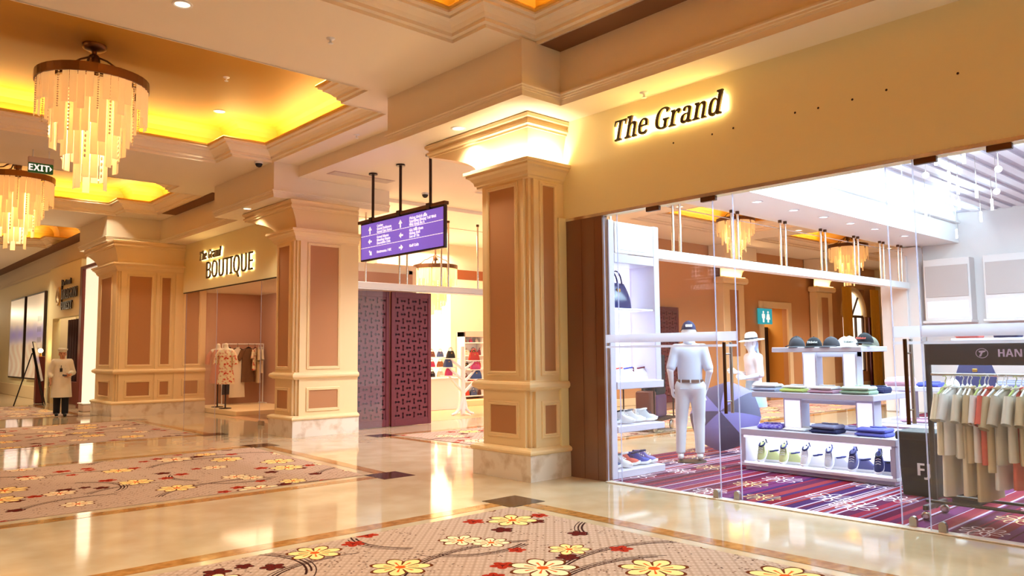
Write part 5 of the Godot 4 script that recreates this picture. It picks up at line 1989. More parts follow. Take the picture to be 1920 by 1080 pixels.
	folded(Vector3(9.5, yb, -4.3), -1.57, 0.4, 0.3, 0.03, M.cloth_greyblue, "flat grey folded shirt behind the navy trousers", "folded shirts on the tiered table")
func second_table():
	var o := Vector3(11.3, 0.006, -4.9)
	var t := thing("display_table", "second white display table behind the tiered one with hats and clothes", "table", o)
	var L := 2.2
	bx(t, "plinth", M.white_lilac, Vector3(0.05, 0, 0.05), Vector3(1.0, 0.4, L - 0.05))
	bx(t, "table_board", M.white_lilac, Vector3(0, 0.4, 0), Vector3(1.1, 0.47, L))
	bx(t, "lit_rim", M.lit_panel_soft, Vector3(-0.006, 0.41, 0.05), Vector3(0.004, 0.44, L - 0.05), 0.002)
	lit_frame(t, "post", 0.3, 0.5, 0.47, 0.9, 0.3, 0.5)
	lit_frame(t, "post", 1.7, 1.9, 0.47, 0.9, 0.3, 0.5)
	bx(t, "middle_shelf", M.white_lilac, Vector3(0.1, 0.9, 0.1), Vector3(0.95, 0.96, L - 0.1))
	var g := "goods on the second display table"
	var Y := 0.966
	folded(Vector3(11.6, Y, -4.55), -1.57, 0.34, 0.28, 0.12, M.cloth_rose, "pink folded towel box on the second table", g)
	folded(Vector3(11.6, Y, -4.15), -1.57, 0.3, 0.28, 0.06, M.shoe_blue, "bright blue folded shirt on the second table", g)
	handbag(Vector3(11.65, Y, -3.6), -1.4, 1.5, M.navy, "navy tote bag with white tag on the second table", g)
	folded(Vector3(11.6, Y, -3.15), -1.57, 0.34, 0.28, 0.1, M.cloth_greyblue, "grey blue pile of folded clothes on the second table", g)
	cap(Vector3(11.55, Y, -3.85), -1.5, "pale sun visor cap on the second table", M.shoe_white, null, g)
	sun_hat(Vector3(11.6, 0.48, -3.6), "pale round sun hat on the low board of the second table", M.cloth_cream, M.cloth_cream)
	folded(Vector3(11.5, 0.478, -3.05), -1.57, 0.4, 0.3, 0.03, M.coral, "coral folded shirt on the low board of the second table", g)
	folded(Vector3(11.5, 0.478, -4.3), -1.57, 0.4, 0.3, 0.04, M.cloth_pink, "pink folded shirt on the low board of the second table", g)
	handbag(Vector3(11.6, 0.478, -4.0), -1.2, 1.0, M.black_cloth, "black pouch bag on the low board of the second table", g)
func sun_hat(at: Vector3, label: String, m: Material, band: Material) -> Node3D:
	var t := thing("sun_hat", label, "hat", at)
	var b := MB.new()
	b.lathe([Vector2(0.2, 0.0), Vector2(0.185, 0.012), Vector2(0.10, 0.02), Vector2(0.098, 0.07), Vector2(0.09, 0.105), Vector2(0.06, 0.13), Vector2(0.002, 0.138)], 24)
	part(b, "hat_body", m, t)
	b = MB.new()
	b.lathe([Vector2(0.102, 0.022), Vector2(0.101, 0.05)], 24, false)
	part(b, "hat_band", band, t)
	return t
func clothes_rack():
	var X := 7.5
	var t := thing("clothes_rack", "black clothes rack with brand board standing behind the right glass pane", "rack", Vector3(X, 0.006, -1.3))
	for z in [-1.40, 1.2]:
		var b := MB.new()
		b.bevel(Vector3(-0.02, 0.08, z - 0.02), Vector3(0.02, 1.54, z + 0.02), 0.004)
		part(b, "upright", M.black, t)
		b = MB.new()
		b.bevel(Vector3(-0.24, 0.09, z - 0.02), Vector3(0.24, 0.13, z + 0.02), 0.004)
		var f := part(b, "foot", M.dark_metal, t)
		for x in [-0.22, 0.22]:
			b = MB.new()
			b.xf = Transform3D(Basis(Vector3(0, 0, 1), PI / 2), Vector3(x, 0.04, z))
			b.lathe([Vector2(0.02, -0.016), Vector2(0.038, -0.013), Vector2(0.04, 0.0), Vector2(0.038, 0.013), Vector2(0.02, 0.016)], 14)
			part(b, "caster", M.steel, f)
	for x in [-0.2, 0.2]:
		var b := MB.new()
		b.tube([Vector3(x, 0.17 if x < 0 else 0.16, -1.4), Vector3(x, 0.17 if x < 0 else 0.16, 1.2)], 0.014, 8)
		part(b, "base_bar", M.dark_metal, t)
	var b2 := MB.new()
	b2.tube([Vector3(0, 1.26, -1.4), Vector3(0, 1.26, 1.2)], 0.012, 8)
	part(b2, "hanging_rail", M.steel, t)
	b2 = MB.new()
	b2.bevel(Vector3(-0.03, 1.53, -1.44), Vector3(0.03, 1.555, 1.24), 0.006)
	part(b2, "top_bar", M.black, t)
	var bd := bx(t, "sign_board", M.board_black, Vector3(-0.05, 1.345, -1.40), Vector3(-0.024, 1.53, 1.2), 0.003)
	var o := letters("HANDEE GOLF", "Droid Sans", 0.088, 0.004, M.lilac_print, bd, Vector3(-0.052, 1.447, -0.83), FACE_W, true)
	(o.mesh as TextMesh).horizontal_alignment = HORIZONTAL_ALIGNMENT_LEFT
	b2 = MB.new()
	var ring := []
	for i in 25:
		var a := TAU * i / 24.0
		ring.append(Vector3(-0.051, 1.447 + sin(a) * 0.04, -0.945 + cos(a) * 0.046))
	b2.tube(ring, 0.0025, 5)
	b2.xf = Transform3D(Basis(Vector3.UP, -PI / 2), Vector3(-0.05, 1.447, -0.945))
	b2.extrude(PackedVector2Array([Vector2(-0.026, 0.02), Vector2(0.034, 0.024), Vector2(0.018, 0.008), Vector2(0.006, 0.006), Vector2(-0.008, -0.028), Vector2(-0.024, -0.028), Vector2(-0.008, 0.006), Vector2(-0.02, 0.006)]), -0.001, 0.002)
	part(b2, "emblem", M.lilac_print, bd)
	var shirt := garment_mesh(0.24, 0.62, 1.02, 0.26, 0.045, 3)
	var long_ := garment_mesh(0.21, 0.86, 1.1, 0.0, 0.04, 5)
	var cream := ["cloth_cream", "cloth_bone", "cloth_stone", "cloth_white", "cloth_sand"]
	var names := {"cloth_cream": "cream", "cloth_bone": "bone white", "cloth_stone": "pale stone", "cloth_white": "white", "cloth_sand": "sand beige", "coral": "coral orange", "cloth_lime": "lime"}
	var pos := ["first", "second", "third", "fourth", "fifth", "sixth", "seventh", "eighth", "ninth", "tenth", "eleventh", "twelfth", "thirteenth", "fourteenth", "fifteenth", "sixteenth", "seventeenth", "eighteenth", "nineteenth", "twentieth"]
	for i in 20:
		var m: String = cream[(i * 3 + i / 4) % 5]
		if i == 5: m = "coral"
		var z := -2.56 + i * 0.068
		garment(shirt, "hanging_shirt", Vector3(X - 0.02 + 0.02 * rnd(i), 1.146, z), (rnd(i + 9) - 0.5) * 0.3, "%s short-sleeved shirt, %s from the left on the branded rack" % [names[m], pos[i]], "shirt", "shirts on the branded rack", M[m], M[m], M.white if i % 4 else M.cloth_lime)
		if i % 2 == 0:
			var q: String = cream[(i * 2 + 1) % 5]
			if i == 8: q = "coral"
			garment(long_, "hanging_trousers", Vector3(X + 0.01, 1.146, z + 0.034), (rnd(i + 29) - 0.5) * 0.25, "%s long garment hanging behind the %s shirt from the left" % [names[q], pos[i]], "trousers", "long clothes on the branded rack", M[q], M[q], M.white)
func back_wall_goods():
	# cupboards and lit niches on the back wall
	var n := ["left", "second", "third", "fourth", "fifth"]
	for i in 5:
		var z := -6.95 + i * 1.25
		var w := 1.22 if i > 0 else 1.0
		var t := thing("wall_cupboard", "%s pale wall cupboard with lit niche at the back of the golf shop" % n[i], "cupboard", Vector3(19.25, 1.95, z), 0.0, "cupboards on the golf shop back wall")
		bx(t, "carcass", M.shop_wall, Vector3(0, 0.18, 0.02), Vector3(0.34, 1.6, w), 0.01)
		bx(t, "cupboard_door", M.cupboard, Vector3(-0.02, 0.72, 0.06), Vector3(0.0, 1.44, w - 0.04), 0.006)
		bx(t, "lit_niche", M.lit_panel_soft, Vector3(-0.012, 0.25, 0.08), Vector3(0.0, 0.62, w - 0.06), 0.004)
		bx(t, "shelf_ledge", M.shop_wall, Vector3(-0.12, 0.12, 0.0), Vector3(0.34, 0.18, w + 0.02), 0.01)
	# two rails of blue and white clothes deep in the shop
	var m3 := garment_mesh(0.22, 0.72, 1.05, 0.2, 0.04, 8)
	var cols := ["navy", "cloth_denim", "cloth_white", "cloth_greyblue", "cloth_blue", "wine", "cloth_sage", "shoe_blue"]
	var cn := {"navy": "navy", "cloth_denim": "denim blue", "cloth_white": "white", "cloth_greyblue": "grey blue", "cloth_blue": "pale blue", "wine": "wine red", "cloth_sage": "sage", "shoe_blue": "bright blue"}
	var r := thing("clothes_rail", "steel clothes rail of blue shirts deep in the golf shop", "rack", Vector3(11.2, 0.006, -2.4))
	for z in [-0.15, 3.0]:
		var b := MB.new()
		b.tube([Vector3(0, 0.02, z), Vector3(0, 1.5, z)], 0.016, 8)
		part(b, "upright", M.steel, r)
		b = MB.new()
		b.bevel(Vector3(-0.25, 0, z - 0.02), Vector3(0.25, 0.03, z + 0.02), 0.005)
		part(b, "foot", M.steel, r)
	var b3 := MB.new()
	b3.tube([Vector3(0, 1.49, -0.15), Vector3(0, 1.49, 3.0)], 0.013, 8)
	part(b3, "hanging_rail", M.steel, r)
	for i in 16:
		var c: String = cols[(i * 5 + i / 3) % 8]
		garment(m3, "hanging_shirt", Vector3(11.2, 1.375, -2.5 + i * 0.14), (rnd(i + 60) - 0.5) * 0.3, "%s shirt, %s from the left on the steel rail deep in the shop" % [cn[c], "first second third fourth fifth sixth seventh eighth ninth tenth eleventh twelfth thirteenth fourteenth fifteenth sixteenth".split(" ")[i]], "shirt", "shirts on the deep steel rail", M[c], M[c], M.white)
	var s := thing("wall_shelf", "long white shelf of coloured goods above the deep clothes rail", "shelf", Vector3(12.6, 0, -4.2))
	bx(s, "board", M.white_lilac, Vector3(0, 1.60, 0), Vector3(0.4, 1.64, 6.5))
	bx(s, "board", M.white_lilac, Vector3(0, 1.08, 0), Vector3(0.4, 1.12, 6.5))
	for z in [0.0, 3.2, 6.45]: bx(s, "bracket_post", M.white_lilac, Vector3(0.2, 0.006, z), Vector3(0.26, 1.64, z + 0.05))
	for i in 9:
		var c: String = ["coral", "navy", "cloth_cream", "wine", "shoe_blue", "cloth_mint", "black_cloth", "cloth_rose", "cloth_lime"][i]
		var w := ["coral", "navy", "cream", "wine red", "bright blue", "mint", "black", "pink", "lime"][i] as String
		folded(Vector3(12.78, 1.646, -4.0 + i * 0.5), -1.57, 0.34, 0.28, 0.09 + 0.03 * (i % 2), M[c], "%s folded stack on the long shelf deep in the golf shop" % w, "folded goods on the long deep shelf", false)
func umbrella():
	var t := thing("golf_umbrella", "open purple golf umbrella lying on the carpet behind the mannequin", "umbrella", Vector3(9.98, 0.54, -6.42))
	var up := Vector3(-0.8, 0.36, 0.2).normalized()
	var side := up.cross(Vector3.UP).normalized()
	t.basis = Basis(side, up, side.cross(up)) * Basis.from_scale(Vector3.ONE * 0.86)
	for k in 8:
		var b := MB.new()
		var rows := []
		for i in 7:
			var q := i / 6.0
			var row := []
			for j in 5:
				var a := TAU * (k + j / 4.0) / 8.0
				var sag := 1.0 - 0.05 * sin(PI * j / 4.0) * q
				row.append(Vector3(cos(a) * 0.62 * sin(q * 1.35) / sin(1.35) * sag, 0.30 * (cos(q * 1.35) - 0.22), sin(a) * 0.62 * sin(q * 1.35) / sin(1.35) * sag))
			rows.append(row)
		b.grid(rows)
		part(b, "canopy_panel", M.umbrella_dark if k % 2 else M.umbrella_light, t)
		b = MB.new()
		var a2 := TAU * k / 8.0
		b.tube([Vector3(0, 0.22, 0), Vector3(cos(a2) * 0.36, 0.14, sin(a2) * 0.36), Vector3(cos(a2) * 0.61, -0.005, sin(a2) * 0.61)], 0.004, 5)
		part(b, "rib", M.dark_metal, t)
	var b2 := MB.new()
	b2.tube([Vector3(0, 0.30, 0), Vector3(0, -0.62, 0)], 0.008, 8)
	part(b2, "shaft", M.dark_metal, t)
	b2 = MB.new()
	b2.tube([Vector3(0, -0.62, 0), Vector3(0, -0.76, 0)], 0.017, 10)
	part(b2, "handle", M.black, t)
func pendants():
	var pts := [[12.1, -4.9], [11.6, -5.1], [11.8, -4.0], [13.1, -4.6], [12.9, -4.2], [12.0, -3.7], [12.8, -3.5], [13.9, -4.4], [13.8, -4.1], [14.1, -3.9], [15.0, -5.3], [15.3, -5.1], [16.3, -5.3], [15.8, -5.0], [17.0, -5.0], [16.9, -5.9], [18.4, -5.9], [12.4, -4.7], [12.5, -5.3], [15.6, -4.4], [10.4, -3.2], [11.2, -2.9], [14.8, -3.2], [17.5, -4.2]]
	var i := 0
	for p in pts:
		var len_ := 0.28 + 0.25 * rnd(i + 3)
		var t := thing("pendant_lamp", "small glass tube pendant lamp in the cluster under the golf shop ceiling", "lamp", Vector3(p[0], 4.585, p[1]), 0.0, "glass tube pendants over the golf shop")
		var b := MB.new()
		b.tube([Vector3(0, 0, 0), Vector3(0, -len_, 0)], 0.004, 5)
		part(b, "cord", M.steel, t)
		b = MB.new()
		if i % 3:
			b.tube([Vector3(0, -len_, 0), Vector3(0, -len_ - 0.2, 0)], 0.022, 8)
		else:
			b.ball(Vector3(0, -len_ - 0.045, 0), Vector3(0.05, 0.05, 0.05), 10, 7)
		part(b, "glowing_tube", M.lamp_cool, t)
		if i % 6 == 0: omni(Vector3(0, -len_ - 0.045, 0), COOL, 1.4, 0.045, t)
		i += 1
func passage_things():
	# pilasters with glowing capitals on the brown wall
	var k := 0
	for x in [21.1, 27.2]:
		var t := thing("pilaster", ["cream pilaster with glowing capital behind the mannequin in the cap", "cream pilaster with glowing capital left of the arched window"][k], "pilaster", Vector3(x, 0, -13.775))
		bx(t, "shaft", M.cream, Vector3(0, 0.0, 0.0), Vector3(1.2, 3.6, 0.3), 0.02)
		bx(t, "panel", M.panel_tan, Vector3(0.35, 1.3, 0.295), Vector3(0.85, 3.4, 0.305), 0.002)
		bx(t, "capital", M.cream, Vector3(-0.12, 3.6, 0.0), Vector3(1.32, 3.8, 0.42), 0.05)
		var b := MB.new()
		b.cbox(Vector3(0.6, 3.81, 0.34), Vector3(1.2, 0.01, 0.04))
		part(b, "led_strip", M.led_white, t)
		area(Vector3(x + 0.6, 3.83, -13.46), Vector3(0, 1, -0.25), Vector2(1.2, 0.06), Color(1, 0.9, 0.68), 0.9, "capital_light")
		b = MB.new()
		b.grid([[Vector3(0, 3.8, 0.2), Vector3(1.2, 3.8, 0.2)], [Vector3(-0.05, 4.0, 0.23), Vector3(1.25, 4.0, 0.23)], [Vector3(-0.2, 4.15, 0.34), Vector3(1.4, 4.15, 0.34)], [Vector3(-0.3, 4.2, 0.5), Vector3(1.5, 4.2, 0.5)]])
		part(b, "flared_neck", M.cream, t)
		bx(t, "cornice", M.cream, Vector3(-0.32, 4.2, 0.0), Vector3(1.52, 4.35, 0.52), 0.03)
		bx(t, "cornice_block", M.ceiling_paint, Vector3(-0.32, 4.35, 0.0), Vector3(1.52, 4.775, 0.6), 0.01)
		k += 1
	# restroom door frame, its sign and the half open door leaf
	var f := thing("door_frame", "cream door frame of the restroom entrance", "door frame", Vector3(23.7, 0.0, -13.8))
	bx(f, "jamb", M.cream, Vector3(0, 0, -0.02), Vector3(0.24, 3.15, 0.06), 0.012)
	bx(f, "jamb", M.cream, Vector3(1.88, 0, -0.02), Vector3(2.12, 3.15, 0.06), 0.012)
	bx(f, "lintel", M.cream, Vector3(0.24, 2.92, -0.02), Vector3(1.88, 3.15, 0.06), 0.012)
	var d := thing("door_leaf", "dark half open door in the restroom entrance", "door", Vector3(25.3, 0.006, -14.6))
	bx(d, "leaf", M.black, Vector3(0, 0, 0), Vector3(0.28, 2.3, 0.05), 0.005)
	var s := thing("restroom_sign", "turquoise restroom sign with two white figures", "sign", Vector3(23.5, 2.36, -13.71))
	bx(s, "board", M.sign_teal, Vector3(0, 0, -0.03), Vector3(0.86, 0.53, 0.03), 0.01)
	var b2 := MB.new()
	for x in [0.28, 0.58]:
		b2.ball(Vector3(x, 0.40, 0.035), Vector3(0.045, 0.045, 0.01), 12, 6)
		b2.xf = Transform3D(Basis.IDENTITY, Vector3(x, 0, 0))
		if x < 0.4: b2.extrude(PackedVector2Array([Vector2(-0.09, 0.34), Vector2(0.09, 0.34), Vector2(0.085, 0.2), Vector2(0.045, 0.2), Vector2(0.04, 0.06), Vector2(-0.04, 0.06), Vector2(-0.045, 0.2), Vector2(-0.085, 0.2)]), 0.03, 0.04)
		else: b2.extrude(PackedVector2Array([Vector2(-0.06, 0.34), Vector2(0.06, 0.34), Vector2(0.12, 0.16), Vector2(0.045, 0.16), Vector2(0.04, 0.06), Vector2(-0.04, 0.06), Vector2(-0.045, 0.16), Vector2(-0.12, 0.16)]), 0.03, 0.04)
		b2.xf = Transform3D.IDENTITY
	part(b2, "figures", M.sign_white, s)
	area(Vector3(23.93, 2.62, -13.57), Vector3(0, 0, 1), Vector2(0.8, 0.5), Color(0.4, 0.9, 1.0), 0.3, "sign_light")
	# arched window with gold curtains
	var w := thing("arched_window", "bright arched window with dark glazing bars far behind the caps", "window", Vector3(30.9, 0.6, -13.92))
	var b := MB.new()
	var arch := PackedVector2Array([Vector2(-1.0, 0.0), Vector2(1.0, 0.0), Vector2(1.0, 2.2)])
	for i in 13:
		var a := PI * i / 12.0
		arch.append(Vector2(cos(a) * 1.0, 2.2 + sin(a) * 1.0))
	b.extrude(arch, -0.04, -0.02)
	part(b, "pane", M.day_glass, w)
	for x in [-0.98, -0.33, 0.33, 0.98]: bx(w, "glazing_bar", M.bar_brown, Vector3(x - 0.05, 0, -0.02), Vector3(x + 0.05, 2.2, 0.06), 0.01)
	for y in [0.0, 1.1, 2.2]: bx(w, "glazing_bar", M.bar_brown, Vector3(-1.0, y - 0.05, -0.02), Vector3(1.0, y + 0.05, 0.06), 0.01)
	for a in [0.9, 1.57, 2.24]:
		b = MB.new()
		b.tube([Vector3(0, 2.2, 0.02), Vector3(cos(a), 2.2 + sin(a), 0.02)], 0.045, 6)
		part(b, "glazing_bar", M.bar_brown, w)
	b = MB.new()
	var hoop := []
	for i in 17:
		var a := PI * i / 16.0
		hoop.append(Vector3(cos(a) * 1.08, 2.2 + sin(a) * 1.08, 0.05))
	b.tube(hoop, 0.12, 8)
	part(b, "arch_trim", M.cream, w)
	k = 0
	for x in [29.4, 31.9]:
		b = MB.new()
		var lower := []
		var upper := []
		for i in 33:
			var u := i / 32.0
			lower.append(Vector3(u * 0.75, 0.02, 0.05 * sin(u * 34.0)))
			upper.append(Vector3(u * 0.75, 3.9, 0.03 * sin(u * 34.0)))
		b.grid([lower, upper])
		b.grid([lower.map(func(p): return p - Vector3(0, 0, 0.01)), upper.map(func(p): return p - Vector3(0, 0, 0.01))], false, true)
		single(b, "curtain", M.curtain_gold, ["gold curtain left of the arched window", "gold curtain right of the arched window"][k], "curtain", "gold curtains").position = Vector3(x, 0.0, -13.55)
		k += 1
	# luggage cart in the passage
	var c := thing("luggage_cart", "low wheeled cart in the passage behind the shoe shelves", "cart", Vector3(11.9, 0.0, -9.3), 0.3)
	bx(c, "platform", M.dark_metal, Vector3(-0.55, 0.2, -0.35), Vector3(0.55, 0.25, 0.35), 0.01)
	for x in [-0.45, 0.45]:
		for z in [-0.28, 0.28]:
			b = MB.new()
			b.xf = Transform3D(Basis(Vector3(1, 0, 0), PI / 2), Vector3(x, 0.09, z))
			b.lathe([Vector2(0.03, -0.02), Vector2(0.085, -0.018), Vector2(0.09, 0.0), Vector2(0.085, 0.018), Vector2(0.03, 0.02)], 16)
			part(b, "wheel", M.steel, c)
	for x in [-0.52, 0.52]:
		b = MB.new()
		b.tube([Vector3(x, 0.25, -0.3), Vector3(x, 1.5, -0.3), Vector3(x, 1.6, -0.2), Vector3(x, 1.6, 0.2), Vector3(x, 1.5, 0.3), Vector3(x, 0.25, 0.3)], 0.015, 8)
		part(b, "handle_hoop", M.dark_metal, c)
	var lug := [["aubergine suitcase lying on the cart behind the shoe shelves", "aubergine", Vector3(12.0, 0.25, -9.3), Vector3(0.62, 0.42, 0.4)], ["dark brown suitcase on the cart behind the shoe shelves", "brown_leather", Vector3(11.62, 0.25, -9.15), Vector3(0.34, 0.5, 0.3)], ["black garment bag standing on the suitcase behind the mannequin", "black_cloth", Vector3(12.05, 0.67, -9.3), Vector3(0.5, 0.75, 0.34)]]
	for q in lug:
		var sc := thing("suitcase", q[0], "suitcase", q[2], 0.3, "luggage on the cart")
		var h: Vector3 = q[3] / 2
		b = MB.new()
		b.loft([rrect(h.x - 0.02, h.z - 0.02, 0.0), rrect(h.x, h.z, 0.03), rrect(h.x, h.z, q[3].y - 0.03), rrect(h.x - 0.02, h.z - 0.02, q[3].y)])
		part(b, "shell_body", M[q[1]], sc)
		b = MB.new()
		b.tube([Vector3(-0.08, q[3].y, 0), Vector3(-0.07, q[3].y + 0.04, 0), Vector3(0.07, q[3].y + 0.04, 0), Vector3(0.08, q[3].y, 0)], 0.012, 6)
		part(b, "carry_handle", M.black, sc)
func boutique_things():
	# clothes rail
	var r := thing("clothes_rail", "white clothes rail with dresses against the salmon boutique wall", "rack", Vector3(9.4, 0.12, -21.25))
	for x in [-0.95, 0.22]:
		var b := MB.new()
		b.tube([Vector3(x, 0.03, 0), Vector3(x, 1.68, 0)], 0.016, 8)
		part(b, "upright", M.white, r)
		b = MB.new()
		b.bevel(Vector3(x - 0.02, 0, -0.25), Vector3(x + 0.02, 0.03, 0.25), 0.005)
		part(b, "foot", M.white, r)
	var b2 := MB.new()
	b2.tube([Vector3(-0.95, 1.67, 0), Vector3(0.22, 1.67, 0)], 0.016, 8)
	part(b2, "hanging_rail", M.white, r)
	var dress := garment_mesh(0.19, 1.25, 1.25, 0.0, 0.05, 4)
	var jacket := garment_mesh(0.2, 0.98, 1.1, 0.34, 0.06, 6)
	var blouse := garment_mesh(0.19, 0.68, 1.1, 0.3, 0.05, 9)
	var g := "clothes on the boutique rail"
	garment(dress, "dress", Vector3(8.62, 1.675, -21.25), 0.5, "dark slate dress half hidden behind the busts on the boutique rail", "dress", g, M.charcoal, M.charcoal, M.black)
	garment(dress, "dress", Vector3(8.86, 1.675, -21.22), 0.1, "long cream sleeveless dress on the boutique rail", "dress", g, M.dress_white, M.dress_white, M.black)
	garment(jacket, "jacket", Vector3(9.16, 1.675, -21.2), 0.2, "long brown patterned jacket on the boutique rail", "jacket", g, M.brown_print, M.black_cloth, M.black)
	garment(blouse, "blouse", Vector3(9.36, 1.675, -21.22), 0.9, "red floral blouse right of the brown jacket on the boutique rail", "blouse", g, M.dress_print, M.wine, M.black)
	garment(jacket, "jacket", Vector3(9.47, 1.675, -21.22), 1.2, "pale sand jacket near the right end of the boutique rail", "jacket", g, M.cloth_sand, M.cloth_sand, M.white)
	garment(blouse, "blouse", Vector3(9.55, 1.675, -21.22), 1.3, "cream blouse at the right end of the boutique rail", "blouse", g, M.cloth_cream, M.cloth_cream, M.white)
	# dress busts
	bust(Vector3(7.95, 0.126, -19.75), "dress bust in the cream dress with red flowers behind the boutique glass", M.dress_print, 0.0)
	bust(Vector3(8.02, 0.126, -20.45), "dress bust in the blush dress, half hidden behind the flowered one", M.blush, 0.3)
	# second rail on the right
	var r2 := thing("clothes_rail", "white boutique rail of pale tops beside the second pillar", "rack", Vector3(8.5, 0.004, -16.0), PI / 2)
	for x in [-0.6, 0.6]:
		var b := MB.new()
		b.tube([Vector3(x, 0.03, 0), Vector3(x, 1.5, 0)], 0.014, 8)
		part(b, "upright", M.white, r2)
		b = MB.new()
		b.bevel(Vector3(x - 0.02, 0, -0.22), Vector3(x + 0.02, 0.03, 0.22), 0.005)
		part(b, "foot", M.white, r2)
	b2 = MB.new()
	b2.tube([Vector3(-0.6, 1.49, 0), Vector3(0.6, 1.49, 0)], 0.014, 8)
	part(b2, "hanging_rail", M.white, r2)
	var cl := ["cloth_sage", "cloth_cream", "cloth_stone", "cloth_white", "cloth_sand", "cloth_mint"]
	for i in 6:
		garment(blouse, "blouse", Vector3(8.5, 1.49 - 0.115, -16.45 + i * 0.17), 0.15 * (i % 3), "%s blouse on the boutique rail beside the second pillar" % ["sage", "cream", "stone", "white", "sand", "mint"][i], "blouse", "tops on the right boutique rail", M[cl[i]], M[cl[i]], M.white)
	# glass panes of the boutique front
	var gl := thing("glass_panel", "glass pane in front of the wide third pillar at the boutique", "glass pane", Vector3(7.2, 0, -19.4))
	pane(gl, -1.15, 0.9, 0.012, 3.08, 0.0)
	gl = thing("glass_panel", "glass pane at the boutique entrance beside the second pillar", "glass pane", Vector3(7.2, 0, -15.1))
	pane(gl, -0.95, 0.95, 0.012, 3.08, 0.0)
	bx(gl, "floor_clamp", M.steel, Vector3(-0.03, 0.005, -0.95), Vector3(0.03, 0.09, -0.75), 0.006)
func bust(at: Vector3, label: String, m: Material, turn: float):
	var t := thing("dress_bust", label, "mannequin", at, turn - 0.8)
	var b := MB.new()
	b.lathe([Vector2(0.15, 0.0), Vector2(0.15, 0.015), Vector2(0.02, 0.025), Vector2(0.014, 0.5), Vector2(0.014, 0.85)], 16)
	part(b, "stand", M.dark_metal, t)
	var F := Field.new(Vector3(-0.32, 0.72, -0.22), Vector3(0.32, 1.75, 0.22), 0.014)
	F.bone(Vector3(0, 0.95, 0), Vector3(0, 1.12, 0), 0.15, 0.12, 0.05, 0.75)
	F.bone(Vector3(0, 1.12, 0), Vector3(0, 1.36, 0.01), 0.12, 0.145, 0.05, 0.75)
	F.bone(Vector3(-0.14, 1.46, 0), Vector3(0.14, 1.46, 0), 0.06, 0.06, 0.08)
	F.bone(Vector3(0, 1.44, 0), Vector3(0, 1.62, 0.02), 0.06, 0.05, 0.05)
	b = MB.new()
	F.into(b)
	part(b, "torso", M.dress_white, t)
	b = MB.new()
	var rings := []
	for k in 10:
		var q := k / 9.0
		var y := lerpf(0.62, 1.5, q)
		var w := lerpf(0.21, 0.17, smoothstep(0.0, 0.5, q)) if q < 0.75 else lerpf(0.17, 0.19, (q - 0.75) * 4.0)
		if k == 9: w = 0.13
		var ring := []
		for i in 24:
			var a := -TAU * i / 24.0
			ring.append(Vector3(cos(a) * w * (1.0 + 0.05 * sin(i * 2.1) * (1.0 - q)), y, sin(a) * w * 0.78 * (1.0 + 0.06 * sin(i * 1.7) * (1.0 - q))))
		rings.append(ring)
	b.loft(rings)
	part(b, "dress_body", m, t)
	b = MB.new()
	for s in [-1.0, 1.0]: b.tube([Vector3(s * 0.15, 1.45, 0), Vector3(s * 0.23, 1.34, 0.02), Vector3(s * 0.27, 1.12, 0.03)], 0.065, 10, 0.06)
	part(b, "sleeves", m, t)
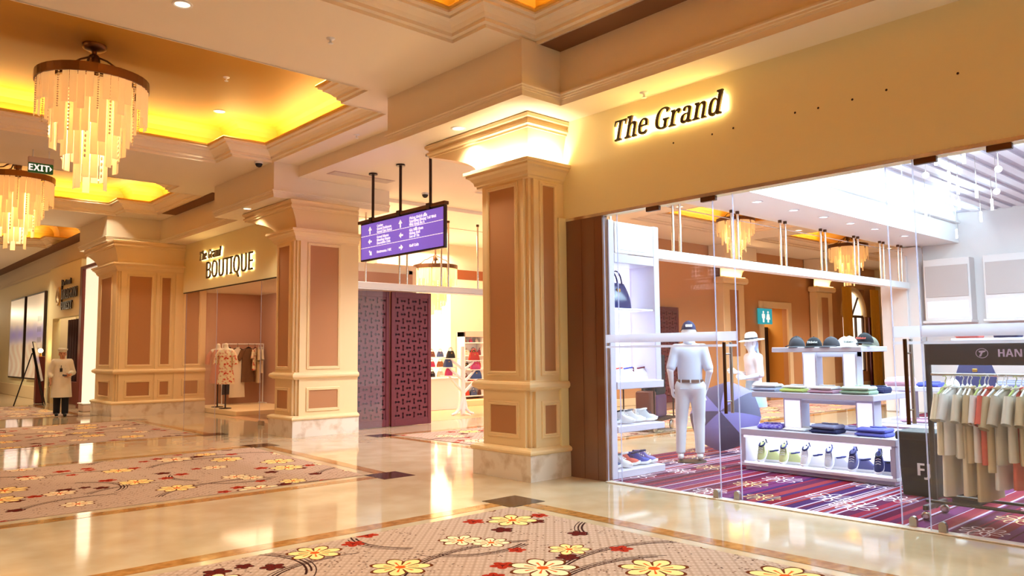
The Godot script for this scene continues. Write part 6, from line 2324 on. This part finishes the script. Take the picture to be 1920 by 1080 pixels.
func bag_shop_things():
	# white tree-shaped stand with bags
	var o := Vector3(11.75, 0.004, -14.8)
	var t := thing("tree_stand", "white tree-shaped display stand with handbags on its branches", "stand", o)
	var b := MB.new()
	b.tube([Vector3(0, 0.0, 0), Vector3(0, 0.5, 0), Vector3(0, 1.1, 0), Vector3(0.0, 1.64, 0)], 0.07, 10, 0.045)
	part(b, "trunk", M.tree_white, t)
	for s in [-1.0, 1.0]:
		b = MB.new()
		b.tube([Vector3(s * 0.02, 0.42, 0), Vector3(s * 0.1, 0.15, 0), Vector3(s * 0.2, 0.05, 0), Vector3(s * 0.34, 0.015, 0)], 0.06, 8, 0.025)
		part(b, "root", M.tree_white, t)
		b = MB.new()
		b.tube([Vector3(0, 0.02, s * 0.02), Vector3(0, 0.015, s * 0.3)], 0.05, 8, 0.02)
		part(b, "root", M.tree_white, t)
	for q in [[-1.0, 0.55, 0.95, 0.42], [1.0, 0.5, 0.85, 0.42], [-1.0, 0.85, 1.15, 0.44], [1.0, 0.75, 1.08, 0.4], [-1.0, 1.1, 1.36, 0.36], [1.0, 1.05, 1.3, 0.36]]:
		b = MB.new()
		b.tube([Vector3(0, q[1], 0), Vector3(q[0] * q[3] * 0.45, (q[1] + q[2]) / 2 - 0.03, 0), Vector3(q[0] * q[3] * 0.8, q[2] - 0.08, 0), Vector3(q[0] * q[3], q[2] - 0.016, 0)], 0.04, 8, 0.022)
		var br := part(b, "branch", M.tree_white, t)
		bx(br, "tray", M.tree_white, Vector3(q[0] * q[3] - 0.16, q[2] - 0.02, -0.14), Vector3(q[0] * q[3] + 0.16, q[2], 0.14), 0.006)
	var g := "handbags on the tree stand"
	handbag(o + Vector3(-0.42, 0.95, 0), 0.3, 0.75, M.leather_pink, "small pink bag at the lower left of the tree stand", g)
	handbag(o + Vector3(0.42, 0.85, 0), -0.2, 0.9, M.leather_blue, "steel blue bag at the lower right of the tree stand", g)
	handbag(o + Vector3(-0.44, 1.15, 0), 0.2, 0.85, M.leather_blue, "navy blue bag on the middle left branch of the tree stand", g)
	handbag(o + Vector3(0.40, 1.08, 0), -0.2, 0.8, M.leather_pink, "magenta bag on the middle right branch of the tree stand", g)
	handbag(o + Vector3(-0.36, 1.36, 0), 0.2, 0.8, M.black, "black bag on the upper left branch of the tree stand", g)
	handbag(o + Vector3(0.36, 1.30, 0), -0.1, 0.9, M.leather_red, "orange red bag on the upper right branch of the tree stand", g)
	# shelf of bags at the back
	var s := thing("bag_shelf", "white wall shelf crowded with bags at the back of the bag shop", "shelf", Vector3(14.2, 0.004, -18.16))
	bx(s, "back_panel", M.white, Vector3(0, 0.15, 0), Vector3(1.5, 2.1, 0.03))
	for x in [0.0, 0.73, 1.46]: bx(s, "upright", M.white, Vector3(x, 0, 0.03), Vector3(x + 0.04, 2.1, 0.36))
	for y in [0.2, 0.62, 1.0, 1.38, 1.76]: bx(s, "shelf_board", M.white, Vector3(0.04, y, 0.03), Vector3(1.46, y + 0.03, 0.36))
	bx(s, "header", M.vent, Vector3(0, 1.95, 0.03), Vector3(1.5, 2.12, 0.36))
	bx(s, "base", M.leather_tan, Vector3(0, 0, 0.03), Vector3(1.5, 0.14, 0.4))
	var cs := ["leather_red", "leather_tan", "black", "leather_blue", "leather_pink", "wine", "brown_leather", "cloth_cream"]
	var cn := ["orange red", "tan", "black", "steel blue", "pink", "wine red", "brown", "cream"]
	var lv := ["lowest", "second", "third", "top"]
	for j in 4:
		for i in 5:
			var c := (i * 3 + j * 5) % 8
			handbag(Vector3(14.2 + 0.18 + i * 0.285 + (0.03 if i > 2 else 0.0), [0.234, 0.654, 1.034, 1.414][j], -17.96), 0.3 * (rnd(i + j * 7) - 0.5), 0.72, M[cs[c]], "%s bag, %s from the left on the %s shelf of the bag wall" % [cn[c], ["first", "second", "third", "fourth", "fifth"][i], lv[j]], "handbags on the wall shelf")
	for i in 6:
		handbag(Vector3(14.36 + i * 0.23, 1.794, -17.98), 0.2, 0.42, M[cs[(i * 3 + 1) % 8]], "tiny %s bag, %s from the left along the top board of the bag wall" % [cn[(i * 3 + 1) % 8], ["first", "second", "third", "fourth", "fifth", "sixth"][i]], "tiny bags on the top board")
	# low white counter on the left with a few bags
	var c2 := thing("counter", "low white counter behind the tree stand in the bag shop", "counter", Vector3(11.7, 0.004, -16.9))
	bx(c2, "carcass", M.tree_white, Vector3(0, 0, 0), Vector3(1.2, 0.8, 0.5), 0.01)
	bx(c2, "top", M.white_gloss, Vector3(-0.03, 0.8, -0.03), Vector3(1.23, 0.84, 0.53), 0.01)
	var s2 := thing("bag_shelf", "small white tiered shelf with bags left of the tree trunk", "shelf", Vector3(12.0, 0.844, -16.75))
	for y in [0.0, 0.26, 0.52]: bx(s2, "shelf_board", M.tree_white, Vector3(0, y, 0), Vector3(0.6, y + 0.02, 0.25))
	for x in [0.0, 0.58]: bx(s2, "upright", M.tree_white, Vector3(x, 0.02, 0), Vector3(x + 0.02, 0.52, 0.25))
	for i in 6:
		handbag(Vector3(12.16 + (i % 2) * 0.28, 0.844 + 0.021 + (i / 2) * 0.26, -16.62), 0.1, 0.66, M[cs[(i * 5 + 2) % 8]], "%s bag, %s on the %s board of the small tiered shelf" % [cn[(i * 5 + 2) % 8], "left" if i % 2 == 0 else "right", ["bottom", "middle", "top"][i / 2]], "bags on the small tiered shelf")
	# peach coloured step
	b = MB.new()
	b.bevel(Vector3(13.2, 0, -17.4), Vector3(15.7, 0.16, -17.0), 0.01)
	struct(b, "floor_bag_shop_step", M.cream)
func far_things():
	# shop front beyond the wide pillar: lit white column in a brown frame, cream wall with sign, dark curtain, posters
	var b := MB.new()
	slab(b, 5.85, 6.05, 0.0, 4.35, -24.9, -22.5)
	struct(b, "wall_far_window", M.glowing_white_wall)  # lit marble wall, the light on it put in as emission
	area(Vector3(5.8, 2.2, -23.9), Vector3(-1, 0, 0), Vector2(1.6, 3.6), Color(1.0, 0.94, 0.8), 3.0, "wall_glow_light")
	var f := thing("window_frame", "dark red-brown frame of the bright far shop window", "frame", Vector3(5.78, 0.0, -25.1))
	bx(f, "post", M.mahogany, Vector3(0, 0, -0.14), Vector3(0.1, 4.1, 0.14), 0.01)
	bx(f, "head", M.mahogany, Vector3(0, 4.0, 0.14), Vector3(0.1, 4.1, 2.5), 0.01)
	bx(f, "sill", M.mahogany, Vector3(-0.02, 0, 0.14), Vector3(0.1, 0.05, 2.5), 0.01)
	b = MB.new()
	slab(b, 5.8, 6.0, 2.7, 4.35, -29.2, -25.24)
	slab(b, 5.8, 6.0, 0.0, 2.7, -29.2, -28.6)
	struct(b, "wall_far_shop", M.fascia)
	downlight(Vector3(4.3, 5.0, -29.6), "added unseen downlight washing the far cream wall with the gold emblem", 12.0)  # unseen wall washer added to brighten the far wall
	b = MB.new()
	slab(b, 6.6, 6.8, 0.0, 4.35, -29.4, -24.7)
	slab(b, 6.15, 6.6, 0.0, 4.35, -29.4, -29.2)
	slab(b, 6.05, 6.6, 0.0, 4.35, -24.9, -24.7)
	slab(b, 6.0, 6.6, 4.3, 4.35, -29.2, -24.9)
	struct(b, "wall_far_shop_inside", M.bag_wall)
	area(Vector3(6.2, 4.2, -27.0), Vector3.DOWN, Vector2(0.6, 2.5), WARM, 5.0, "far_shop_light")
	var s := thing("shop_sign", "dark three-line sign with a gold emblem on the far cream wall", "sign", Vector3(5.8, 2.98, -26.9))
	b = MB.new()
	b.xf = Transform3D(Basis(Vector3(0, 0, 1), PI / 2), Vector3(-0.02, 0.4, -0.85))
	b.lathe([Vector2(0.30, 0.0), Vector2(0.30, 0.03), Vector2(0.24, 0.05), Vector2(0.2, 0.03), Vector2(0.12, 0.05), Vector2(0.001, 0.05)], 24)
	part(b, "emblem", M.gold_metal, s)
	for q in [["The Grand", 0.78, 0.22, 0.0], ["DRAGON", 0.42, 0.42, 0.18], ["FOREST", 0.06, 0.34, 0.08]]:
		var o := letters(q[0], "Droid Serif", q[2], 0.04, M.letter_bronze, s, Vector3(-0.05, q[1], -0.42), FACE_W, true)
		(o.mesh as TextMesh).horizontal_alignment = HORIZONTAL_ALIGNMENT_LEFT
	b = MB.new()
	slab(b, -0.05, 0.0, 0.0, 0.9, -0.5, -0.46)
	part(b, "divider", M.letter_bronze, s)
	# dark striped curtain inside the far shop
	b = MB.new()
	var lo := []
	var hi := []
	for i in 41:
		var u := i / 40.0
		lo.append(Vector3(0.05 * sin(u * 40.0), 0.7, u * 2.0))
		hi.append(Vector3(0.04 * sin(u * 40.0), 2.66, u * 2.0))
	b.grid([lo, hi])
	b.grid([lo.map(func(p): return p + Vector3(0.012, 0, 0)), hi.map(func(p): return p + Vector3(0.012, 0, 0))], false, true)
	single(b, "curtain", M.curtain_dark, "dark wine striped curtain behind the chef", "curtain").position = Vector3(6.2, 0, -28.4)
	b = MB.new()
	b.bevel(Vector3(0, 0, 0), Vector3(0.35, 0.7, 2.0), 0.01)
	single(b, "curtain_box", M.mahogany, "dark red low cabinet under the wine curtain", "cabinet").position = Vector3(6.1, 0.002, -28.4)
	# wall with the two large posters
	b = MB.new()
	slab(b, 5.95, 6.15, 0.0, 4.35, -46, -29.2)
	struct(b, "wall_far_posters", M.fascia)
	b = MB.new()
	b.bevel(Vector3(5.9, 0.0, -46), Vector3(5.95, 0.45, -29.2), 0.01)
	struct(b, "baseboard_far", M.cream)
	var k := 0
	for q in [[-33.1, -30.2], [-36.2, -33.5]]:
		var t := thing("poster_lightbox", ["tall lit poster with blue band, nearer the chef", "tall lit poster with blue band, farther from the chef"][k], "poster", Vector3(5.9, 0.68, (q[0] + q[1]) / 2), 0.0, "lit posters on the far wall")
		var h: float = (q[1] - q[0]) / 2
		bx(t, "frame", M.dark_metal, Vector3(-0.04, 0, -h), Vector3(0.04, 3.05, h), 0.01)
		b = MB.new()
		b.quad(Vector3(-0.045, 0.06, -h + 0.07), Vector3(-0.045, 0.06, h - 0.07), Vector3(-0.045, 2.99, h - 0.07), Vector3(-0.045, 2.99, -h + 0.07))
		part(b, "poster_print", M["poster_%d" % (1 - k)], t)
		area(Vector3(5.83, 2.2, (q[0] + q[1]) / 2), Vector3(-1, 0, 0), Vector2(2 * h - 0.3, 2.8), Color(0.95, 0.86, 0.85), 1.2, "poster_light")
		k += 1
	# end wall with a lit strip
	b = MB.new()
	slab(b, -1.4, 6.0, 3.5, 3.8, -45.98, -45.9)
	struct(b, "trim_9", M.glowing_cream)
	area(Vector3(2.5, 3.65, -45.8), Vector3(0, 0, 1), Vector2(7.0, 0.3), Color(1.0, 0.9, 0.74), 8.0, "end_wall_light")
	# easel with a poster board
	var e := thing("easel", "dark easel holding a violet poster board left of the chef", "easel", Vector3(5.2, 0.0, -27.6), 1.3)
	for x in [-0.3, 0.3]:
		b = MB.new()
		b.tube([Vector3(x, 0, 0.25), Vector3(x * 0.3, 1.75, -0.12)], 0.018, 6)
		part(b, "leg", M.black, e)
	b = MB.new()
	b.tube([Vector3(0, 0, -0.55), Vector3(0, 1.6, -0.12)], 0.018, 6)
	part(b, "leg", M.black, e)
	b = MB.new()
	b.xf = Transform3D(Basis(Vector3(1, 0, 0), -0.2), Vector3(0, 0.72, 0.16))
	b.bevel(Vector3(-0.42, 0, -0.012), Vector3(0.42, 1.25, 0.012), 0.004)
	part(b, "board", M.black, e)
	b = MB.new()
	b.xf = Transform3D(Basis(Vector3(1, 0, 0), -0.2), Vector3(0, 0.72, 0.16))
	b.quad(Vector3(-0.4, 0.02, 0.014), Vector3(0.4, 0.02, 0.014), Vector3(0.4, 1.23, 0.014), Vector3(-0.4, 1.23, 0.014))
	part(b, "poster_print", M.poster_2, e)
	# small lamp on a red stand beside the chef
	var lp := thing("table_lamp", "small glowing lamp on a dark red stand left of the chef", "lamp", Vector3(5.55, 0.0, -28.9))
	bx(lp, "stand", M.mahogany, Vector3(-0.12, 0, -0.14), Vector3(0.12, 1.5, 0.14), 0.02)
	b = MB.new()
	b.lathe([Vector2(0.05, 1.5), Vector2(0.03, 1.55), Vector2(0.03, 1.62)], 12)
	part(b, "base", M.gold_metal, lp)
	b = MB.new()
	b.ball(Vector3(0, 1.68, 0), Vector3(0.075, 0.075, 0.075), 12, 8)
	part(b, "bulb", M.bulb, lp)
	omni(Vector3(0, 1.68, 0), Color(1, 0.75, 0.45), 0.25, 0.06, lp)
	# small step stool in the far window
	var st := thing("display_block", "small grey display block at the foot of the bright far window", "block", Vector3(5.62, 0.0, -23.5))
	bx(st, "block_body", M.vent, Vector3(-0.12, 0, -0.25), Vector3(0.12, 0.2, 0.25), 0.02)
	bx(st, "block_top", M.white, Vector3(-0.14, 0.2, -0.28), Vector3(0.14, 0.23, 0.28), 0.008)
# joints for a standing figure of height 1.0 scale h, facing +z
func figure(root: Node3D, h: float, p: Dictionary, skin: Material, cell := 0.012) -> void:
	var s := h / 1.75
	var F := Field.new(Vector3(-0.5, -0.02, -0.45) * s, Vector3(0.5, 1.80, 0.5) * s, cell)
	var J := func(k: String) -> Vector3: return p[k] * s
	var head: Vector3 = J.call("head")
	F.bone(J.call("pelvis"), J.call("chest"), 0.13 * s, 0.145 * s, 0.06, 0.72)
	F.bone(J.call("sl"), J.call("sr"), 0.065 * s, 0.065 * s, 0.08)
	F.bone(J.call("hl"), J.call("hr"), 0.095 * s, 0.095 * s, 0.06, 0.9)
	F.bone(J.call("chest") + Vector3(0, 0.08, 0) * s, head - Vector3(0, 0.08, 0) * s, 0.06 * s, 0.052 * s, 0.04)
	F.egg(head + Vector3(0, 0.015, -0.01) * s, Vector3(0.076, 0.112, 0.092) * s, 0.02)
	F.egg(head + Vector3(0, -0.055, 0.022) * s, Vector3(0.05, 0.06, 0.055) * s, 0.03)
	for q in ["l", "r"]:
		F.bone(J.call("s" + q), J.call("e" + q), 0.05 * s, 0.042 * s, 0.03)
		F.bone(J.call("e" + q), J.call("w" + q), 0.041 * s, 0.028 * s, 0.02)
		F.bone(J.call("h" + q), J.call("k" + q), 0.085 * s, 0.058 * s, 0.03)
		F.bone(J.call("k" + q), J.call("a" + q), 0.057 * s, 0.038 * s, 0.02)
		var a: Vector3 = J.call("a" + q)
		var fd: Vector3 = p.get("foot_" + q, Vector3(0, 0, 1))
		F.bone(a + Vector3(0, -0.03, 0) * s - fd * 0.03 * s, a + fd * 0.15 * s + Vector3(0, -0.055, 0) * s, 0.036 * s, 0.028 * s, 0.03)
	F.trim_y(0.002, 3.0)
	var b := MB.new()
	F.into(b)
	# head detail on a finer grid
	var D := Field.new(head - Vector3(0.12, 0.16, 0.13) * s, head + Vector3(0.12, 0.15, 0.16) * s, 0.005)
	D.egg(head + Vector3(0, 0.015, -0.01) * s, Vector3(0.079, 0.115, 0.095) * s, 0.02)
	D.egg(head + Vector3(0, -0.055, 0.024) * s, Vector3(0.051, 0.06, 0.056) * s, 0.03)
	D.bone(head + Vector3(0, 0.012, 0.082) * s, head + Vector3(0, -0.03, 0.102) * s, 0.010 * s, 0.016 * s, 0.012)
	for q in [-1.0, 1.0]:
		D.bone(head + Vector3(0.079 * q, 0.015, -0.005) * s, head + Vector3(0.082 * q, -0.03, 0.0) * s, 0.014 * s, 0.010 * s, 0.006, 1.4)
		D.bone(head + Vector3(0.02 * q, 0.03, 0.078) * s, head + Vector3(0.045 * q, 0.026, 0.066) * s, 0.008 * s, 0.007 * s, 0.008)
	D.bone(head + Vector3(-0.018, -0.062, 0.078) * s, head + Vector3(0.018, -0.062, 0.078) * s, 0.008 * s, 0.008 * s, 0.008)
	D.into(b)
	for q in ["l", "r"]:
		hand(b, J.call("w" + q), p.get("hd_" + q, Vector3(0, -1, 0)), p.get("hu_" + q, Vector3(0, 0, 1)), p.get("curl", 0.35), s)
	part(b, "body", skin, root)
func people():
	chef()
	male_mannequin()
	female_mannequin()
func chef():
	var o := Vector3(4.75, 0.0, -22.2)
	var t := thing("person", "person in white chef jacket, apron and cap walking down the corridor", "person", o, -0.2)
	var p := {"pelvis": Vector3(0, 0.95, 0), "chest": Vector3(0, 1.30, 0.0), "head": Vector3(0, 1.615, 0.03), "sl": Vector3(0.17, 1.41, 0), "sr": Vector3(-0.17, 1.41, 0),
		"el": Vector3(0.25, 1.13, -0.03), "er": Vector3(-0.27, 1.14, -0.05), "wl": Vector3(0.17, 1.06, 0.19), "wr": Vector3(-0.25, 0.91, 0.06), "hl": Vector3(0.085, 0.92, 0), "hr": Vector3(-0.085, 0.92, 0),
		"kl": Vector3(0.095, 0.50, 0.07), "kr": Vector3(-0.09, 0.50, 0.02), "al": Vector3(0.10, 0.085, 0.10), "ar": Vector3(-0.09, 0.085, -0.06), "hd_l": Vector3(-0.5, -0.1, 0.6), "hu_l": Vector3(0, 1, 0.2), "hd_r": Vector3(0.05, -1, 0.15), "hu_r": Vector3(0.3, 0, 1), "curl": 0.5}
	figure(t, 1.68, p, M.skin)
	var s := 1.68 / 1.75
	var F := Field.new(Vector3(-0.42, 0.78, -0.3), Vector3(0.42, 1.5, 0.36), 0.012)
	F.bone(Vector3(0, 0.90, 0) * s, Vector3(0, 1.30, 0) * s, 0.185, 0.17, 0.05, 0.75)
	F.bone(Vector3(0.15, 1.41, 0) * s, Vector3(-0.15, 1.41, 0) * s, 0.085, 0.085, 0.08)
	for q in ["l", "r"]:
		F.bone(p["s" + q] * s, p["e" + q] * s, 0.078, 0.068, 0.03)
		F.bone(p["e" + q] * s, p["e" + q].lerp(p["w" + q], 0.45) * s, 0.066, 0.06, 0.02)
	F.trim_y(0.80, 1.43)
	var b := MB.new()
	F.into(b)
	var jk := part(b, "chef_jacket", M.chef_white, t)
	b = MB.new()
	b.cbox(Vector3(-0.02, 1.15, 0.147), Vector3(0.06, 0.09, 0.012))
	b.cbox(Vector3(-0.02, 1.23, 0.14), Vector3(0.015, 0.07, 0.01))
	part(b, "name_badge", M.black, jk)
	b = MB.new()
	for i in 4:
		for x in [-0.06, 0.07]: b.ball(Vector3(x, 1.0 + i * 0.09, 0.148), Vector3(0.008, 0.008, 0.006), 6, 4)
	part(b, "buttons", M.vent, jk)
	# apron: a wrapped sheet from waist to knee
	b = MB.new()
	var rows := []
	for k in 9:
		var q := k / 8.0
		var row := []
		for i in 25:
			var a := lerpf(-2.25, 2.25, i / 24.0)
			var r := lerpf(0.235, 0.20, q)
			row.append(Vector3(sin(a) * r * (1.0 + 0.03 * sin(i * 1.3) * (1.0 - q)), lerpf(0.47, 0.98, q), cos(a) * r * 0.86 + 0.02 * (1.0 - q)))
		rows.append(row)
	b.grid(rows)
	b.grid(rows.map(func(row): return row.map(func(v): return v * Vector3(0.975, 1, 0.975))), false, true)
	var ap := part(b, "apron", M.chef_white, t)
	b = MB.new()
	b.sweep(oval(0.205, 0.178, 26), [Vector2(-0.004, 0.955), Vector2(0.004, 0.955), Vector2(0.004, 0.99), Vector2(-0.004, 0.99)], true)
	part(b, "waist_tie", M.chef_white, ap)
	var T := Field.new(Vector3(-0.3, 0.03, -0.3), Vector3(0.3, 1.0, 0.3), 0.012)
	for q in ["l", "r"]:
		T.bone(p["h" + q] * s, p["k" + q] * s, 0.10, 0.085, 0.03)
		T.bone(p["k" + q] * s, p["a" + q] * s + Vector3(0, -0.01, 0), 0.083, 0.075, 0.02)
	T.bone(p["hl"] * s, p["hr"] * s, 0.11, 0.11, 0.05)
	T.trim_y(0.06, 0.98)
	b = MB.new()
	T.into(b)
	part(b, "trousers", M.trouser_black, t)
	for q in ["l", "r"]:
		var S := Field.new(Vector3(-0.2, -0.01, -0.25), Vector3(0.2, 0.16, 0.34), 0.008)
		var a: Vector3 = p["a" + q] * s
		S.bone(a + Vector3(0, -0.03, -0.04), a + Vector3(0, -0.045, 0.15), 0.048, 0.04, 0.03)
		S.trim_y(0.001, 0.13)
		b = MB.new()
		S.into(b)
		part(b, "shoe", M.black, t)
	var hd: Vector3 = p.head * s
	b = MB.new()
	b.ball(hd + Vector3(0, 0.03, -0.025), Vector3(0.083, 0.085, 0.09), 16, 10)
	part(b, "hair", M.hair_dark, t)
	b = MB.new()
	b.xf = Transform3D(Basis.IDENTITY, hd)
	b.lathe([Vector2(0.088, 0.045), Vector2(0.092, 0.05), Vector2(0.093, 0.085), Vector2(0.108, 0.10), Vector2(0.112, 0.125), Vector2(0.09, 0.148), Vector2(0.001, 0.155)], 20)
	part(b, "chef_cap", M.chef_white, t)
	b = MB.new()
	for x in [-0.03, 0.03]: b.ball(hd + Vector3(x, 0.008, 0.076), Vector3(0.012, 0.007, 0.008), 8, 5)
	part(b, "eyes", M.face_dark, t)
	b = MB.new()
	b.bevel(Vector3(-0.05, -0.03, -0.01), Vector3(0.05, 0.03, 0.012), 0.008)
	var ph := single(b, "phone", M.charcoal, "small dark phone held in the left hand of the chef", "phone")
	ph.position = o + Basis(Vector3.UP, -0.2) * Vector3(0.06, 1.02, 0.27)
	ph.rotation = Vector3(-0.9, -0.2, 0)
func oval(a: float, c: float, n: int) -> Array:
	var out := []
	for i in n:
		var q := TAU * i / n
		out.append(Vector2(cos(q) * a, sin(q) * c))
	return out
func male_mannequin():
	var o := Vector3(8.89, 0.022, -6.24)
	var turn := atan2(0.80, -0.60)
	var t := thing("mannequin", "white male mannequin in grey polo, pale trousers and dark cap seen from behind", "mannequin", o, turn)
	var h := 1.86
	var s := h / 1.75
	var p := {"pelvis": Vector3(0, 0.95, 0), "chest": Vector3(0, 1.30, 0), "head": Vector3(0, 1.625, 0.02), "sl": Vector3(0.168, 1.41, 0), "sr": Vector3(-0.168, 1.41, 0),
		"el": Vector3(0.245, 1.14, -0.05), "er": Vector3(-0.24, 1.13, -0.04), "wl": Vector3(0.23, 0.92, 0.03), "wr": Vector3(-0.2, 0.90, 0.08), "hl": Vector3(0.09, 0.92, 0), "hr": Vector3(-0.09, 0.92, 0),
		"kl": Vector3(0.12, 0.50, 0.03), "kr": Vector3(-0.10, 0.50, 0.04), "al": Vector3(0.14, 0.085, -0.02), "ar": Vector3(-0.10, 0.085, 0.0), "hd_l": Vector3(-0.1, -1, 0.25), "hu_l": Vector3(-0.3, 0, 1), "hd_r": Vector3(0.3, -1, 0.3), "hu_r": Vector3(0.3, 0, 1), "curl": 0.4}
	figure(t, h, p, M.mannequin)
	var F := Field.new(Vector3(-0.45, 0.95, -0.3), Vector3(0.45, 1.66, 0.3), 0.012)
	F.bone(Vector3(0, 0.98, 0) * s, Vector3(0, 1.30, 0) * s, 0.158, 0.17, 0.05, 0.72)
	F.bone(Vector3(0.15, 1.39, 0) * s, Vector3(-0.15, 1.39, 0) * s, 0.074, 0.074, 0.08)
	for q in ["l", "r"]: F.bone(p["s" + q] * s, p["s" + q].lerp(p["e" + q], 0.86) * s, 0.070, 0.064, 0.03)
	F.trim_y(1.07, 1.585)
	var b := MB.new()
	F.into(b)
	var sh := part(b, "polo_shirt", M.polo, t)
	b = MB.new()
	b.xf = Transform3D(Basis(Vector3(1, 0, 0), -0.12), Vector3(0, 1.565, 0.01))
	b.lathe([Vector2(0.078, 0.0), Vector2(0.084, 0.015), Vector2(0.070, 0.05), Vector2(0.066, 0.05), Vector2(0.07, 0.0)], 18, false)
	part(b, "collar", M.polo, sh)
	var T := Field.new(Vector3(-0.32, 0.06, -0.26), Vector3(0.32, 1.12, 0.28), 0.012)
	T.bone(Vector3(0, 0.99, 0) * s, Vector3(0, 0.94, 0) * s, 0.162, 0.165, 0.04, 0.78)
	for q in ["l", "r"]:
		T.bone(p["h" + q] * s, p["k" + q] * s, 0.112, 0.078, 0.03)
		T.bone(p["k" + q] * s, p["a" + q] * s + Vector3(0, 0.02, 0), 0.077, 0.06, 0.02)
	T.trim_y(0.10, 1.085)
	b = MB.new()
	T.into(b)
	var tr := part(b, "trousers", M.chino, t)
	for x in [-0.085, 0.085]:
		b = MB.new()
		b.xf = Transform3D(Basis(Vector3(1, 0, 0), 0.1), Vector3(x, 0.965, -0.137))
		b.bevel(Vector3(-0.055, -0.004, -0.004), Vector3(0.055, 0.004, 0.004), 0.003)
		part(b, "back_pocket", M.polo, tr)
	b = MB.new()
	b.sweep(oval(0.17, 0.134, 30), [Vector2(-0.006, 1.045), Vector2(0.006, 1.045), Vector2(0.006, 1.085), Vector2(-0.006, 1.085), Vector2(-0.006, 1.045)], true)
	var bl := part(b, "belt", M.belt, t)
	for x in [-0.12, 0.0, 0.12]:
		b = MB.new()
		b.bevel(Vector3(x - 0.01, 1.04, -0.148 + absf(x) * 0.35), Vector3(x + 0.01, 1.09, -0.136 + absf(x) * 0.35), 0.003)
		part(b, "belt_loop", M.chino, bl)
	b = MB.new()
	b.lathe([Vector2(0.19, -0.014), Vector2(0.19, -0.002), Vector2(0.18, 0.0)], 28)
	part(b, "base_plate", M.dark_metal, t)
	var hd: Vector3 = p.head * s
	var c := cap(Vector3.ZERO, turn, "navy cap with pale patch worn by the male mannequin", M.navy, null, "")
	c.position = o + Vector3(0, hd.y + 0.035, 0) + Basis(Vector3.UP, turn) * Vector3(0, 0, 0.012)
	b = MB.new()
	b.xf = Transform3D(Basis(Vector3(1, 0, 0), 0.35), Vector3(0, 0.05, -0.107))
	b.bevel(Vector3(-0.045, -0.018, -0.003), Vector3(0.045, 0.018, 0.003), 0.003)
	part(b, "strap_patch", M.cloth_white, c)
func female_mannequin():
	var o := Vector3(10.95, 0.022, -6.5)
	var turn := atan2(-0.82, -0.45)
	var t := thing("mannequin", "white female mannequin in pale top, blue skirt and sun hat", "mannequin", o, turn)
	var h := 1.70
	var s := h / 1.75
	var p := {"pelvis": Vector3(0, 0.96, 0), "chest": Vector3(0, 1.28, 0), "head": Vector3(0, 1.63, 0.04), "sl": Vector3(0.155, 1.40, 0), "sr": Vector3(-0.155, 1.40, 0),
		"el": Vector3(0.2, 1.13, 0.0), "er": Vector3(-0.21, 1.12, -0.02), "wl": Vector3(0.15, 1.08, 0.22), "wr": Vector3(-0.14, 1.16, 0.22), "hl": Vector3(0.08, 0.93, 0), "hr": Vector3(-0.08, 0.93, 0),
		"kl": Vector3(0.07, 0.5, 0.03), "kr": Vector3(-0.07, 0.5, 0.04), "al": Vector3(0.07, 0.085, 0.0), "ar": Vector3(-0.07, 0.085, 0.03), "hd_l": Vector3(-0.1, 0.1, 1), "hu_l": Vector3(0, 1, 0), "hd_r": Vector3(0.1, 0.2, 1), "hu_r": Vector3(0, 1, 0), "curl": 0.3}
	figure(t, h, p, M.mannequin)
	var F := Field.new(Vector3(-0.36, 0.9, -0.26), Vector3(0.36, 1.5, 0.3), 0.012)
	F.bone(Vector3(0, 1.0, 0) * s, Vector3(0, 1.12, 0) * s, 0.142, 0.125, 0.05, 0.75)
	F.bone(Vector3(0, 1.12, 0) * s, Vector3(0, 1.29, 0.01) * s, 0.125, 0.15, 0.05, 0.78)
	F.bone(Vector3(0.14, 1.39, 0) * s, Vector3(-0.14, 1.39, 0) * s, 0.066, 0.066, 0.08)
	for q in ["l", "r"]: F.bone(p["s" + q] * s, p["e" + q] * s, 0.06, 0.054, 0.03)
	F.trim_y(0.98, 1.42)
	var b := MB.new()
	F.into(b)
	part(b, "top", M.top_pink, t)
	b = MB.new()
	var rings := []
	for k in 9:
		var q := k / 8.0
		var ring := []
		for i in 26:
			var a := -TAU * i / 26.0
			var w := lerpf(0.215, 0.138, smoothstep(0.0, 1.0, q))
			var fold := 1.0 + 0.05 * sin(i * 1.45) * (1.0 - q)
			ring.append(Vector3(cos(a) * w * fold, lerpf(0.60, 1.0, q), sin(a) * w * 0.82 * fold))
		rings.append(ring)
	b.loft(rings)
	part(b, "skirt", M.skirt_blue, t)
	b = MB.new()
	b.lathe([Vector2(0.17, -0.014), Vector2(0.17, -0.002), Vector2(0.16, 0.0)], 26)
	part(b, "base_plate", M.dark_metal, t)
	var hd: Vector3 = p.head * s
	b = MB.new()
	b.ball(hd + Vector3(0, -0.03, -0.075), Vector3(0.065, 0.10, 0.05), 14, 8)
	b.tube([hd + Vector3(0.02, -0.07, -0.09), hd + Vector3(0.03, -0.16, -0.11), hd + Vector3(0.025, -0.22, -0.1)], 0.025, 8, 0.01)
	part(b, "scarf", M.cloth_blue, t)
	var hat := sun_hat(o + Vector3(0, hd.y + 0.04, 0) + Basis(Vector3.UP, turn) * Vector3(0, 0, 0.02), "white sun hat with dark band worn by the female mannequin", M.hat_white, M.charcoal)
	hat.rotation = Vector3(0.12, turn, 0)
